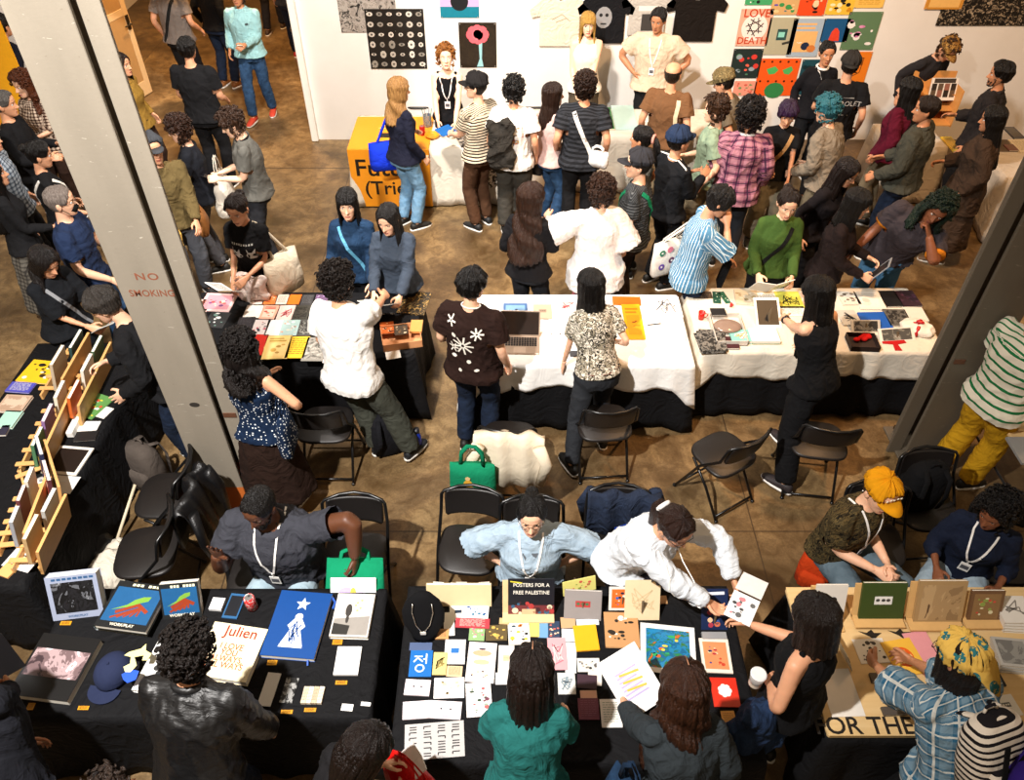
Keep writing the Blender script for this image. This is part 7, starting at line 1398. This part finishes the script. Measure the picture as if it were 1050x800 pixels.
c = person('person in a navy blue cap and a black jacket with white stripes', 696, 144, 62, 1.70, 'm', 'b', hair=('short', HB_, .010), top=fabric('#121316'), sleeve='long', loose=.02, bottom=('trousers', blk_f), R=(.1, .3, 1.25), L=(-.1, .3, 1.2), extra=(cap('#1f2c44'), collar('#e4e0d8', .007, .52)))
for sg in (1, -1): b = MB(); S, E_, W = c['SH'][sg], c['EL'][sg], c['WR'][sg]; o_ = Vector((sg*.035, -.02, .055)); b.tube([c['neckB']+Vector((sg*.07, 0, .01)), S+o_, S.lerp(E_, .5)+o_*.95, E_+o_*.8], .008, 6); b.build('sleeve_stripe', plain('#e4e0d8', .6), c['E'], True)
c = person('man with black hair in a blue striped shirt bringing a hand to his face', 738, 206, 96, 1.72, 'm', 'b', hair=('fringe', HK, .016), top=fabric('#4d7c9c', 'stripes', '#c8d8de', k=4.2, axis=0, w=.26), sleeve='elbow', loose=.026, bottom=('trousers', jeand), R=(.02, .24, 1.42), L=(-.14, .30, 1.0), hR='grip', head=(22, 0, 0), lean=8, pR=(.6, .2, -1), hem=-.16)
bag_on(c, 'white tote bag printed with coloured flowers on the shoulder of the blue striped shirt', -1, .12, .34, .36, fabric('#e0d8cc', fold=.3), x=.20, y=-.20, yaw=-60, strap=.32, thick=.05, art=lambda w_, h_: [(blob(x, y, .032, 12), c_) for x, y, c_ in ((-.11, .10, '#2a7a5a'), (.10, .08, '#5aa04a'), (-.10, -.05, '#6a4a9a'), (.0, .0, '#5a2a4a'), (.09, -.06, '#e07a6a'), (.03, -.12, '#4a4a9a'), (-.03, .12, '#e07a8a'))]+[(blob(x, y, .011, 8), '#e8e0d4') for x, y in ((-.11, .10), (.10, .08), (-.10, -.05), (0, 0), (.09, -.06), (.03, -.12))])
hold(c, 'folded_jacket', 'black jacket over the forearm of the man in the blue striped shirt', .24, .34, fabric('#101013', fold=.9), None, open_=False, mid=-1, dy=-.05, dz=-.12, tilt=80, cat='jacket')
c = person('woman in a green sweater with a black strap reading a black and white zine', 808, 208, 184, 1.64, 'f', 'a', hair=('bun', '#1c100b', .013), top=fabric('#3d5524', fold=.5), sleeve='long', loose=.018, bottom=('trousers', blk_f), R=(.15, .28, 1.0), L=(-.14, .30, 1.0), hR='hold', hL='hold', head=(12, 0, 0), lean=5, extra=(sling(.018, '#151515', -1),))
hold(c, 'zine', 'black and white zine held open by the woman in the green sweater', .17, .24, '#dedcd6', 'scribble', ['#1c1c1c'], dy=.10, dz=-.04, cat='zine', x=.04, yaw=10, tilt=50)
c = person('woman with a dark fringe in a dark brown sweater holding a tablet', 879, 208, 118, 1.66, 'f', 'a', hair=('bobfringe', HK, .014, None, .10), top=fabric('#1d1413', fold=.6), sleeve='long', loose=.02, bottom=('jeans', jeand), R=(.10, .32, 1.02), L=(-.12, .32, 1.08), hR='hold', hL='hold', head=(8, 0, 0), lean=5)
hold(c, 'tablet', 'thin silver tablet held by the woman in the dark brown sweater', .16, .24, '#8f9296', 'photo', ['#1c1c20'], dy=.12, open_=False, tilt=60, cat='tablet')
person('person with dark wavy hair and glasses bending behind the woman in the brown sweater', 868, 176, 140, 1.64, 'f', 'b', hair=('bob', HK, .014, '#2a1c18', .12), top=fabric('#161214'), sleeve='long', bottom=('trousers', blk_f), lean=12, head=(14, 0, 0), extra=(glasses(),))
c = person('person with green black braids in a grey t-shirt with orange sleeves bending sideways', 962, 214, 215, 1.74, 'm', 'd', hair=('curlylong', '#0c1410', .034, '#1d3a2a', .12), top=fabric('#3a3438', fold=.5), loose=.024, bottom=('jeans', fabric('#3f6a8c', 'denim', '#5a86a8')), lean=18, side=-24, L=(-.30, .34, 1.36), R=(.24, .28, .98), hL='grip', head=(10, -10, -10), build=1.16, girth=1.2, pL=(-.6, .1, -1))
for sg in (1, -1): b = MB(); S, E_ = c['SH'][sg], c['EL'][sg]; b.tube([S.lerp(E_, .25), S.lerp(E_, .62), S.lerp(E_, .70)], [.078, .082, .082], 14); b.build('orange_sleeve', fabric('#c8781c', fold=.4), c['E'], True)
# -- back table left
c = person('blonde woman in a navy sweater with a cobalt blue shoulder bag', 409, 92, 48, 1.70, 'f', 'a', hair=('wavy', '#8a5a2c', .018, '#d8a868', .20), top=fabric('#161827', fold=.5), sleeve='long', loose=.018, bottom=('jeans', jeanl), R=(.22, .12, .92), L=(-.18, .25, 1.05), head=(4, 20, 0), extra=())
bag_on(c, 'cobalt blue shoulder bag on the hip of the blonde woman in navy', -1, .06, .38, .32, fabric('#1230b8', fold=.5), x=.22, y=-.08, yaw=60, strap=.40, name='shoulder_bag', cat='bag', thick=.09)
c = person('laughing seller with short ginger curls in a black camisole behind the back table', 457, 58, 182, 1.66, 'f', 'f', hair=('messy', '#8a4a1c', .022, '#d89040'), top=fabric('#0f0f11'), sleeve='tank', loose=.010, bottom=('trousers', blk_f), R=(.10, .34, .98), L=(-.10, .34, .96), hR='hold', hL='hold', head=(-12, -8, 0), lean=6, extra=(lanyard,))
for sg in (1, -1): surf = surf_path(c, [(sg*.075, 1, .40), (sg*.085, 1, .46), (sg*.09, -1, .46), (sg*.07, -1, .38)], .006, 'camisole_strap', fabric('#0f0f11'))
c = person('man in a dark flat cap and striped t-shirt looking left at the back table', 488, 88, 318, 1.74, 'm', 'a', hair=('short', HB_, .010), top=fabric('#d0c2a8', 'stripes', '#2a1c16', k=2.6, w=.45), loose=.018, bottom=('trousers', fabric('#4a3222')), shoe='#16181a', R=(.22, .25, 1.0), L=(-.12, .34, 1.05), hL='hold', hR='hold', head=(0, -34, 0), extra=(cap('#1c1a1a', brim=True, kind='flat_cap'), glasses()))
hold(c, 'flat_cap', 'blue cap held by the man in the striped t-shirt', .20, .16, fabric('#1c5a9a', fold=.4), None, open_=False, mid=-1, dy=.04, dz=.02, cat='cap', tilt=10)
c = person('man with black hair in a printed white t-shirt with a dark jacket over his shoulder', 527, 92, 8, 1.74, 'm', 'b', hair=('messy', HK, .018), top=fabric('#e0ddd8', fold=.5), loose=.028, bottom=('wide', fabric('#3a3833')), extra=(decal([bar(-.08, .07, .08, .08, .03), bar(-.07, .0, .09, .0, .05), blob(.0, -.07, .05, 10, .6)], -1, .03, .28, 'back_print', fabric('#a89a5a', 'blotch', '#c8503a', '#3a8a9a', 4)),), hem=-.14)
q = wpt(c, c['sp'](-.13, -.06, .47)); o = tote('dark grey jacket slung over the shoulder of the man in the printed white t-shirt', (q.x, q.y-.13, q.z-.02), 10, .28, .52, fabric('#2c2925', fold=1.0), .04, 'folded_jacket', cat='jacket', thick=.06)
c = person('woman with long brown hair in a pink top with a black shoulder bag facing right', 567, 97, 62, 1.64, 'f', 'a', hair=('long', '#1f110b', .015, '#3a2418', .20), top=fabric('#c8a8a0'), loose=.014, bottom=('jeans', jean), R=(.1, .25, 1.1), L=(-.22, .15, 1.0), head=(0, 15, 0))
bag_on(c, 'black leather shoulder bag of the woman in the pink top', -1, .02, .32, .30, fabric('#121214', 'leather'), x=.20, y=-.12, yaw=40, strap=.42, name='shoulder_bag', cat='bag', thick=.08)
c = person('man with thick brown curls in a dark ribbed vest with a white sling bag', 600, 88, 2, 1.82, 'm', 'b', hair=('curly', '#22120b', .028, '#3a2214'), top=fabric('#18191c', 'stripes', '#2c2e33', k=1.6, w=.5, fold=.4), loose=.026, bottom=('trousers', blk_f), build=1.05, L=(-.27, .08, .95), extra=(sling(.022, '#dcd8d2', -1),), hem=-.14)
bag_on(c, 'white and navy sling bag at the hip of the man in the ribbed vest', 1, .10, .24, .18, fabric('#d4d2d0', fold=.4), x=.17, y=-.14, yaw=20, strap=.05, name='sling_bag', cat='bag', thick=.05)
c = person('blonde seller with a long straight fringe in a white halter top by the wall', 603, 24, 180, 1.80, 'f', 'f', hair=('longfringe', '#c08a34', .015, '#f0c468', .30), top=fabric('#e4ddd0', fold=.3), sleeve='tank', loose=.010, bottom=('trousers', fabric('#4a4236')), R=(.12, .26, .95), L=(-.02, .30, .92), hR='hold', hL='hold', head=(6, 0, 0))
c = person('tall seller in a beige t-shirt with hands on his hips smiling by the wall', 675, 20, 196, 1.86, 'm', 'c', hair=('short', HK, .012), top=fabric('#c8b49c', fold=.6), loose=.034, bottom=('trousers', blk_f), build=1.16, R=(.23, .06, 1.04), L=(-.23, .04, 1.04), pR=(1, -.3, 0), pL=(-1, -.3, 0), hR='hold', hL='hold', head=(12, 10, 0), extra=(lanyard,))
c = person('balding man in a brown t-shirt with a cream strap seen from behind', 690, 76, 22, 1.72, 'm', 'b', hair=('bald', '#2a2018', .008), top=fabric('#6a4a30', fold=.5), loose=.024, bottom=('trousers', khaki), build=1.08, girth=1.1, extra=(lambda c: surf_path(c, [(.12, -1, .46), (.12, -1, .3), (.13, -1, .1)], .022, 'bag_strap', fabric('#d8c8a8')),))
c = person('person in a camouflage cap bending left near the printed posters', 742, 84, 300, 1.70, 'm', 'b', hair=('short', HB_, .012), top=fabric('#6e6454'), bottom=('trousers', khaki), lean=14, head=(14, 0, 0), extra=(cap(fabric('#6a5a3a', 'blotch', '#3a3422', '#8a7a54', 4)),))
c = person('man with swept brown hair and a sage green t-shirt facing left', 734, 112, 286, 1.72, 'm', 'a', hair=('messy', '#2e1c10', .018, '#54361f'), top=fabric('#7d8f78', fold=.5), loose=.022, bottom=('trousers', khaki), R=(.1, .26, 1.08), hR='hold', head=(4, 0, 0))
c = person('person with a round black afro in a pink and purple plaid shirt', 770, 118, 8, 1.76, 'm', 'c', hair=('afro', HK, .062, '#241a16'), top=fabric('#6a3850', 'plaid', '#a87480', '#22162a', .9, fold=.5), sleeve='long', loose=.032, bottom=('trousers', chr_f), build=1.08, hem=-.2, R=(.26, .1, .92), L=(-.2, .22, .98), extra=(collar('#e0dcd8', .014),))
c = person('woman with short purple black hair in a black t-shirt holding a tan strap', 808, 116, 186, 1.60, 'f', 'b', hair=('fringe', '#1a0f18', .018, '#4a2a5a'), top=fabric('#121214'), loose=.016, bottom=('wide', fabric('#77705e')), R=(.12, .24, 1.05), L=(-.1, .3, .98), hR='grip', head=(18, 6, 0), extra=(sling(.02, '#b08a5c', -1),))
c = person('person with turquoise dyed hair in a grey beige jacket bending left', 848, 112, 318, 1.72, 'm', 'a', hair=('messy', '#1f5a68', .022, '#4a9aa8'), top=fabric('#7a6f60', fold=.9), sleeve='long', loose=.03, bottom=('trousers', khaki), lean=14, head=(4, -10, 0), R=(.14, .3, .95), L=(-.2, .26, .98))
def chevy(c):
    V, Fc = textmesh('CHEVROLET', .072, shear=.0); decal([[(x*1.05, y) for x, y, z in (V[i] for i in f)] for f in Fc if len(f) >= 3 and abs(sum(V[f[i]][0]*V[f[(i+1) % len(f)]][1]-V[f[(i+1) % len(f)]][0]*V[f[i]][1] for i in range(len(f)))) > 1e-9], -1, 0, .33, 'back_lettering', '#c8c6c2')(c)
    decal([bar(-.10, .05, .12, .05, .010), bar(-.10, .05, -.02, .02, .010), bar(-.05, -.14, .1, -.14, .008)], -1, 0, .34, 'back_print', '#8a8884')(c)
c = person('person in a black cap and a black t-shirt with white lettering on the back', 872, 66, 14, 1.74, 'm', 'b', hair=('short', HB_, .012), top=fabric('#111113'), loose=.026, bottom=('trousers', blk_f), build=1.1, extra=(cap('#2a2826', back=True), chevy), L=(-.2, .3, 1.1))
c = person('woman with slick black hair in a black sweater with a white collar', 848, 54, 182, 1.64, 'f', 'c', hair=('bun', HK, .011), top=fabric('#121216'), sleeve='long', loose=.018, bottom=('trousers', blk_f), head=(4, 0, 0), extra=(collar('#e4e0da', .016), lambda c: surf_path(c, [(0, 1, .49), (.0, 1, .40), (0, 1, .30)], .014, 'neck_tie', fabric('#0f0f11')), decal([[(-.09, .1), (-.02, .10), (-.01, -.02)], [(.09, .1), (.02, .1), (.01, -.02)]], 1, 0, .42, 'collar_points', '#e4e0da')))
c = person('woman with dark hair tied in a pink scrunchie among the crowd, facing left', 658, 142, 300, 1.60, 'f', 'c', hair=('pony', HK, .014), top=fabric('#8a8478', 'blotch', '#55524a', '#b8b2a4', 3), loose=.014, bottom=('trousers', blk_f), extra=(lambda c: (lambda b: (b.tube([(.035*math.cos(a), -.118, .14+.035*math.sin(a)) for a in [2*PI*k/12 for k in range(13)]], .013, 7), c['Hmesh'](b, 'scrunchie', fabric('#c08a7c'))))(MB()),))
c = person('woman with waist length black hair in a burgundy sweatshirt', 932, 92, 318, 1.64, 'f', 'b', hair=('long', HK, .020, None, .42), top=fabric('#4e0c20', fold=.7), sleeve='long', loose=.034, bottom=('trousers', khaki), head=(0, -10, 0))
c = person('man with cropped brown hair in a slate grey jacket facing left', 950, 112, 312, 1.78, 'm', 'c', hair=('short', '#20140d', .010), top=fabric('#3c3c34', fold=.8), sleeve='long', loose=.032, bottom=('jeans', jeand), build=1.12, R=(.15, .3, 1.02), L=(-.24, .22, .98), hL='hold', head=(4, -20, 0), extra=(collar(fabric('#3c3c34', fold=.8), .022),))
c = person('person in a camouflage cap leaning forward against the wall behind the display shelf', 972, 50, 160, 1.72, 'm', 'b', hair=('messy', '#4a3018', .014), top=fabric('#242224'), sleeve='long', bottom=('trousers', blk_f), lean=22, head=(30, 0, 0), extra=(cap(fabric('#8a5f2c', 'blotch', '#4a3418', '#b08a4c', 4)),), L=(-.2, .3, .95))
c = person('man with short black hair in a charcoal overshirt looking left at the far right table', 1026, 76, 305, 1.76, 'm', 'c', hair=('short', HK, .018), top=fabric('#221f20', fold=.6), sleeve='long', loose=.03, bottom=('trousers', blk_f), build=1.1, R=(.1, .3, 1.1), head=(4, -12, 0), extra=(beard(HK, 60), collar(fabric('#2c292a'), .02)))
c = person('woman with long straight black hair in a brown coat and sandals at the far right', 1018, 122, 300, 1.68, 'f', 'c', hair=('long', HK, .018, None, .34), top=fabric('#3a2c22', fold=.9), sleeve='long', loose=.045, bottom=('skirt', fabric('#3a2c22', fold=.9)), shoe='#6a5038', head=(6, -10, 0), R=(.14, .3, 1.05), hR='hold', hem=-.3)
# -- sellers sitting between the rows
c = person('seated seller with a short beard in a slate grey polo gesturing with an open hand', 266, 520, 186, 1.92, 'm', 'e', sit=True, hair=('short', '#0c0807', .007), top=fabric('#35363d', fold=.6), loose=.026, bottom=('jeans', fabric('#8fa4b0', 'denim', '#b0c0c8')), build=1.24, girth=1.3, lean=6, R=(.26, .30, 1.06), L=('w', 364, 572, .92), hR='flat', oR=(0, 1, .2), hL='grip', head=(12, 12, 0), feet=((.13, .40), (-.13, .42)), pR=(.3, -.1, -1), pL=(-1, .1, .2), extra=(lanyard, beard('#0c0807', 130), collar(fabric('#35363d'), .018)))
c = person('seated seller in a chambray shirt and round glasses with hands on her hips', 545, 527, 182, 1.66, 'f', 'a', sit=True, hair=('bun', HK, .012), top=fabric('#8fa3b4', 'denim', '#a9bac6', fold=.7), sleeve='elbow', loose=.03, bottom=('trousers', chr_f), girth=1.25, build=1.15, lean=4, R=(.20, .02, .66), L=(-.20, .02, .66), pR=(1, -.1, .3), pL=(-1, -.1, .3), hR='hold', hL='hold', head=(0, 0, 0), extra=(glasses('#4a3420'), lanyard, collar(fabric('#8fa3b4', 'denim', '#a9bac6'), .018), decal([[(-.05, .16), (.05, .16), (.03, -.1), (-.03, -.1)]], 1, 0, .28, 'undershirt', '#5a6068')))
c = person('seller with tied brown hair and white shirt leaning right to pass a booklet', 692, 540, 150, 1.66, 'f', 'b', hair=('pony', '#1e0f0a', .013, '#3c2014'), top=fabric('#d4dae0', fold=.6), sleeve='long', loose=.034, bottom=('trousers', fabric('#141216')), lean=26, R=('w', 738, 628, 1.0), L=('w', 752, 594, 1.06), hR='hold', hL='hold', oR='up', head=(10, -4, 0), extra=(glasses(), lanyard, decal([bar(0, .16, 0, -.2, .07)], 1, .0, .24, 'dark_undershirt', fabric('#15131a', 'print', '#8a6a3a', k=5))), pR=(1, 0, -.3), pL=(-1, 0, .4))
b = MB(); b.tube([(.03*math.cos(a), -.118, .14+.03*math.sin(a)) for a in [2*PI*k/12 for k in range(13)]], .013, 7); c['Hmesh'](b, 'scrunchie', fabric('#e0dcd8'))
c = person('seated seller in a yellow cap and camouflage t-shirt with clasped hands', 903, 504, 150, 1.76, 'm', 'a', sit=True, hair=('short', '#4a3420', .009), top=fabric('#3a3220', 'blotch', '#57492c', '#100d08', 2.2, fold=.5), loose=.026, bottom=('jeans', fabric('#52626c', 'denim', '#6a7a84')), build=1.08, lean=8, R=(.05, .34, .72), L=(-.05, .34, .72), hR='hold', hL='hold', head=(8, 14, 0), extra=(lanyard,))
capf = cap('#c8880c'); capf(c); V_, F_ = MB(), None
b = MB()
for k in range(5): b.ball((-.05+.022*k, .088, .176+.004*(k % 2)), (.008, .004, .009), nu=7, nv=5)
c['Hmesh'](b, 'cap_lettering', plain('#e4dcc8', .5))
c = person('seated seller with a short afro in a navy sweater at the right edge', 1022, 524, 212, 1.68, 'f', 'd', sit=True, hair=('afro', '#0e0a09', .042, '#1c1512'), top=fabric('#151c2e', fold=.5), sleeve='three', loose=.02, bottom=('jeans', fabric('#8fa0ac', 'denim', '#a9b8c0')), lean=8, R=(.16, .34, .76), L=(-.18, .30, .76), head=(14, 24, 0), extra=(lanyard,), seed=404)
c = person('visitor in a green striped t-shirt and mustard trousers at the right edge', 1074, 322, 70, 1.78, 'm', 'b', hair=('short', HB_, .012), top=fabric('#d8d0bc', 'stripes', '#1a6a3a', k=1.15, w=.28), loose=.032, bottom=('wide', fabric('#b88a18', fold=.8)), build=1.08, R=(.12, .30, 1.05), L=(-.16, .30, 1.05), feet=((.1, .05), (-.12, -.05)), hem=-.16)
E0 = backpack('orange red bag on the floor behind the seller in the yellow cap', (at(842, 572, .3).x, at(842, 572, .3).y, 0), 30, fabric('#b83a12', fold=.5), .8, name='shoulder_bag')
# -- front row, seen from behind
c = person('visitor with black curls in a black leather jacket bending over the big books', 193, 668, 8, 1.72, 'm', 'b', hair=('curly', HK, .028, '#2c221e'), top=fabric('#111112', 'leather'), sleeve='long', loose=.034, bottom=('jeans', jeand), lean=22, R=(.24, .28, .82), L=(-.22, .26, .85), build=1.08, extra=(collar(fabric('#151516', 'leather'), .020),), loc=None, head=(6, 10, 0), hem=-.06)
c = person('visitor in a dark hoodie and blue jeans turning a page at the left edge', -44, 672, 20, 1.76, 'm', 'c', hair=('short', HK, .012), top=fabric('#15161c', fold=.7), sleeve='long', loose=.03, bottom=('jeans', fabric('#1c4668', 'denim', '#3a6a90')), lean=24, side=-26, R=('w', 12, 704, .84), L=(-.2, .2, .85), hR='grip', build=1.1, hem=-.02)
c = person('visitor with black hair leaning low over a red bag at the bottom edge', 374, 768, 58, 1.62, 'f', 'a', hair=('long', HK, .018, '#2a1a14', .20), top=fabric('#151416'), sleeve='elbow', loose=.02, bottom=('trousers', blk_f), lean=18, R=(.04, .34, 1.02), L=(-.10, .32, 1.08), hR='hold', hL='hold', head=(26, 0, 0))
p = wpt(c, Vector((.0, .42, 1.0))); tote('bright red bag in front of the visitor with black hair at the bottom edge', (p.x, p.y, 1.02), 40, .36, .28, fabric('#c0100c', fold=.6, rough=.5), .12, name='handbag', cat='bag', thick=.08)
hold(c, 'paper', 'crumpled white paper in the hands of the visitor with the red bag', .08, .10, '#e0dcd8', None, dy=.12, dz=.03, cat='paper')
c = person('visitor with long dark hair parted in the middle in a teal t-shirt', 545, 690, 4, 1.64, 'f', 'a', hair=('long', '#140c09', .024, '#2c1c16', .50), top=fabric('#1e5e5b', fold=.6), loose=.022, bottom=('jeans', jeand), lean=20, R=(.20, .34, .92), L=(-.22, .30, .90), head=(14, 0, 0), extra=(parting(), decal([bar(-.04, 0, .04, -.01, .03)], -1, -.05, -.02, 'back_tag', '#2a7ac8'),))
p = wpt(c, c['sp'](.14, -.13, -.12)); tote('navy fabric belt bag with a maroon flap behind the teal t-shirt', (p.x, p.y, p.z+.1), 0, .30, .18, fabric('#151c34', fold=.5), .06, name='belt_bag', cat='bag', thick=.05)
p = wpt(c, c['sp'](.32, -.04, -.1)); E0 = empty('key_fob', (p.x, p.y, p.z)); tag(E0, 'pink beaded key fob hanging right of the teal t-shirt', 'key fob'); b = MB(); [b.ball((.006*(k % 2), 0, -.02*k), .012) for k in range(6)]; b.build('beads', plain('#c8787c', .4), E0, True); b = MB(); b.tube([(0, 0, .0), (0, .005, .08)], .003, 6); b.build('cord', plain('#2a1a1c', .6), E0)
c = person('visitor with long brown hair in a charcoal denim shirt holding up a print', 702, 706, 352, 1.66, 'f', 'b', hair=('wavy', '#22120b', .026, '#5a3420', .38), top=fabric('#2a3034', fold=.7), sleeve='three', loose=.024, bottom=('jeans', jeand), lean=20, L=('w', 636, 712, .98), R=(.26, .15, .92), hL='hold', head=(12, 6, 0), extra=(parting(.01), decal([blob(-.06, 0, .006, 6), blob(.06, -.01, .006, 6)], -1, 0, .04, 'studs', '#c8b078'),))
p = at(648, 698, 1.05); E0 = empty('print', p, .5); tag(E0, 'white print with lilac and gold lettering held up by the visitor in charcoal denim', 'print'); T = TR(0, 0, 0, .35, -.15); b = MB(); b.box(-.12, .12, -.16, .16, -.001, .001, T); b.build('sheet', plain('#e4e2e0', .5), E0); put_art(E0, [(bar(-.07, .06-.022*k, .06-.01*(k % 3), .06-.022*k, .010), '#b0a4cc') for k in range(7)]+[(bar(-.05, .05-.04*k, .06, .03-.04*k, .012), '#d8b04a') for k in range(3)], T @ TR(0, 0, .001), 'lettering')
p = wpt(c, c['sp'](-.26, .02, .0)); tote('dark blue denim bag with a gold clasp left of the charcoal denim shirt', (p.x, p.y, p.z+.15), 70, .30, .32, fabric('#16283e', 'denim', '#2a4a6e'), .25, name='denim_bag', cat='bag', thick=.08, strapmat=fabric('#16283e'))
c = person('visitor in a black sleeveless top with bobbed dark hair handing over a booklet', 836, 632, 318, 1.70, 'f', 'b', hair=('bob', '#17100d', .016, '#2c201b', .06), top=fabric('#0d0d0f', fold=.5), sleeve='tank', loose=.012, bottom=('trousers', fabric('#121216')), lean=3, R=('w', 768, 640, 1.06), L=('w', 790, 702, 1.0), hR='hold', hL='hold', head=(14, -4, 0), pL=(-1, -.6, -.2))
p = at(766, 612, 1.10); E0 = empty('booklet', p, -.55); tag(E0, 'white spiral booklet passed between the seller in white and the visitor in black', 'booklet')
for s, st_ in ((1, None), (-1, 1)):
    T = TR(0, s*.085, .0, -s*.25) ; b = MB(); b.box(-.075, .075, -.08, .08, -.002, .002, T); b.build('page', plain('#e4e2e0', .5), E0)
    if st_: put_art(E0, artwork('blobs', .15, .15, ['#5a5a5a', '#c87a80', '#3a3a3c'], 4), T @ TR(0, 0, .002), 'printed_page')
b = MB(); b.tube([(-.075, 0, 0), (.075, 0, 0)], .008, 8); b.build('spiral_binding', plain('#3a3a3c', .4, .6), E0)
p = at(776, 696, 1.04); E0 = empty('plastic_cup', (p.x, p.y, .98)); tag(E0, 'clear plastic cup of iced drink held by the visitor in the black sleeveless top', 'cup'); b = MB(); b.rings([[(q*math.cos(a), q*math.sin(a), z) for a in [2*PI*k/20 for k in range(20)]] for q, z in ((.03, 0), (.042, .11), (.040, .11), (.028, .004))]); g_ = NT('clear_plastic'); g_.b.inputs['Transmission Weight'].default_value = .6; b.build('cup_body', g_.set('#e0dcd8', .15), E0, True); b = MB(); b.cyl((0, 0), .034, .01, .05); b.build('drink', plain('#d8c8b4', .3), E0); b = MB(); b.cyl((0, 0), .043, .11, .114, r2=.038); b.build('lid', plain('#d8d8d8', .2), E0)
p = at(790, 726, .92); tote('dark denim jacket folded over the arm of the visitor in the black sleeveless top', (p.x, p.y, 1.02), -35, .44, .42, fabric('#16233a', 'denim', '#2a3f60', fold=.8), .02, name='denim_jacket', cat='jacket', thick=.10)
def bandana(c):
    m_ = hair_mesh('short', .016, 0, 3); V = np.array(m_.V); k = V[:, 2] < .12; V[k, 2] = .118; V[k, 0] *= 1.0; m_.V = V.tolist(); mt = fabric('#d8b054', 'print', '#2f6f74', k=1.6, fold=.3); h = c['Hmesh'](m_, 'headscarf', mt)
    b = MB(); R0 = []
    for y_, z_, w_ in ((-.05, .20, .07), (-.11, .15, .065), (-.15, .10, .04), (-.18, .06, .008)): R0.append([(-w_, y_, z_), (w_, y_, z_), (w_, y_-.008, z_-.004), (-w_, y_-.008, z_-.004)])
    b.rings(R0); o = c['Hmesh'](b, 'scarf_tail', mt); o.parent = h
c = person('visitor in a yellow printed headscarf and blue plaid shirt reaching over the plywood table', 985, 672, 342, 1.68, 'm', 'c', hair=('bob', '#1a120e', .010, '#2c201a', .03), top=fabric('#2c5a76', 'plaid', '#6a8494', '#c8c8c0', 1.15, fold=.5), sleeve='elbow', loose=.034, bottom=('trousers', blk_f), lean=26, L=('w', 880, 668, .86), R=('w', 918, 672, .84), hL='hold', hR='hold', head=(0, -10, 0), extra=(bandana, glasses('#1c1a1a')), hem=-.18, pL=(-.8, .2, -.6), pR=(-.4, .4, -.9))
def bpx(E0, T): b = MB(); b.box(-.06, .06, -.152, -.142, .08, .22, T, bev=.004); b.build('mesh_window', plain('#6a5a50', .6, bump=.4), E0); [(lambda b: (b.box(x-.012, x+.012, -.150, -.140, .02, .42, T), b.build('webbing', fabric('#101012'), E0)))(MB()) for x in (-.08, .08)]; b = MB(); b.cyl((0, 0), .02, 0, .01, 14, T @ TR(0, -.147, .04, PI/2)); b.build('round_badge', plain('#3a5a44', .4), E0)
q = wpt(c, c['sp'](0, -.19, .05)); E0 = backpack('black and cream striped backpack worn over the blue plaid shirt', (q.x, q.y, q.z), 342, fabric('#d4c8b8', 'stripes', '#1a171a', k=2.4, w=.42, fold=.5), 1.0, extra=bpx); E0.rotation_euler[0] = math.radians(-24)
p = at(866, 660, .84); E0 = empty('magazine', (p.x, p.y, .76), .2); tag(E0, 'grey magazine page lifted by the visitor in the headscarf', 'magazine'); b = MB(); b.box(-.002, .002, -.13, .13, 0, .17, TR(0, 0, 0, 0, -.4)); b.build('page', printmat(91, ['#8a8a88', '#c8c8c4', '#55575a'], 12), E0)
person('person with purple sleeve reaching in at the bottom right corner', 1092, 756, 330, 1.66, 'f', 'b', hair=('long', HK, .014), top=fabric('#2c1a6a'), bottom=('trousers', blk_f))
c = person('visitor with brown wavy hair in a brown t-shirt at the bottom left edge', 110, 822, 30, 1.60, 'm', 'b', hair=('messy', '#20150f', .022, '#4a3a30'), top=fabric('#3a2a22'), bottom=('trousers', blk_f), lean=6)
